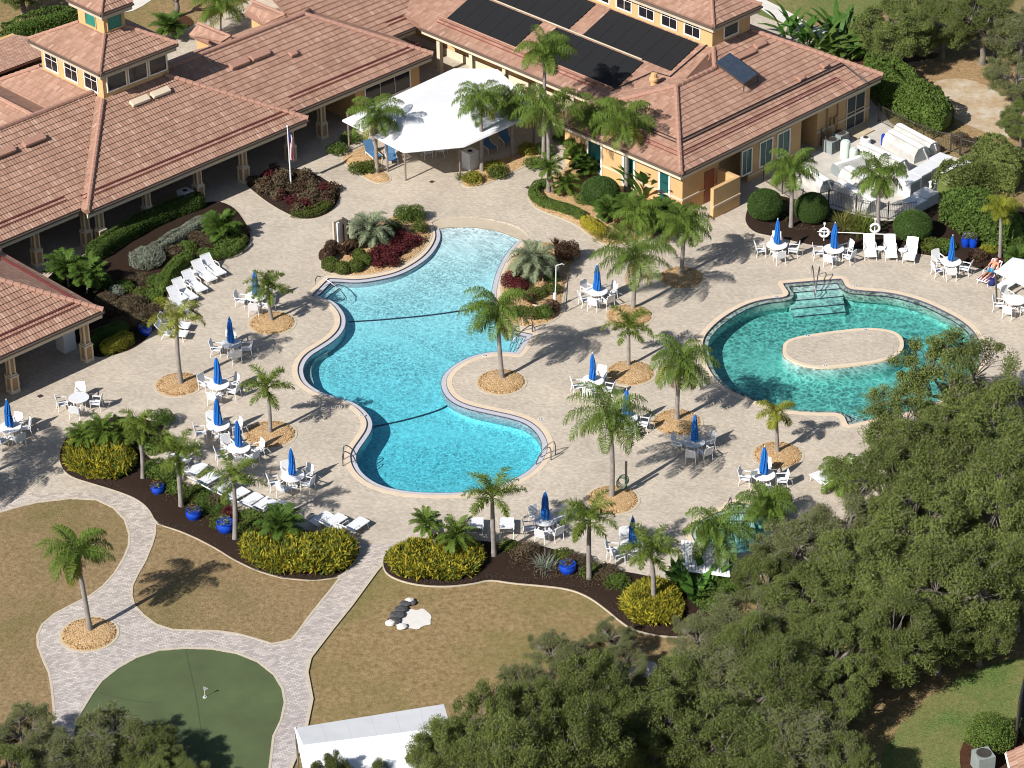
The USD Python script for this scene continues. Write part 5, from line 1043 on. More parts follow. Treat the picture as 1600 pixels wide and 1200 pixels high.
# ---------------------------------------------------------------- palms
def frond(L, el0, droop, az, nl, ll, lw, hang, rr, stiff=.5, origin=(0, 0, 0), r0=.028, vr=0.0):
    """one feather leaf: an arching stalk with leaflets on both sides"""
    m = 12; s = np.linspace(0, 1, m); el = el0 - droop * s ** 1.35
    ds = L / (m - 1); h = np.concatenate([[0], np.cumsum(np.cos(el[:-1]) * ds)]); z = np.concatenate([[0], np.cumsum(np.sin(el[:-1]) * ds)])
    side_b = rr.normal() * .25; azs = az + side_b * s ** 1.5 * .6
    o = np.asarray(origin, float); ca, sa = math.cos(az), math.sin(az)
    P = np.c_[h * np.cos(azs), h * np.sin(azs), z] + o
    mb = MB().tube(P, np.linspace(r0, .008, m), 4, cap=False)
    t = np.linspace(.14, .985, nl); T = np.repeat(t, 2) + rr.normal(0, .006, 2 * nl); sg = np.tile([1, -1], nl)
    T = np.clip(T, .1, .99)
    B = np.stack([np.interp(T, s, P[:, i]) for i in range(3)], 1); tan = np.stack([np.interp(T, s, np.gradient(P[:, i], s)) for i in range(3)], 1); tan /= np.linalg.norm(tan, axis=1, keepdims=True)
    sd_ = np.cross(tan, [0, 0, 1.0]); sd_ /= np.linalg.norm(sd_, axis=1, keepdims=True) + 1e-9; upn = np.cross(sd_, tan)
    ln = ll * np.sin(PI * np.clip(.18 + .80 * T, 0, 1)) ** .7 * rr.uniform(.85, 1.1, len(T))
    vee = rr.uniform(-.15, .55, len(T)) if not vr else rr.uniform(-.9, 1.1, len(T))
    d1 = sd_ * sg[:, None] * .8 + tan * stiff + upn * vee[:, None]; d1 /= np.linalg.norm(d1, axis=1, keepdims=True)
    d2 = d1 * (1 - hang) + np.array([0, 0, -1.0]) * hang + rr.normal(0, .06, d1.shape); d2 /= np.linalg.norm(d2, axis=1, keepdims=True)
    mid = B + d1 * (ln * .45)[:, None]; tip = mid + d2 * (ln * .6)[:, None]
    w = np.cross(d1, upn); w /= np.linalg.norm(w, axis=1, keepdims=True) + 1e-9; w = w * lw / 2
    v = np.stack([B - w * .5, B + w * .5, mid + w, mid - w, tip], 1); k = np.arange(len(T))[:, None] * 5
    mb.add(v.reshape(-1, 3), np.vstack([k + [0, 1, 2], k + [0, 2, 3], k + [3, 2, 4]]))
    return mb
def palm(name, label, base, top, kind, rr, group=None, mat=None, scale=1.0, bend=0.0, trunk_r=.15):
    """trunk from base to top (world points), crown by kind"""
    base, top = np.asarray(base, float), np.asarray(top, float); o = thing(name, label, 'palm tree', base, 0, group)
    q = top - base; n = 9; s = np.linspace(0, 1, n); off = np.outer(np.sin(s * PI) * bend, [1, .3, 0]); P = np.outer(s, q) + off
    K = dict(queen=dict(n=18, L=2.55, el=(1.2, -.35), droop=(1.5, 2.2), nl=60, ll=.80, lw=.034, hang=.78, stiff=.32, mat='leaf_palm'),
             fox=dict(n=12, L=2.2, el=(1.35, .05), droop=(1.5, 2.2), nl=64, ll=.45, lw=.036, hang=.3, stiff=.55, mat='leaf_palm_foxtail', vee=1.0),
             gold=dict(n=10, L=2.0, el=(1.2, .1), droop=(1.6, 2.2), nl=50, ll=.58, lw=.034, hang=.5, stiff=.40, mat='leaf_palm_gold'),
             pygmy=dict(n=30, L=1.15, el=(1.3, -.35), droop=(.9, 1.5), nl=34, ll=.26, lw=.032, hang=.15, stiff=.6, mat='leaf_palm'),
             pindo=dict(n=34, L=1.75, el=(1.35, -.25), droop=(1.7, 2.4), nl=46, ll=.42, lw=.04, hang=.15, stiff=.6, mat='leaf_pindo'),
             areca=dict(n=34, L=1.7, el=(1.45, .2), droop=(1.0, 1.8), nl=36, ll=.42, lw=.05, hang=.3, stiff=.6, mat='leaf_lush'))[kind]
    rr_ = trunk_r * np.interp(s, [0, .06, .2, .6, 1], [1.45, 1.15, 1.05, 1.0, .72]) * (1 + .035 * (np.arange(n) % 2))
    if q[2] > .5: part(o, 'trunk', MB().tube(np.vstack([[0, 0, -.1], P[1:]]), rr_, 9), 'trunk_brown' if kind in ('pindo', 'pygmy') else 'trunk_grey', True)
    if kind in ('queen', 'pindo'):
        bt = MB()
        for k in range(12):
            a = k * 2.4; r_ = trunk_r * .9; c = q - [0, 0, .06 + .045 * k]
            bt.tube([c + [r_ * .5 * math.cos(a), r_ * .5 * math.sin(a), -.12], c + [r_ * 2.0 * math.cos(a), r_ * 2.0 * math.sin(a), .12 + .1 * rr.random()]], [.055, .02], 4)
        part(o, 'old_leaf_bases', bt, 'boot_brown')
        if kind == 'queen' and scale > .8:
            for k in range(int(rr.integers(0, 4))): part(o, 'dead_frond', frond(1.3 * scale, -.5 - .5 * rr.random(), 1.0, rr.uniform(0, 6.28), 26, .5, .03, .9, rr, .3, q - [0, 0, .25]), 'boot_brown', label='dry brown hanging frond')
    else:
        part(o, 'crownshaft', MB().tube([q - [0, 0, .1], q + [0, 0, .35]], [trunk_r * .78, trunk_r * .4], 8), mat or K['mat'], True)
    N = K['n'] + int(rr.integers(-2, 3)); vary = rr.uniform(.92, 1.1); lay = np.linspace(0, 1, N)
    for k in range(N):
        u = lay[k]; el0 = K['el'][0] + (K['el'][1] - K['el'][0]) * u + rr.normal(0, .10); az = k * 2.399 + rr.normal(0, .2)
        L = K['L'] * scale * vary * (.72 + .28 * math.sin(PI * min(1, .25 + u * .8))) * rr.uniform(.9, 1.08)
        dr = K['droop'][0] + (K['droop'][1] - K['droop'][0]) * (1 - u) * .6 + rr.normal(0, .12); dr = min(dr, el0 + 1.42)
        m_ = mat or K['mat']
        if kind == 'queen' and u > .88 and rr.random() < .5: m_ = 'leaf_palm_gold'
        part(o, 'frond', frond(L, el0, dr, az, K['nl'], K['ll'] * scale ** .5, K['lw'], K['hang'], rr, K['stiff'], q + [0, 0, .12 * (1 - u)], vr=K.get('vee', 0)), m_)
    return o
rng = np.random.default_rng(21)
# (base px, crown heart px, kind, scale, label)
PALMS = [
 ((141, 986), (119, 865), 'queen', .82, 'palm standing in the gravel ring between the lawns'), ((283, 600), (276, 500), 'gold', .92, 'yellowing palm in the leftmost gravel ring on the deck'),
 ((425, 502), (419, 452), 'fox', .72, 'short palm in the ring left of the pool steps'), ((422, 677), (417, 608), 'fox', .78, 'palm in the ring left of the pool waist'),
 ((785, 592), (778, 487), 'queen', .95, 'palm in the ring on the pool peninsula'), ((956, 777), (952, 655), 'queen', 1.0, 'tall drooping palm with brown skirt in the lower gravel ring'),
 ((1058, 657), (1064, 570), 'queen', .95, 'palm in the ring left of the round pool'), ((1215, 708), (1213, 648), 'gold', .68, 'small golden palm in the ring below the round pool'),
 ((982, 572), (982, 515), 'fox', .78, 'short palm in the ring right of the peninsula'), ((989, 482), (990, 405), 'queen', 1.05, 'full palm in the ring behind the short one'),
 ((1065, 430), (1070, 352), 'queen', .88, 'palm in the shaded ring below the bath house corner'), ((590, 271), (588, 183), 'queen', .92, 'palm before the left side of the white canopy'),
 ((753, 270), (750, 160), 'queen', .92, 'palm before the middle of the white canopy'), ((801, 247), (799, 160), 'queen', .68, 'slimmer palm at the right of the white canopy'),
 ((857, 303), (855, 172), 'queen', .98, 'tall palm at the tip of the gravel corner bed'), ((849, 262), (851, 82), 'queen', .98, 'tallest palm, crown against the solar mats'),
 ((940, 272), (935, 183), 'queen', .9, 'palm before the bath house end wall, left one'), ((978, 303), (976, 192), 'queen', .95, 'palm before the bath house end wall, right one'),
 ((1236, 358), (1238, 268), 'queen', .82, 'palm between the two left globe shrubs'), ((1373, 362), (1375, 278), 'queen', .88, 'palm before the white pump covers'),
 ((1562, 406), (1564, 330), 'gold', .72, 'golden palm beside the big hedge at the right'), ((921, 908), (921, 815), 'fox', .92, 'palm in the right mulch bed behind the blue pot'),
 ((772, 871), (769, 778), 'fox', .85, 'palm at the top of the right mulch bed'), ((223, 750), (217, 672), 'fox', .68, 'first palm of the lower left bed, beside the yellow crotons'),
 ((283, 794), (277, 712), 'fox', .82, 'second palm of the lower left bed'), ((367, 845), (365, 752), 'fox', .9, 'third palm of the lower left bed, beside the largest pot'),
 ((1020, 951), (1017, 865), 'fox', .85, 'palm rising from the lowest yellow crotons'), ((1124, 895), (1121, 832), 'queen', .95, 'palm bending over the pergola'),
 ((1203, 815), (1196, 790), 'queen', .8, 'low palm beside the spa under the oaks'), ((1322, 762), (1318, 745), 'queen', .62, 'small palm at the edge of the oaks'),
 ((866, 305), (857, 262), 'pygmy', .95, 'slim pygmy palm on the pavers behind the corner bed'), ((915, 262), (906, 232), 'queen', .5, 'young palm at the bath house porch'),
 ((1010, 378), (1000, 338), 'queen', .75, 'low palm in the gravel corner bed')]
for (b, t, k, sc, lab) in PALMS:
    bp = at(*b); tp = above(*t, bp); tp[2] = max(tp[2], .4)
    palm('golden_palm' if k == 'gold' else 'foxtail_palm' if k == 'fox' else 'pygmy_palm' if k == 'pygmy' else 'queen_palm', lab, bp, tp, k, rng, None, scale=sc, bend=rng.normal(0, .045), trunk_r=.10 if sc < .8 else .118)
PALMS_ = 0
for b, t, lab in (((-80, 770), (-88, 655), 'palm outside the left edge, whose shadow crosses the pavers'), ((-135, 822), (-143, 706), 'second palm outside the left edge')):
    bp = at(*b); palm('queen_palm', lab, bp, above(*t, bp), 'queen', rng, None, scale=.9, trunk_r=.118)
LOW = [((578, 383), (577, 362), 'pindo', 1.0, 'pale grey-green palm in the left beach bed', 'pindo_palm'), ((836, 440), (834, 410), 'pindo', 1.12, 'pale grey-green palm in the right beach bed', 'pindo_palm'),
       ((150, 708), (128, 682), 'pygmy', .9, 'pygmy palm in the lower left crotons, left stem', 'pygmy_palm'), ((156, 709), (160, 676), 'pygmy', .95, 'pygmy palm in the lower left crotons, middle stem', 'pygmy_palm'), ((163, 706), (190, 678), 'pygmy', .95, 'pygmy palm in the lower left crotons, right stem', 'pygmy_palm'),
       ((690, 868), (666, 820), 'pygmy', .85, 'pygmy palm leaning left over the middle crotons', 'pygmy_palm'), ((702, 876), (713, 838), 'pygmy', 1.05, 'pygmy palm leaning right over the middle crotons', 'pygmy_palm'),
       ((440, 848), (440, 828), 'areca', .95, 'dense green clump palm behind the crotons left of the path', 'clump_palm'), ((347, 376), (346, 362), 'areca', 1.0, 'dense green clump palm at the end of the porch hedge', 'clump_palm'),
       ((108, 452), (104, 428), 'areca', 1.0, 'clump palm beside the pavilion roof, left half', 'clump_palm'), ((135, 462), (138, 436), 'areca', .95, 'clump palm beside the pavilion roof, right half', 'clump_palm'),
       ((886, 305), (884, 290), 'pygmy', 1.1, 'short palm left of the dark globe shrub', 'pygmy_palm'), ((916, 278), (912, 266), 'areca', .7, 'green clump palm behind the dark globe shrub', 'clump_palm'),
       ((955, 345), (950, 332), 'areca', .72, 'low clump palm at the front of the corner bed', 'clump_palm'), ((985, 350), (985, 328), 'areca', .8, 'yellow-green clump palm in the middle of the corner bed', 'clump_palm'), ((1040, 350), (1035, 335), 'areca', .75, 'clump palm under the bath house eave corner', 'clump_palm'),
       ((262, 62), (264, 48), 'areca', 1.0, 'bright green palm behind the tower', 'clump_palm'), ((345, 55), (345, 12), 'queen', .9, 'palm behind the clubhouse ridge', 'queen_palm'), ((1585, 430), (1590, 410), 'areca', .6, 'grassy clump palm by the awning', 'clump_palm')]
for (b, t, k, sc, lab, nm) in LOW:
    bp = at(*b); tp = above(*t, bp); tp[2] = max(tp[2], .15)
    palm(nm, lab, bp, tp, k, rng, None, scale=sc, trunk_r=.17 if k == 'pindo' else .06)

# ---------------------------------------------------------------- shrubs, hedges, flower masses
def blob(c, rad, n, ln, wd, rr, lump=.12, lo=-.2, jit=.7, depth=.12):
    """leaves over an uneven ellipsoid"""
    d = rr.normal(size=(n * 2, 3)); d /= np.linalg.norm(d, axis=1, keepdims=True); d = d[d[:, 2] > lo][:n]
    from_n = fbm_(d * 2.3 + rr.uniform(0, 50)); r = 1 + lump * (from_n - .5) * 2 - depth * rr.random(len(d)) ** 2
    p = np.asarray(c) + d * np.asarray(rad) * r[:, None]; nrm = d / np.asarray(rad); nrm /= np.linalg.norm(nrm, axis=1, keepdims=True)
    return leaves(p, ln, wd, rr, nrm=nrm * .6, jit=jit)
import meshkit
def fbm_(p): return meshkit.fbm(p, 3, 5)
def core(c, rad): 
    s = trimesh.creation.icosphere(2); v = s.vertices * np.asarray(rad); v[:, 2] = np.maximum(v[:, 2], -rad[2] * .9); return MB().add(v + np.asarray(c), s.faces)
def shrub(name, x, y, r, h, mat, label, cat='shrub', group=None, ln=.10, dens=420, lump=.12, rr=rng, r2=None, lift=0.0, z=.05, rz=0.0, wd=None, depth=None):
    """rounded bush whose foot is at the pixel"""
    b = at(x, y); o = thing(name, label, cat, b, rz, group); r2 = r2 or r
    rad = np.array([r, r2, h / 2]); c = [0, 0, h / 2 + lift]
    part(o, 'inner_branches', core(c, rad * (.84 if lump < .15 else .58)), mat); area = 4 * PI * ((r * r2 + r * h / 2 + r2 * h / 2) / 3)
    part(o, 'foliage', blob(c, rad * (1 if lump < .15 else 1.08), int(area * dens), ln, wd or ln * .5, rr, lump, -.6, depth=depth or (.12 if lump < .15 else .40)), mat, kind='stuff')
    return o
def globe_px(x, y, rx, label, squash=.92, mat='leaf_globe'):
    """clipped globe seen at the pixel with a radius in pixels"""
    b = at(x, y + rx * .75); k = FPX / ((b - CAM) @ fw); r = rx / k
    return shrub('globe_shrub', x, y + rx * .72, r, 2 * r * squash, mat, label, 'shrub', None, ln=.085, dens=900, lump=.03)
globe_px(1195, 323, 28, 'clipped green globe shrub, left of the pair by the bath house'); globe_px(1268, 328, 27, 'clipped green globe shrub, right of the pair by the bath house'); globe_px(1425, 353, 31, 'wide clipped globe shrub behind the three loungers', .8); globe_px(938, 298, 31, 'dark broad dome shrub before the bath house end wall', .75)
def hedge(name, line, w, h, mat, label, cat='hedge', ln=.10, dens=420, lump=.10, rr=rng, z=0.0, wd=None, taper=.0):
    """hedge along a line of ground points (world xy): lumpy rounded box"""
    ls = LineString(np.asarray(line)); L = ls.length; n = int(L * (w + 2 * h) * dens)
    c = np.asarray(line).mean(0); o = thing(name, label, cat, [c[0], c[1], 0])
    t = rr.uniform(0, L, n); P = np.array([ls.interpolate(x).coords[0] for x in t]); T = np.array([ls.interpolate(min(x + .1, L)).coords[0] for x in t]) - np.array([ls.interpolate(max(x - .1, 0)).coords[0] for x in t])
    T /= np.linalg.norm(T, axis=1, keepdims=True); N = np.c_[-T[:, 1], T[:, 0]]
    a = rr.uniform(-.15, PI + .15, n); ex = .55
    sx_ = np.sign(np.cos(a)) * np.abs(np.cos(a)) ** ex; sz = np.abs(np.sin(a)) ** ex
    lum = 1 + lump * 2 * (meshkit.fbm(np.c_[P * 1.4, a], 3, 9) - .5) - .10 * rr.random(n) ** 2
    endf = np.clip(np.minimum(t, L - t) / (w * .5), 0, 1) ** .5
    p = np.c_[P + N * (sx_ * w / 2 * lum * (.55 + .45 * endf))[:, None], z + .04 + sz * h * lum * (.72 + .28 * endf)] - [c[0], c[1], 0]
    nrm = np.c_[N * np.cos(a)[:, None], np.sin(a)]
    part(o, 'foliage', leaves(p, ln, wd or ln * .5, rr, nrm=nrm * .6, jit=.7), mat, kind='stuff')
    k = max(int(L / .35), 2); q = np.array([ls.interpolate(x).coords[0] for x in np.linspace(.0, L, k)]) - c; mb = MB()
    mb.tube(np.c_[q, np.full(k, z + h * .40)], [min(w, h) * .36 * (1 if 0 < i < k - 1 else .5) for i in range(k)], 8); v = mb.v[0]; v[:, 2] = z + (v[:, 2] - z - h * .4) * (h * .46 / (min(w, h) * .36)) + h * .42
    part(o, 'inner_branches', mb, mat)
    return o
hedge('clipped_hedge', pts([(142, 412), (180, 385), (225, 360), (275, 337), (318, 322)]), 1.15, 1.05, 'leaf_hedge', 'long clipped green hedge along the clubhouse porch', dens=520)
hedge('silver_hedge', pts([(222, 412), (245, 400), (270, 382), (300, 365), (322, 352)]), 1.0, .7, 'leaf_silver', 'silvery grey shrub row below the green hedge', lump=.2, dens=480)
shrub('silver_shrub', 230, 416, 1.0, 1.1, 'leaf_silver', 'round silvery shrub at the lower end of the silver row', lump=.2)
hedge('golden_hedge', pts([(252, 462), (262, 440), (280, 420), (300, 408)]), .9, .8, 'leaf_mixed', 'yellowish shrub row behind the left loungers', lump=.2)
hedge('golden_hedge', pts([(310, 402), (335, 405), (360, 398), (380, 385)]), .9, .6, 'leaf_mixed', 'yellowish shrub row below the clump palm at the porch hedge', lump=.25)
hedge('brown_hedge', pts([(290, 372), (315, 380), (335, 385)]), .9, .5, 'leaf_brownish', 'brownish shrub row between the silver row and the clump palm', lump=.25)
for x, y, r, h, m, w in ((167, 477, .62, .7, 'leaf_brownish', 'brownish round shrub beside the pavilion roof tip'), (203, 490, .85, .95, 'leaf_brownish', 'largest brownish round shrub left of the loungers'), (183, 462, .45, .6, 'leaf_silver', 'small blue-green shrub between the brownish ones'), (222, 466, .5, .65, 'leaf_green_low', 'small olive shrub beside the largest brownish one'), (225, 442, .5, .6, 'leaf_brownish', 'small brown shrub above the olive one'), (205, 440, .5, .6, 'leaf_brownish', 'small brown shrub at the hedge foot'), (224, 497, .5, .6, 'leaf_brownish', 'brown shrub at the shade edge'), (190, 515, .6, .7, 'leaf_brownish', 'left shrub in the pavilion shade'), (212, 512, .6, .7, 'leaf_brownish', 'right shrub in the pavilion shade')):
    shrub('low_shrub', x, y, r, h, m, w, lump=.2)
hedge('variegated_hedge', pts([(160, 556), (185, 546), (207, 536)]), .8, .85, 'leaf_yellow', 'yellow and green hedge by the pavilion pillar', lump=.15)
hedge('clipped_hedge', pts([(140, 545), (165, 535), (200, 522)]), 1.0, .9, 'leaf_hedge', 'dark hedge in the pavilion shade behind the yellow one')
# flagpole bed
for i in range(34):
    while True:
        x, y = rng.uniform(388, 528), rng.uniform(262, 338)
        if beds['FLAG'].buffer(-.35).contains(Point(*at2(x, y))): break
    shrub('bronze_shrub', x, y, rng.uniform(.35, .55), rng.uniform(.45, .75), ('leaf_brownish', 'leaf_bronze', 'leaf_red')[0 if rng.random() < .55 else 1 if rng.random() < .75 else 2], 'low shrub among the others of the flagpole bed', group='shrubs filling the flagpole bed', lump=.5, dens=170, ln=.17, depth=.5)
hedge('low_hedge', pts([(455, 338), (475, 338), (497, 334), (515, 322)]), .8, .45, 'leaf_green_low', 'low grey-green hedge at the front of the flagpole bed')
# beds beside the beach
def cordyline(x, y, label, mat, n=46, L=.6):
    b = at(x, y); o = thing('cordyline', label, 'plant', b); rr = np.random.default_rng(int(x * 7 + y)); a = rr.uniform(0, 2 * PI, n); el = rr.uniform(.25, 1.4, n); l_ = L * rr.uniform(.7, 1.2, n); z = rr.uniform(.1, .45, n); mb = MB()
    for i in range(n):
        d = np.array([math.cos(a[i]) * math.cos(el[i]), math.sin(a[i]) * math.cos(el[i]), math.sin(el[i])]); s = np.array([-math.sin(a[i]), math.cos(a[i]), 0]) * .045; p0 = np.array([0, 0, z[i]]); p1 = p0 + d * l_[i] * .55; p2 = p0 + d * l_[i] + [0, 0, -.12 * l_[i]]
        mb.add(np.array([p0 - s * .4, p0 + s * .4, p1 + s, p1 - s, p2]), [[0, 1, 2], [0, 2, 3], [3, 2, 4]])
    part(o, 'leaf_blades', mb, mat, kind='stuff'); part(o, 'stem', MB().tube([(0, 0, 0), (0, 0, .5)], .03, 5), 'boot_brown'); return o
cordyline(541, 402, 'dark red spiky plant inside the clipped mounds', 'leaf_bronze', 60, .8); cordyline(830, 478, 'dark red spiky plant in the right beach bed', 'leaf_red', 40, .7); cordyline(868, 392, 'dark spiky plant at the top of the right beach bed', 'leaf_bronze', 40, .7)
for i, (x, y, r, h, m, w) in enumerate(((512, 410, .5, .95, 'leaf_bronze', 'reddish'), (519, 397, .45, .9, 'leaf_bronze', 'upper reddish'), (517, 423, .55, .85, 'leaf_green_low', 'lower left'), (535, 427, .5, .75, 'leaf_green_low', 'lower middle'), (556, 424, .5, .75, 'leaf_green_low', 'lower right'), (562, 408, .42, .8, 'leaf_green_low', 'right'), (572, 416, .38, .8, 'leaf_green_low', 'outer right'), (550, 392, .45, .8, 'leaf_bronze', 'back'))):
    shrub('clipped_mound', x, y, r, h, m, f'clipped mound, {w} one of the ring in the left beach bed', lump=.08)
for i, (x, y) in enumerate(((581, 411), (592, 417), (588, 402), (606, 410), (600, 398), (615, 402), (627, 396), (620, 388), (638, 388), (633, 378), (648, 382), (625, 372), (612, 415))):
    shrub('red_shrub', x, y, .42, .6, 'leaf_red', 'dark red leafy shrub along the left beach bed', group='red shrubs of the left beach bed', lump=.45, dens=210, ln=.16, depth=.45)
for x, y, r, h, m, w in ((632, 348, .6, 1.1, 'leaf_mixed', 'leafy green and red croton, left of the two behind the pale palm'), (650, 345, .55, 1.0, 'leaf_mixed', 'leafy green and red croton, right of the two behind the pale palm'), (655, 365, .42, .9, 'leaf_green_low', 'upright green shrub at the beach corner'), (614, 366, .5, .9, 'leaf_hedge', 'dark shrub right of the pale palm trunk'), (600, 372, .4, .7, 'leaf_hedge', 'smaller dark shrub at the pale palm trunk'),
    (800, 448, .62, .9, 'leaf_red', 'crimson shrub at the water edge of the right beach bed'), (812, 455, .5, .8, 'leaf_red', 'second crimson shrub beside the first'), (893, 408, .5, 1.3, 'leaf_bronze', 'rust brown clipped shrub in the right beach bed'), (880, 410, .5, 1.3, 'leaf_bronze', 'dark brown shrub beside the rust one'), (862, 458, .5, .6, 'leaf_green_low', 'olive shrub behind the pale shower post'), (838, 466, .55, .6, 'leaf_green_low', 'olive shrub beside the dark red spiky plant'), (862, 488, .45, .75, 'leaf_bronze', 'rust and green mound at the shower posts'), (850, 496, .5, .7, 'leaf_mixed', 'orange green mound at the foot of the right beach bed'), (834, 497, .5, .65, 'leaf_green_low', 'green mound at the pool coping'), (862, 440, .45, .6, 'leaf_hedge', 'dark shrub under the right pale palm'), (813, 492, .5, .5, 'leaf_green_low', 'low mound behind the peninsula palm crown')):
    shrub('bed_shrub', x, y, r, h, m, w, lump=.2)
# rocks
def rock(x, y, r, label, mat='coping', h=.5):
    b = at(x, y); s = trimesh.creation.icosphere(2); v = s.vertices * (1 + .5 * (meshkit.fbm(s.vertices * 1.6 + x, 3, 2) - .5)[:, None]) * [r, r * .8, r * h]; o = single('boulder', MB().add(v + b + [0, 0, r * .15], s.faces), mat, label, 'rock')
    return o
rock(600, 386, .5, 'tan boulder behind the red shrubs of the left beach bed'); rock(838, 480, .3, 'small tan boulder by the spiky plant of the right beach bed'); rock(1326, 360, .25, 'pale stone behind the life ring'); rock(785, 868, .22, 'pale stone by the palm of the right mulch bed')
# corner bed at the bath house
hedge('clipped_hedge', pts([(860, 293), (840, 297), (833, 307), (842, 320), (862, 327), (890, 335), (912, 346)]), .62, .6, 'leaf_mixed', 'low clipped hedge round the tip of the gravel corner bed', dens=520)
hedge('low_hedge', pts([(912, 350), (930, 364), (945, 372)]), .8, .65, 'leaf_croton', 'yellow croton row at the front of the corner bed')
def clump(name, x, y, label, cat, mat, n, L, W_, rr, spread=.35, el=(.5, 1.45), arch=.5, base_h=.0):
    """clump of strap or paddle leaves"""
    b = at(x, y); o = thing(name, label, cat, b); mb = MB()
    for i in range(n):
        a = rr.uniform(0, 2 * PI); e_ = rr.uniform(*el); l_ = L * rr.uniform(.65, 1.15); w = W_ * rr.uniform(.7, 1.2); p = np.array([rr.normal() * spread, rr.normal() * spread, base_h * rr.random()]); hd = np.array([math.cos(a), math.sin(a), 0]); s = np.array([-math.sin(a), math.cos(a), 0]) * w / 2
        t = np.linspace(0, 1, 5); el_ = e_ - arch * 1.6 * t ** 1.5; q = [p]
        for k in range(1, 5): q.append(q[-1] + (hd * math.cos(el_[k]) + np.array([0, 0, math.sin(el_[k])])) * l_ / 4)
        q = np.array(q); ww = np.array([.25, .8, 1, .8, .05])[:, None] * s; v = np.vstack([q - ww, q + ww]); k = np.arange(4); mb.add(v, np.stack([k, k + 1, k + 6, k + 5], 1))
    part(o, 'leaves', mb, mat, kind='stuff'); return o
rr = np.random.default_rng(31)
for x, y, n, L, w in ((1020, 305, 26, 2.6, 'tallest'), (1045, 312, 22, 2.2, 'right'), (1000, 300, 20, 2.0, 'left')): clump('paddle_plant', x, y, f'broad leaved paddle plant at the bath house corner, {w} one', 'plant', 'leaf_banana', n, L, .5, rr, .35, (.8, 1.45), .35, .4)
for x, y, n, w in ((905, 265, 16, 'left of the two at the bath house porch'), (918, 258, 14, 'right of the two at the bath house porch')): clump('paddle_plant', x, y, f'browning paddle plant, {w}', 'plant', 'leaf_mixed', n, 1.9, .35, rr, .3, (.7, 1.4), .5, .8)
for x, y, w in ((1085, 935, 'beside the lowest crotons'), (1065, 925, 'behind the lowest crotons'), (1100, 915, 'under the pergola edge')): clump('paddle_plant', x, y, f'glossy broad leaved plant {w}', 'plant', 'leaf_banana', 14, 1.7, .45, rr, .25, (.7, 1.4), .35, .2)
for x, y, L, n, m, w in ((945, 372, .9, 160, 'leaf_grass', 'feathery grass at the front tip of the corner bed'), (965, 376, .9, 160, 'leaf_palm', 'green grass clump beside the feathery one'), (1318, 355, 1.2, 220, 'leaf_grass', 'tan ornamental grass behind the life ring'), (1350, 362, 1.3, 240, 'leaf_palm_foxtail', 'green ornamental grass by the pump fence'), (1335, 352, 1.2, 200, 'leaf_grass', 'tan ornamental grass at the fence foot'), (1238, 335, 1.2, 200, 'leaf_grass', 'tan grass between the globe shrubs'), (336, 800, .9, 200, 'leaf_hedge', 'dark strappy clump beside the largest pot'), (352, 806, .9, 180, 'leaf_hedge', 'dark strappy clump behind the largest pot'), (850, 888, .8, 160, 'leaf_silver', 'pale strappy clump in the right mulch bed'), (720, 280, .5, 60, 'leaf_green_low', 'grass tuft at the bin')):
    clump('grass_clump', x, y, w, 'grass', m, n, L, .035, rr, .22, (.4, 1.5), .55)
for x, y, m, w in ((738, 285, 'leaf_yellow', 'bright yellow plant at the bin under the canopy'), (772, 268, 'leaf_yellow', 'yellow striped plant right of the palm'), (825, 240, 'leaf_yellow', 'yellow striped plant at the right canopy post'), (778, 277, 'leaf_green_low', 'green mound in front of the yellow striped plant'), (560, 270, 'leaf_green_low', 'green mound at the left canopy palm'), (577, 268, 'leaf_green_low', 'green mound touching the left canopy palm'), (527, 240, 'leaf_mixed', 'yellow-green shrub at the clubhouse step'), (548, 222, 'leaf_mixed', 'leafy shrub at the left canopy post'), (835, 262, 'leaf_mixed', 'leafy plant behind the tall palm'), (850, 240, 'leaf_hedge', 'dark shrub behind the tall palm'), (880, 222, 'leaf_hedge', 'dark shrub at the porch end'), (1000, 360, 'leaf_red', 'dark red plant in the middle of the corner bed'), (975, 358, 'leaf_red', 'dark red plant left in the corner bed'), (915, 318, 'leaf_mixed', 'small yellow plant in the gravel of the corner bed'), (1025, 362, 'leaf_hedge', 'green shrub at the right end of the corner bed')):
    shrub('bed_plant', x, y, .6, .65, m, w, 'plant', lump=.3, ln=.16, dens=240, wd=.06)
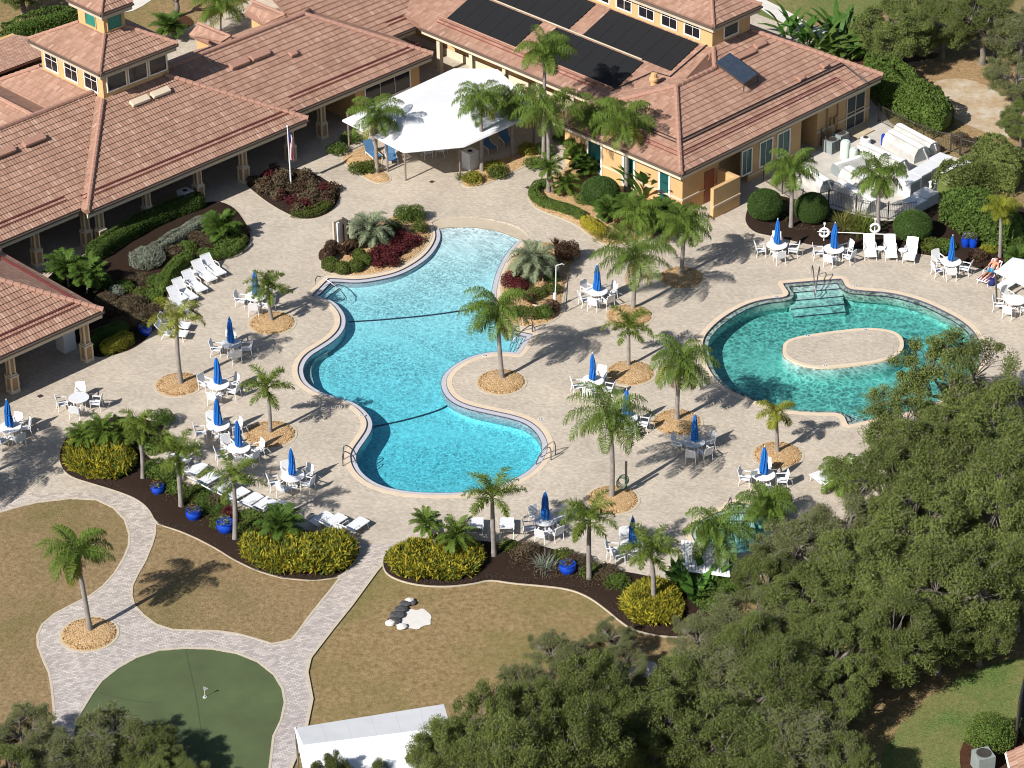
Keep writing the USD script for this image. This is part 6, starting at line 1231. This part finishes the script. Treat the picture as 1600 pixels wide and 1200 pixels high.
# croton masses: upright yellow blades
def crotons(poly, h, label, n, rr, mats=(('leaf_croton', .62), ('leaf_green_low', .24), ('leaf_mixed', .14)), L=.50, mid=.0):
    g = unary_union(polys(poly)); c = np.array(g.centroid.coords[0]); o = thing('croton_hedge', label, 'hedge', [c[0], c[1], 0]); minx, miny, maxx, maxy = g.bounds
    q = np.c_[rr.uniform(minx, maxx, n * 3), rr.uniform(miny, maxy, n * 3)]; q = q[shapely.contains_xy(g, q[:, 0], q[:, 1])][:n]; d = shapely.distance(shapely.points(q), g.exterior)
    top = .25 + (h - .25) * np.clip(d / .55, 0, 1) ** .5 + .9 * h * (meshkit.fbm(np.c_[q * 1.6, np.zeros(len(q))], 3, 4) - .5); z = top * (1 - .35 * rr.random(len(q)) ** 2)
    eps = .1; gx = shapely.distance(shapely.points(q + [eps, 0]), g.exterior) - d; gy = shapely.distance(shapely.points(q + [0, eps]), g.exterior) - d; out = -np.c_[gx, gy] / eps; edge_ = np.clip(1 - d / .6, 0, 1)[:, None]
    dirs = np.c_[out * edge_ * .9, np.ones(len(q))] + rr.normal(0, .45, (len(q), 3)); p = np.c_[q - c, z]
    cut_ = rr.random(len(q)); lo = 0
    for m_, f_ in mats:
        s_ = (cut_ >= lo) & (cut_ < lo + f_); lo += f_
        if s_.sum(): part(o, 'leaves', leaves(p[s_], L, .10, rr, nrm=dirs[s_] / np.linalg.norm(dirs[s_], axis=1, keepdims=True), jit=.35), m_, kind='stuff')
    part(o, 'inner_branches', mound(g.buffer(-.3), .0, h * .38).xf(np.array([[1, 0, 0, -c[0]], [0, 1, 0, -c[1]], [0, 0, 1, 0], [0, 0, 0, 1.0]])), 'leaf_croton')
    return o
rr = np.random.default_rng(41)
crotons(spoly([(98, 712), (104, 735), (125, 748), (150, 752), (185, 755), (208, 742), (215, 722), (205, 702), (150, 690), (118, 690)]), .75, 'yellow croton mass round the pygmy palms at the lower left', 5200, rr)
crotons(spoly([(372, 858), (384, 886), (410, 898), (450, 903), (500, 904), (535, 897), (556, 878), (560, 858), (545, 845), (500, 845), (440, 852), (395, 850)]), .85, 'yellow and rust croton mass left of the straight path', 6500, rr, (('leaf_croton', .58), ('leaf_mixed', .26), ('leaf_green_low', .16)))
crotons(spoly([(602, 880), (612, 900), (650, 911), (700, 913), (742, 905), (758, 885), (755, 862), (735, 852), (690, 850), (640, 857), (612, 866)]), .8, 'yellow croton mass right of the straight path', 6000, rr)
crotons(spoly([(968, 950), (975, 968), (1000, 980), (1040, 986), (1065, 975), (1068, 945), (1050, 925), (1010, 918), (980, 930)]), .8, 'yellow croton mass at the lower end of the right mulch bed', 5200, rr, (('leaf_yellow', .6), ('leaf_croton', .4)))
for x, y, r, h, m, w in ((245, 742, .7, .8, 'leaf_mixed', 'golden shrub by the first lower palm'), (262, 752, .6, .8, 'leaf_mixed', 'golden green shrub between the first two lower palms'), (300, 780, .6, .6, 'leaf_green_low', 'olive shrub behind the second lower palm'), (320, 790, .5, .6, 'leaf_mixed', 'golden shrub behind the second blue pot'), (340, 792, .5, .7, 'leaf_brownish', 'brown shrub beside the loungers'), (360, 812, .4, .8, 'leaf_red', 'small red plant behind the third lower palm'), (385, 835, .6, .6, 'leaf_green_low', 'olive shrub right of the third lower palm'), (255, 665, .6, .9, 'leaf_hedge', 'dark shrub behind the first lower palm'), (795, 858, .5, .4, 'leaf_green_low', 'low olive mound by the stone'), (825, 862, .6, .4, 'leaf_brownish', 'low brownish mound behind the loungers'), (905, 885, .7, .5, 'leaf_brownish', 'low brownish mound by the right palm'), (945, 900, .7, .5, 'leaf_brownish', 'low brownish mound before the last table'), (965, 915, .6, .5, 'leaf_mixed', 'golden mound above the lowest crotons')):
    shrub('bed_shrub', x, y, r, h, m, w, lump=.25)
# small ground cover in the dark mulch
def tufts(poly, n, mat, label, rr, s=.14):
    g = poly.buffer(-.3); minx, miny, maxx, maxy = g.bounds; q = np.c_[rr.uniform(minx, maxx, n * 4), rr.uniform(miny, maxy, n * 4)]; q = q[shapely.contains_xy(g, q[:, 0], q[:, 1])][:n]
    p = np.repeat(np.c_[q, np.full(len(q), .16)], 16, 0) + rr.normal(size=(len(q) * 16, 3)) * [s, s, .04]
    single('ground_cover', leaves(p, .12, .05, rr), mat, label, 'ground cover', kind='stuff')
tufts(spoly([(200, 760), (250, 790), (330, 840), (400, 880), (420, 850), (340, 830), (250, 760)]), 60, 'leaf_brownish', 'small dull plants dotted in the lower left mulch bed', rr)
tufts(spoly([(780, 865), (780, 905), (900, 915), (950, 940), (970, 920), (900, 885)]), 60, 'leaf_brownish', 'small dull plants dotted in the right mulch bed', rr)
tufts(spoly([(1170, 345), (1200, 362), (1330, 384), (1430, 390), (1420, 375), (1300, 355)]), 40, 'leaf_brownish', 'small dull plants dotted in the mulch behind the round pool', rr)

for i, (x, y, r, h, m, w) in enumerate(((272, 400, .6, .55, 'leaf_brownish', 'thin brown shrub below the silver row, left'), (292, 392, .6, .5, 'leaf_mixed', 'thin golden shrub below the silver row, right'), (318, 378, .6, .55, 'leaf_brownish', 'brown shrub left of the clump palm'), (355, 392, .7, .6, 'leaf_mixed', 'golden shrub under the clump palm'), (372, 380, .6, .5, 'leaf_green_low', 'olive shrub at the right end of the porch bed'), (378, 366, .5, .5, 'leaf_brownish', 'brown shrub at the tip of the porch bed'),
    (240, 470, .6, .6, 'leaf_mixed', 'golden shrub left of the golden row'), (246, 448, .6, .7, 'leaf_mixed', 'golden shrub at the lower end of the golden row'), (215, 480, .6, .6, 'leaf_brownish', 'brown shrub in the middle of the porch bed'), (235, 492, .6, .6, 'leaf_brownish', 'brown shrub at the loungers in the shade edge'), (180, 490, .6, .6, 'leaf_brownish', 'brown shrub at the pavilion roof tip, lower one'), (195, 455, .5, .6, 'leaf_mixed', 'small golden shrub in the dark mulch'), (242, 510, .5, .5, 'leaf_brownish', 'brown shrub in the shade by the blue pot'), (160, 450, .6, .8, 'leaf_lush', 'green shrub right of the clump palms'),
    (275, 768, .55, .5, 'leaf_mixed', 'golden tuft by the second lower palm'), (312, 775, .55, .55, 'leaf_mixed', 'golden tuft at the loungers'), (345, 822, .5, .5, 'leaf_green_low', 'olive tuft at the largest pot'), (395, 812, .6, .5, 'leaf_mixed', 'golden tuft below the loungers'), (405, 828, .6, .6, 'leaf_green_low', 'olive tuft left of the dense clump palm'), (235, 705, .6, .7, 'leaf_mixed', 'golden shrub right of the pygmy palms'), (255, 700, .55, .8, 'leaf_green_low', 'olive shrub right of the first lower palm'), (812, 870, .5, .4, 'leaf_brownish', 'dull mound at the strappy clump'), (925, 898, .55, .45, 'leaf_mixed', 'golden mound at the right palm foot'), (880, 872, .5, .4, 'leaf_green_low', 'olive mound behind the blue pot in the right bed'), (1062, 905, .6, .7, 'leaf_mixed', 'golden shrub at the pergola front'), (1140, 925, .9, 1.0, 'leaf_lush', 'green shrub below the pergola'), (1115, 950, .8, .9, 'leaf_mixed', 'golden shrub below the paddle plants'))):
    shrub('bed_shrub', x, y, r, h, m, w, lump=.4, ln=.13, dens=300)
# ---------------------------------------------------------------- oaks
def oak_model(nm, seed, R=3.2, Hc=2.5, z0=3.9, nc=160, nl=350, mat='leaf_oak', ln=.14, twigs=2, open_=.0):
    pr = proto(nm); rr = np.random.default_rng(seed)
    part(pr, 'trunk', MB().tube(np.array([(0, 0, -.2), (.05, .03, .8), (-.08, .06, 1.8), (.05, -.04, 2.8)]), [.34, .24, .21, .18], 9), 'bark_oak', True)
    c = []
    while len(c) < nc:
        d = rr.normal(size=3); d /= np.linalg.norm(d); r = rr.uniform(.45, 1.0) ** .6
        p = d * r * [R, R, Hc]; 
        if p[2] < -.75 * Hc: continue
        lob = meshkit.noise(d * 2.1 + seed * 7.3, seed); p = p * (.70 + .55 * lob)
        if open_ and meshkit.noise(p * .55 + seed, seed + 3) < open_: continue
        c.append(p + [0, 0, z0])
    c = np.array(c); br = MB(); tw_ = MB()
    hubs = np.array([[math.cos(a) * R * .38, math.sin(a) * R * .38, z0 - .2 + .35 * math.sin(3 * a)] for a in np.arange(6) * 1.05 + seed])
    for h in hubs: br.tube(np.array([(.05, -.04, 2.6), h * [.4, .4, 0] + [0, 0, 3.3], h]), [.14, .11, .07], 6)
    for p in c:
        h = hubs[np.argmin(((hubs - p) ** 2).sum(1))]; m = (h + p) / 2 + rr.normal(0, .15, 3); br.tube(np.array([h, m, p]), [.04, .026, .012], 4)
        for k in range(twigs):
            e = rr.normal(size=3); e[2] = abs(e[2]) * .6; e /= np.linalg.norm(e); tw_.tube(np.array([p, p + e * .35 + rr.normal(0, .05, 3), p + e * rr.uniform(.6, .95)]), [.014, .010, .004], 3)
    part(pr, 'limbs', br, 'bark_oak', True); part(pr, 'twigs', tw_, 'bark_oak', kind='stuff')
    P, N = [], []
    for p in c:
        k = int(nl * rr.uniform(.6, 1.3)); d = rr.normal(size=(k, 3)); d /= np.linalg.norm(d, axis=1, keepdims=True); s = rr.uniform(.34, .76); r = s * rr.random((k, 1)) ** .55
        P.append(p + d * r * [1, 1, .72]); N.append(d + [0, 0, .5])
    P, N = np.vstack(P), np.vstack(N); N /= np.linalg.norm(N, axis=1, keepdims=True)
    part(pr, 'crown', leaves(P, ln, ln * .5, rr, nrm=N * .35, jit=.8), mat, kind='stuff')
    return pr
OAK = [oak_model('oak_model', 1), oak_model('oak_model_wide', 2, 3.5, 2.1, nc=165), oak_model('oak_model_tall', 3, 2.9, 2.9, 4.2, nc=150)]
OAK.append(oak_model('oak_model_open', 6, 3.3, 2.4, 4.0, nc=125, nl=290, open_=.42))
GREY = [oak_model('grey_oak_model', 4, 3.0, 2.1, 3.6, 135, 260, 'leaf_oak_grey', .13, 5, .36), oak_model('grey_oak_model_wide', 5, 3.3, 1.9, 3.5, 140, 260, 'leaf_oak_grey', .13, 5, .40)]
rr = np.random.default_rng(51)
# crown centre px, radius px, grey or green, words
OAKS = [(1490, 590, 92, 0, 'topmost oak of the right grove, reaching over the round pool'), (1415, 655, 72, 0, 'oak at the left shoulder of the right grove, over the pool edge'), (1560, 665, 90, 0, 'oak at the right edge below the topmost one'), (1480, 710, 88, 0, 'oak in the upper middle of the right grove'),
        (1385, 745, 78, 0, 'oak overhanging the pavers below the round pool'), (1560, 780, 92, 0, 'oak at the right edge in the middle of the grove'), (1440, 810, 90, 0, 'dense oak in the centre of the right grove'), (1325, 815, 70, 1, 'greyish thin oak above the spa'), (1250, 845, 72, 1, 'greyish thin oak over the spa and pergola'),
        (1350, 890, 85, 0, 'oak below the centre of the right grove'), (1500, 905, 95, 0, 'big oak at the lower right shade edge'), (1595, 895, 80, 0, 'oak at the right edge above the sunny lawn'), (1265, 935, 75, 0, 'oak below the spa'), (1180, 955, 70, 1, 'grey twiggy oak right of the lowest crotons'), (1410, 985, 80, 0, 'oak leaning over the dark shade'), (1310, 1005, 78, 0, 'oak left of the dark shade'),
        (1120, 1045, 75, 1, 'grey twiggy oak over the pale sand by the lower lawn'), (1215, 1060, 82, 0, 'oak in the middle of the bottom grove'), (1020, 1120, 78, 0, 'oak over the lower lawn, right of the marquee'), (1130, 1145, 88, 0, 'oak at the bottom edge, centre right'), (1250, 1150, 85, 1, 'grey leafed oak at the bottom edge beside the shade'), (930, 1075, 62, 0, 'small oak on the lawn right of the marquee end'),
        (860, 1010, 42, 1, 'thin little oak standing free on the lower lawn'), (975, 1030, 45, 1, 'sparse little oak beside the pale sand'), (905, 1170, 80, 0, 'oak at the bottom edge over the marquee'), (770, 1135, 66, 0, 'oak covering the right end of the marquee'), (800, 1215, 75, 0, 'oak cut by the bottom edge behind the marquee'), (690, 1185, 55, 0, 'oak spilling over the marquee front'), (1090, 985, 48, 1, 'small grey oak touching the lowest crotons'), (1070, 1075, 62, 0, 'oak right of the pale sand patch'), (1000, 1175, 70, 0, 'oak at the bottom edge, centre left'), (840, 1110, 60, 0, 'oak between the marquee end and the lawn oak'), (1170, 1010, 62, 0, 'oak in front of the grey twiggy one'), (1300, 1075, 66, 0, 'oak at the left rim of the dark shade'), (1190, 1190, 70, 0, 'oak cut by the bottom edge, centre'), (1310, 1185, 60, 0, 'oak cut by the bottom edge beside the sunny lawn'), (1195, 900, 52, 0, 'oak under the thin greyish ones by the spa'), (1385, 925, 70, 0, 'oak in the lower middle of the right grove'), (1470, 985, 62, 0, 'low oak at the edge of the dark shade'), (1535, 975, 58, 0, 'low oak above the sunny lawn'), (1590, 730, 70, 0, 'oak at the right edge in the upper grove'), (1290, 900, 55, 0, 'oak below the greyish thin ones'), (745, 1205, 58, 0, 'oak covering the middle of the marquee'), (705, 1160, 50, 0, 'oak leaning over the ridge of the marquee'), (590, 1228, 34, 0, 'oak tip over the lower marquee slope'), (905, 1025, 46, 1, 'thin grey oak on the lawn, second of the free standing ones'), (828, 1060, 50, 1, 'thin grey oak above the marquee end'), (955, 988, 36, 1, 'low thin oak near the mulch bed curve'), (520, 1225, 45, 0, 'oak tip at the bottom edge before the marquee'),
        (30, 1130, 58, 1, 'grey twiggy oak at the lower left corner'), (85, 1175, 62, 1, 'grey twiggy oak below the paver path'), (170, 1142, 66, 1, 'grey oak over the left edge of the putting green'), (228, 1165, 52, 0, 'oak over the lower left of the putting green'), (300, 1222, 46, 0, 'oak tips at the bottom edge of the green, left of the twiggy ones'), (255, 1205, 48, 0, 'oak at the bottom edge of the putting green'), (380, 1225, 40, 1, 'twiggy oak tips at the bottom edge of the green'), (10, 1205, 60, 0, 'oak cut by the lower left corner'),
        (1395, 35, 62, 0, 'dark oak at the top right, left of the others'), (1475, 30, 50, 0, 'oak at the top right above the dry lawn'), (1450, -15, 60, 0, 'oak cut by the top edge'), (1540, 25, 60, 1, 'grey oak at the top right'), (1590, 105, 50, 1, 'hanging grey oak right of the dry lawn'), (1600, 45, 60, 1, 'grey oak in the top right corner'), (1598, 185, 38, 0, 'small oak at the right edge above the hedge'), (30, -22, 40, 0, 'tree behind the parking hedge at the top left'), (590, -25, 30, 0, 'tree cut by the top edge behind the link roof')]
for i, (x, y, rp, grey, lab) in enumerate(OAKS):
    zc = 4.6; c = at(x, y, zc); k = FPX / ((c - CAM) @ fw); r = rp / k; s = r / 3.1
    hz_ = 1.55 if 'marquee' in lab and i > 20 else 1.0; c = at(x, y, 4.3 * s * hz_)
    pr = OAK[3] if i in (0, 1, 4, 25, 60) else (GREY if grey else OAK)[i % (2 if grey else 3)]
    place(pr, 'oak_tree', lab, 'tree', [c[0], c[1], 0], rr.uniform(0, 6.28), 'oaks of the surrounding groves' if False else None, scale=(s, s, s * hz_ * rr.uniform(.94, 1.06)))
def small_tree(x, y, xt, yt, label):
    b = at(x, y); t = above(xt, yt, b); o = thing('bare_tree', label, 'tree', b); part(o, 'trunk', MB().tube([(0, 0, 0), (t - b) * .5 + [.1, 0, 0], t - b], [.22, .17, .12], 8), 'bark_oak', True)
    for k in range(4): a = k * 1.7; part(o, 'limb', MB().tube([(t - b) * .7, (t - b) * .9 + [math.cos(a) * .8, math.sin(a) * .8, .6], (t - b) + [math.cos(a) * 1.6, math.sin(a) * 1.6, 2.2]], [.1, .07, .03], 5), 'bark_oak', True)
small_tree(36, 27, 33, -5, 'bare grey trunk in the parking hedge at the top left'); small_tree(275, 26, 275, -6, 'pale trunk standing in the mulch behind the tower'); small_tree(594, 14, 594, -12, 'slim trunk behind the link roof')

# ---------------------------------------------------------------- top right hedges, banana plants
def wild(name, l, w, h, mat, label, **k): return hedge(name, pts(l), w, h, mat, label, lump=.25, **k)
wild('wild_hedge', [(1368, 122), (1385, 150), (1420, 180), (1455, 200), (1480, 208)], 2.6, 2.3, 'leaf_mixed', 'tall green and yellow hedge between bath house and dry lawn', dens=170, ln=.19, wd=.10)
wild('wild_hedge', [(1475, 340), (1510, 350), (1550, 375), (1590, 390)], 2.6, 2.2, 'leaf_hedge', 'big leafy hedge behind the blue urns', dens=180, ln=.20, wd=.11)
wild('wild_hedge', [(1470, 315), (1500, 300), (1540, 290), (1590, 300)], 2.6, 2.0, 'leaf_oak', 'olive hedge beside the white equipment covers', dens=170, ln=.17)
wild('wild_hedge', [(1530, 240), (1560, 262), (1600, 275)], 2.0, 1.6, 'leaf_oak', 'olive scrub at the right edge above the big hedge', dens=160, ln=.17)
for x, y, r, h, m, w in ((1455, 392, .7, .7, 'leaf_green_low', 'low green shrub right of the wide globe'), (1475, 392, .6, .7, 'leaf_mixed', 'low golden shrub by the table at the urns'), (1527, 408, .5, .7, 'leaf_bronze', 'small round bronze shrub beside the urns'), (1545, 395, .5, .5, 'leaf_yellow', 'pale yellow flowering plant below the big hedge'), (1560, 418, .5, .5, 'leaf_red', 'reddish plant at the golden palm'), (1600, 400, .9, 1.2, 'leaf_hedge', 'green shrub at the right edge by the awning'), (1500, 225, .6, .7, 'leaf_brownish', 'dry bush at the fence gate'), (1595, 215, .9, .9, 'leaf_brownish', 'dry bush at the right edge of the dry lawn'), (1545, 1168, 1.0, 1.6, 'leaf_mixed', 'golden brown round bush by the tiled roof corner')):
    shrub('bed_shrub', x, y, r, h, m, w, lump=.25)
for x, y, w in ((1235, 60, 'left end'), (1262, 75, 'second'), (1285, 88, 'middle'), (1310, 92, 'fourth'), (1330, 60, 'behind'), (1300, 60, 'upper'), (1345, 90, 'right end')): clump('paddle_plant', x, y, f'banana like plant behind the bath house, {w} one of the row', 'plant', 'leaf_mixed' if w in ('middle', 'fourth') else 'leaf_banana', 18, 2.2, .42, rr, .4, (.6, 1.45), .45, .6)
for l, w, h, m, t in (([(10, 62), (45, 52), (75, 45), (120, 32)], 2.2, 1.2, 'leaf_hedge', 'green hedge along the parking at the top left'), ([(0, 70), (20, 66), (40, 62)], 1.4, .8, 'leaf_mixed', 'yellow-green hedge end by the pale walk')):
    wild('parking_hedge', l, w, h, m, t, dens=160, ln=.16)
clump('grass_clump', 50, 66, 'dark tuft plant at the parking hedge', 'plant', 'leaf_hedge', 60, 1.2, .06, rr)
# ground at the edges: walks, parking, dry lawn, far green lawn, shade bed
def flat(name, l, z, mat, it=1): return struct(name, MB().sheet(spoly(l, 0, it) if it else Polygon(pts(l)).buffer(0), z), mat)
flat('parking_lot', [(-60, 5), (60, -15), (160, -60), (500, -80), (500, -160), (-60, -120)], -.04, 'asphalt', 0)
flat('walkway', [(-40, 100), (0, 92), (30, 82), (50, 95), (40, 118), (0, 130), (-40, 140)], -.03, 'concrete_pale')
flat('walkway', [(200, 20), (230, 5), (260, -20), (180, -30), (150, 20)], -.03, 'concrete_pale'); flat('walkway', [(430, -10), (480, -14), (520, -30), (540, -10), (470, 14), (440, 8)], -.03, 'concrete_pale')
flat('far_lawn', [(1190, -30), (1400, -40), (1380, 20), (1290, 45), (1180, -6)], -.03, 'lawn_green'); flat('far_lawn', [(1150, -6), (1200, 20), (1280, 60), (1230, 80), (1160, 40)], -.03, 'lawn_green')
flat('walkway', [(1176, -8), (1196, -2), (1300, 55), (1345, 60), (1340, 78), (1300, 76), (1180, 12)], -.015, 'concrete_pale')
flat('dry_lawn', [(1370, 95), (1400, 88), (1470, 92), (1540, 98), (1640, 110), (1680, 260), (1560, 245), (1500, 205), (1440, 150)], -.03, 'lawn_sandy'); flat('bare_sand', [(1440, 132), (1500, 118), (1560, 140), (1620, 190), (1590, 222), (1520, 200), (1470, 172)], -.012, 'sand_blotch', 2)
flat('shade_bed', [(1330, 85), (1380, 80), (1470, 80), (1460, 92), (1390, 100), (1340, 110)], -.02, 'mulch_red'); flat('sunny_lawn', [(1370, 1190), (1420, 1110), (1520, 1040), (1680, 1010), (1700, 1300), (1360, 1300)], -.04, 'lawn_green')
flat('house_bed', [(1500, 1165), (1520, 1145), (1570, 1150), (1600, 1130), (1640, 1300), (1520, 1300), (1500, 1200)], -.025, 'mulch_red')
flat('back_lawn', [(200, 30), (420, -30), (470, 40), (380, 80), (250, 80)], -.03, 'lawn_olive'); flat('tree_bed', [(240, 25), (290, 20), (310, 40), (260, 48)], -.015, 'mulch_red', 2)
# sand bunker with dark rocks in the lower lawn, pale sand patch
flat('sand_patch', [(632, 955), (640, 950), (652, 953), (660, 949), (668, 955), (675, 962), (672, 970), (674, 975), (660, 977), (654, 983), (640, 981), (630, 978), (622, 979), (616, 974), (625, 964)], -.03, 'sand_white', 1); flat('sand_patch', [(975, 1040), (1000, 1032), (1030, 1034), (1022, 1056), (990, 1062), (972, 1054)], -.03, 'sand_white')
for i, (x, y, r, w) in enumerate(((634, 944, .30, 'top'), (627, 953, .34, 'second'), (621, 962, .36, 'middle'), (615, 971, .34, 'lower'), (643, 942, .24, 'right'))): rock(x, y, r, f'dark rock edging the white sand patch, {w} one', 'rock_dark', .32)
for x, y, w in ((610, 974, 'left'), (640, 940, 'top'), (628, 980, 'lower')): rock(x, y, .26, f'pale stone at the {w} rim of the white sand patch', 'sand_white', .5)
# ---------------------------------------------------------------- equipment yard
flat('equipment_slab', [(1232, 262), (1300, 222), (1380, 188), (1470, 238), (1540, 262), (1430, 340), (1385, 352), (1290, 322), (1240, 292)], .006, 'concrete', 0)
part(None, 'pad', MB().slab(Polygon(pts([(1322, 208), (1346, 196), (1366, 205), (1340, 219)])), 0, .10), 'wood_pale').GetPrim().SetCustomDataByKey('kind', 'structure')
def cover(p0, p1, w, h, label, mat='white_weathered'):
    """long white cover with a flat top and sloping sides, from p0 to p1 (px of the foot line's middle)"""
    a, b = at(*p0), at(*p1); d = (b - a); L = np.linalg.norm(d); d /= L; n = np.array([-d[1], d[0], 0]); o = thing('pump_cover', label, 'equipment cover', (a + b) / 2)
    h *= .78; pr_ = [(-w / 2, 0), (-w * .47, h * .55), (-w * .26, h), (w * .26, h), (w * .47, h * .55), (w / 2, 0)]
    v = np.array([n * y + d * x + [0, 0, z] for x in (-L / 2, L / 2) for y, z in pr_]); k = np.arange(5); mb = MB().add(v, np.stack([k, k + 1, k + 7, k + 6], 1))
    part(o, 'shell', mb, mat)
    for e in (0, 6): part(o, 'end_panel', MB().add(v[e:e + 6], [[0, 1, 2], [0, 2, 3], [0, 3, 4], [0, 4, 5]]), 'ac_grey')
    part(o, 'ridge', MB().box((0, 0, h + .03), (L, w * .3, .05), ax=[d, n, [0, 0, 1]]), 'white_paint'); part(o, 'strut', MB().tube([d * (L / 2 + .03) + n * w * .4, d * (L / 2 + .04) + n * w * .05 + [0, 0, h * .9]], .05, 4), 'white_paint')
for p0, p1, w, h, t in (((1402, 213), (1458, 243), 1.0, 1.1, 'back right'), ((1390, 225), (1440, 252), 1.3, 1.2, 'second from the back right'), ((1345, 243), (1410, 272), 1.3, 1.15, 'in the middle row, right'), ((1305, 275), (1345, 262), 1.0, 1.0, 'in the middle row, left'), ((1322, 282), (1372, 312), 1.4, 1.2, 'left of the yard palm'), ((1252, 275), (1292, 300), 1.1, 1.0, 'at the left fence'), ((1310, 300), (1365, 332), 1.2, 1.0, 'at the front fence')):
    cover(p0, p1, w, h, f'long white pump cover {t}')
for i, (x, y) in enumerate(((1420, 302), (1437, 291), (1453, 281), (1469, 270))):
    b = at(x, y); o = thing('equipment_box', f'white square equipment box, {("first", "second", "third", "last")[i]} from the front in the sloping row', 'equipment box', b, ANG); part(o, 'body', MB().box((0, 0, .5), (1.0, .95, 1.0)), 'white_paint'); part(o, 'lid', MB().box((0, 0, 1.03), (1.08, 1.0, .06)), 'white_metal'); part(o, 'side_panel', MB().box((0, .481, .5), (.9, .01, .85)), 'ac_grey'); part(o, 'side_panel', MB().box((0, -.481, .5), (.9, .01, .85)), 'ac_grey')
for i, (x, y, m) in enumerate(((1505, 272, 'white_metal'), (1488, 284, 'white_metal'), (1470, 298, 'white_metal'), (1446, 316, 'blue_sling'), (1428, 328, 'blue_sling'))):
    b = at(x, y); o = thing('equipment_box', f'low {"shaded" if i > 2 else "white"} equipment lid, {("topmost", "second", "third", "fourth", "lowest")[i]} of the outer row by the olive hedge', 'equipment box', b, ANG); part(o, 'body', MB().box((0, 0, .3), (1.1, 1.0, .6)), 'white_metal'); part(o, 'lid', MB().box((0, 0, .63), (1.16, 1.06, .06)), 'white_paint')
for i, (x, y) in enumerate(((1298, 236), (1312, 226))):
    b = at(x, y); o = thing('air_conditioner', f'grey square air conditioner, {("front", "rear")[i]} one by the bath house wall', 'air conditioner', b, ANG); part(o, 'casing', MB().box((0, 0, .42), (.78, .78, .84)), 'ac_grey'); part(o, 'grille', MB().lathe((0, 0, .845), [(0, .0), (.33, .0), (.34, .02), (.30, .03), (.30, .015), (.05, .015), (.05, .03), (0, .03)], 16), 'metal_dark')
    for k in range(6): part(o, 'fin', MB().box((-.39 + .13 * k + .06, -.395, .42), (.03, .02, .75)), 'metal_dark')
for i, (x, y, r, h, m) in enumerate(((1320, 246, .32, 1.15, 'tank_green'), (1333, 252, .26, .9, 'tank_green'), (1352, 226, .33, .5, 'white_paint'), (1380, 226, .16, .7, 'blue_glaze'), (1466, 246, .14, .8, 'metal_dark'))):
    o = thing('chemical_tank', ('tall pale green tank beside the air conditioners', 'smaller pale green tank', 'round white tub with dark lid', 'slim blue drum at the pump covers', 'dark upright pipe filter at the covers')[i], 'tank', at(x, y)); part(o, 'drum', MB().lathe((0, 0, 0), [(0, 0), (r, 0), (r, h * .9), (r * .8, h), (0, h)], 16), m, 40); part(o, 'lid', MB().lathe((0, 0, h), [(0, .04), (r * .5, .04), (r * .5, 0)], 12), 'metal_dark' if i in (2,) else m)
o = thing('air_conditioner', 'grey air conditioner beside the tiled roof corner at the bottom right', 'air conditioner', at(1535, 1200), .3); part(o, 'casing', MB().box((0, 0, .42), (.8, .8, .84)), 'ac_grey'); part(o, 'grille', MB().lathe((0, 0, .845), [(0, .0), (.33, .0), (.34, .02), (.30, .03), (.05, .015), (0, .03)], 16), 'metal_dark')
# picket fences
def fence(l, label, h=1.15):
    p = pts(l); o = thing('picket_fence', label, 'fence'); pk = MB(); ls = LineString(p); L = ls.length
    for i in range(len(p) - 1):
        a, b = np.append(p[i], 0), np.append(p[i + 1], 0)
        for z in (.12, h - .08): part(o, 'rail', MB().tube([a + [0, 0, z], b + [0, 0, z]], .022, 4), 'metal_dark')
    for s in np.arange(0, L, .11): q = ls.interpolate(s); pk.tube([(q.x, q.y, 0.05), (q.x, q.y, h)], .011, 3)
    part(o, 'pickets', pk, 'metal_dark', kind='stuff')
    for s in np.arange(0, L + .1, 2.0): q = ls.interpolate(s); part(o, 'post', MB().box((q.x, q.y, h / 2 + .04), (.07, .07, h + .08)), 'metal_dark')
fence([(1193, 283), (1225, 305), (1265, 330), (1300, 322), (1345, 338), (1400, 345), (1432, 340)], 'black picket fence along the front of the equipment yard')
fence([(1268, 205), (1290, 240)], 'short black picket fence at the bath house alcove')
fence([(1372, 190), (1420, 215), (1465, 232), (1500, 240)], 'black picket fence behind the equipment yard', 1.25); fence([(1525, 246), (1560, 270), (1600, 290)], 'black picket fence right of the gate', 1.25)
gt_ = thing('fence_gate', 'black picket gate between dark posts behind the equipment yard', 'gate'); g0, g1 = at(1500, 242), at(1522, 248)
for q in (g0, g1): part(gt_, 'post', MB().box(q + [0, 0, .75], (.14, .14, 1.5)), 'metal_dark')
for z in (.15, 1.1): part(gt_, 'rail', MB().tube([g0 + [0, 0, z], g1 + [0, 0, z]], .03, 4), 'metal_dark')
for t in np.linspace(.08, .92, 9): part(gt_, 'picket', MB().tube([g0 + (g1 - g0) * t + [0, 0, .1], g0 + (g1 - g0) * t + [0, 0, 1.15]], .012, 4), 'metal_dark')
# bench on the pale walk at the top left
bb_ = at(12, 100); bo = thing('bench', 'brown slatted bench on the pale walk at the top left', 'bench', bb_, math.radians(40))
for k in range(3): part(bo, 'seat_slat', MB().box((0, -.16 + .16 * k, .45), (1.7, .13, .04)), 'wood_bench')
for k in range(2): part(bo, 'back_slat', MB().box((0, .30 + .03 * k, .62 + .17 * k), (1.7, .04, .14)), 'wood_bench')
for sx_ in (-.7, .7): part(bo, 'leg', MB().box((sx_, -.1, .22), (.08, .08, .44)), 'metal_dark'); part(bo, 'leg', MB().box((sx_, .28, .40), (.08, .06, .80)), 'metal_dark')
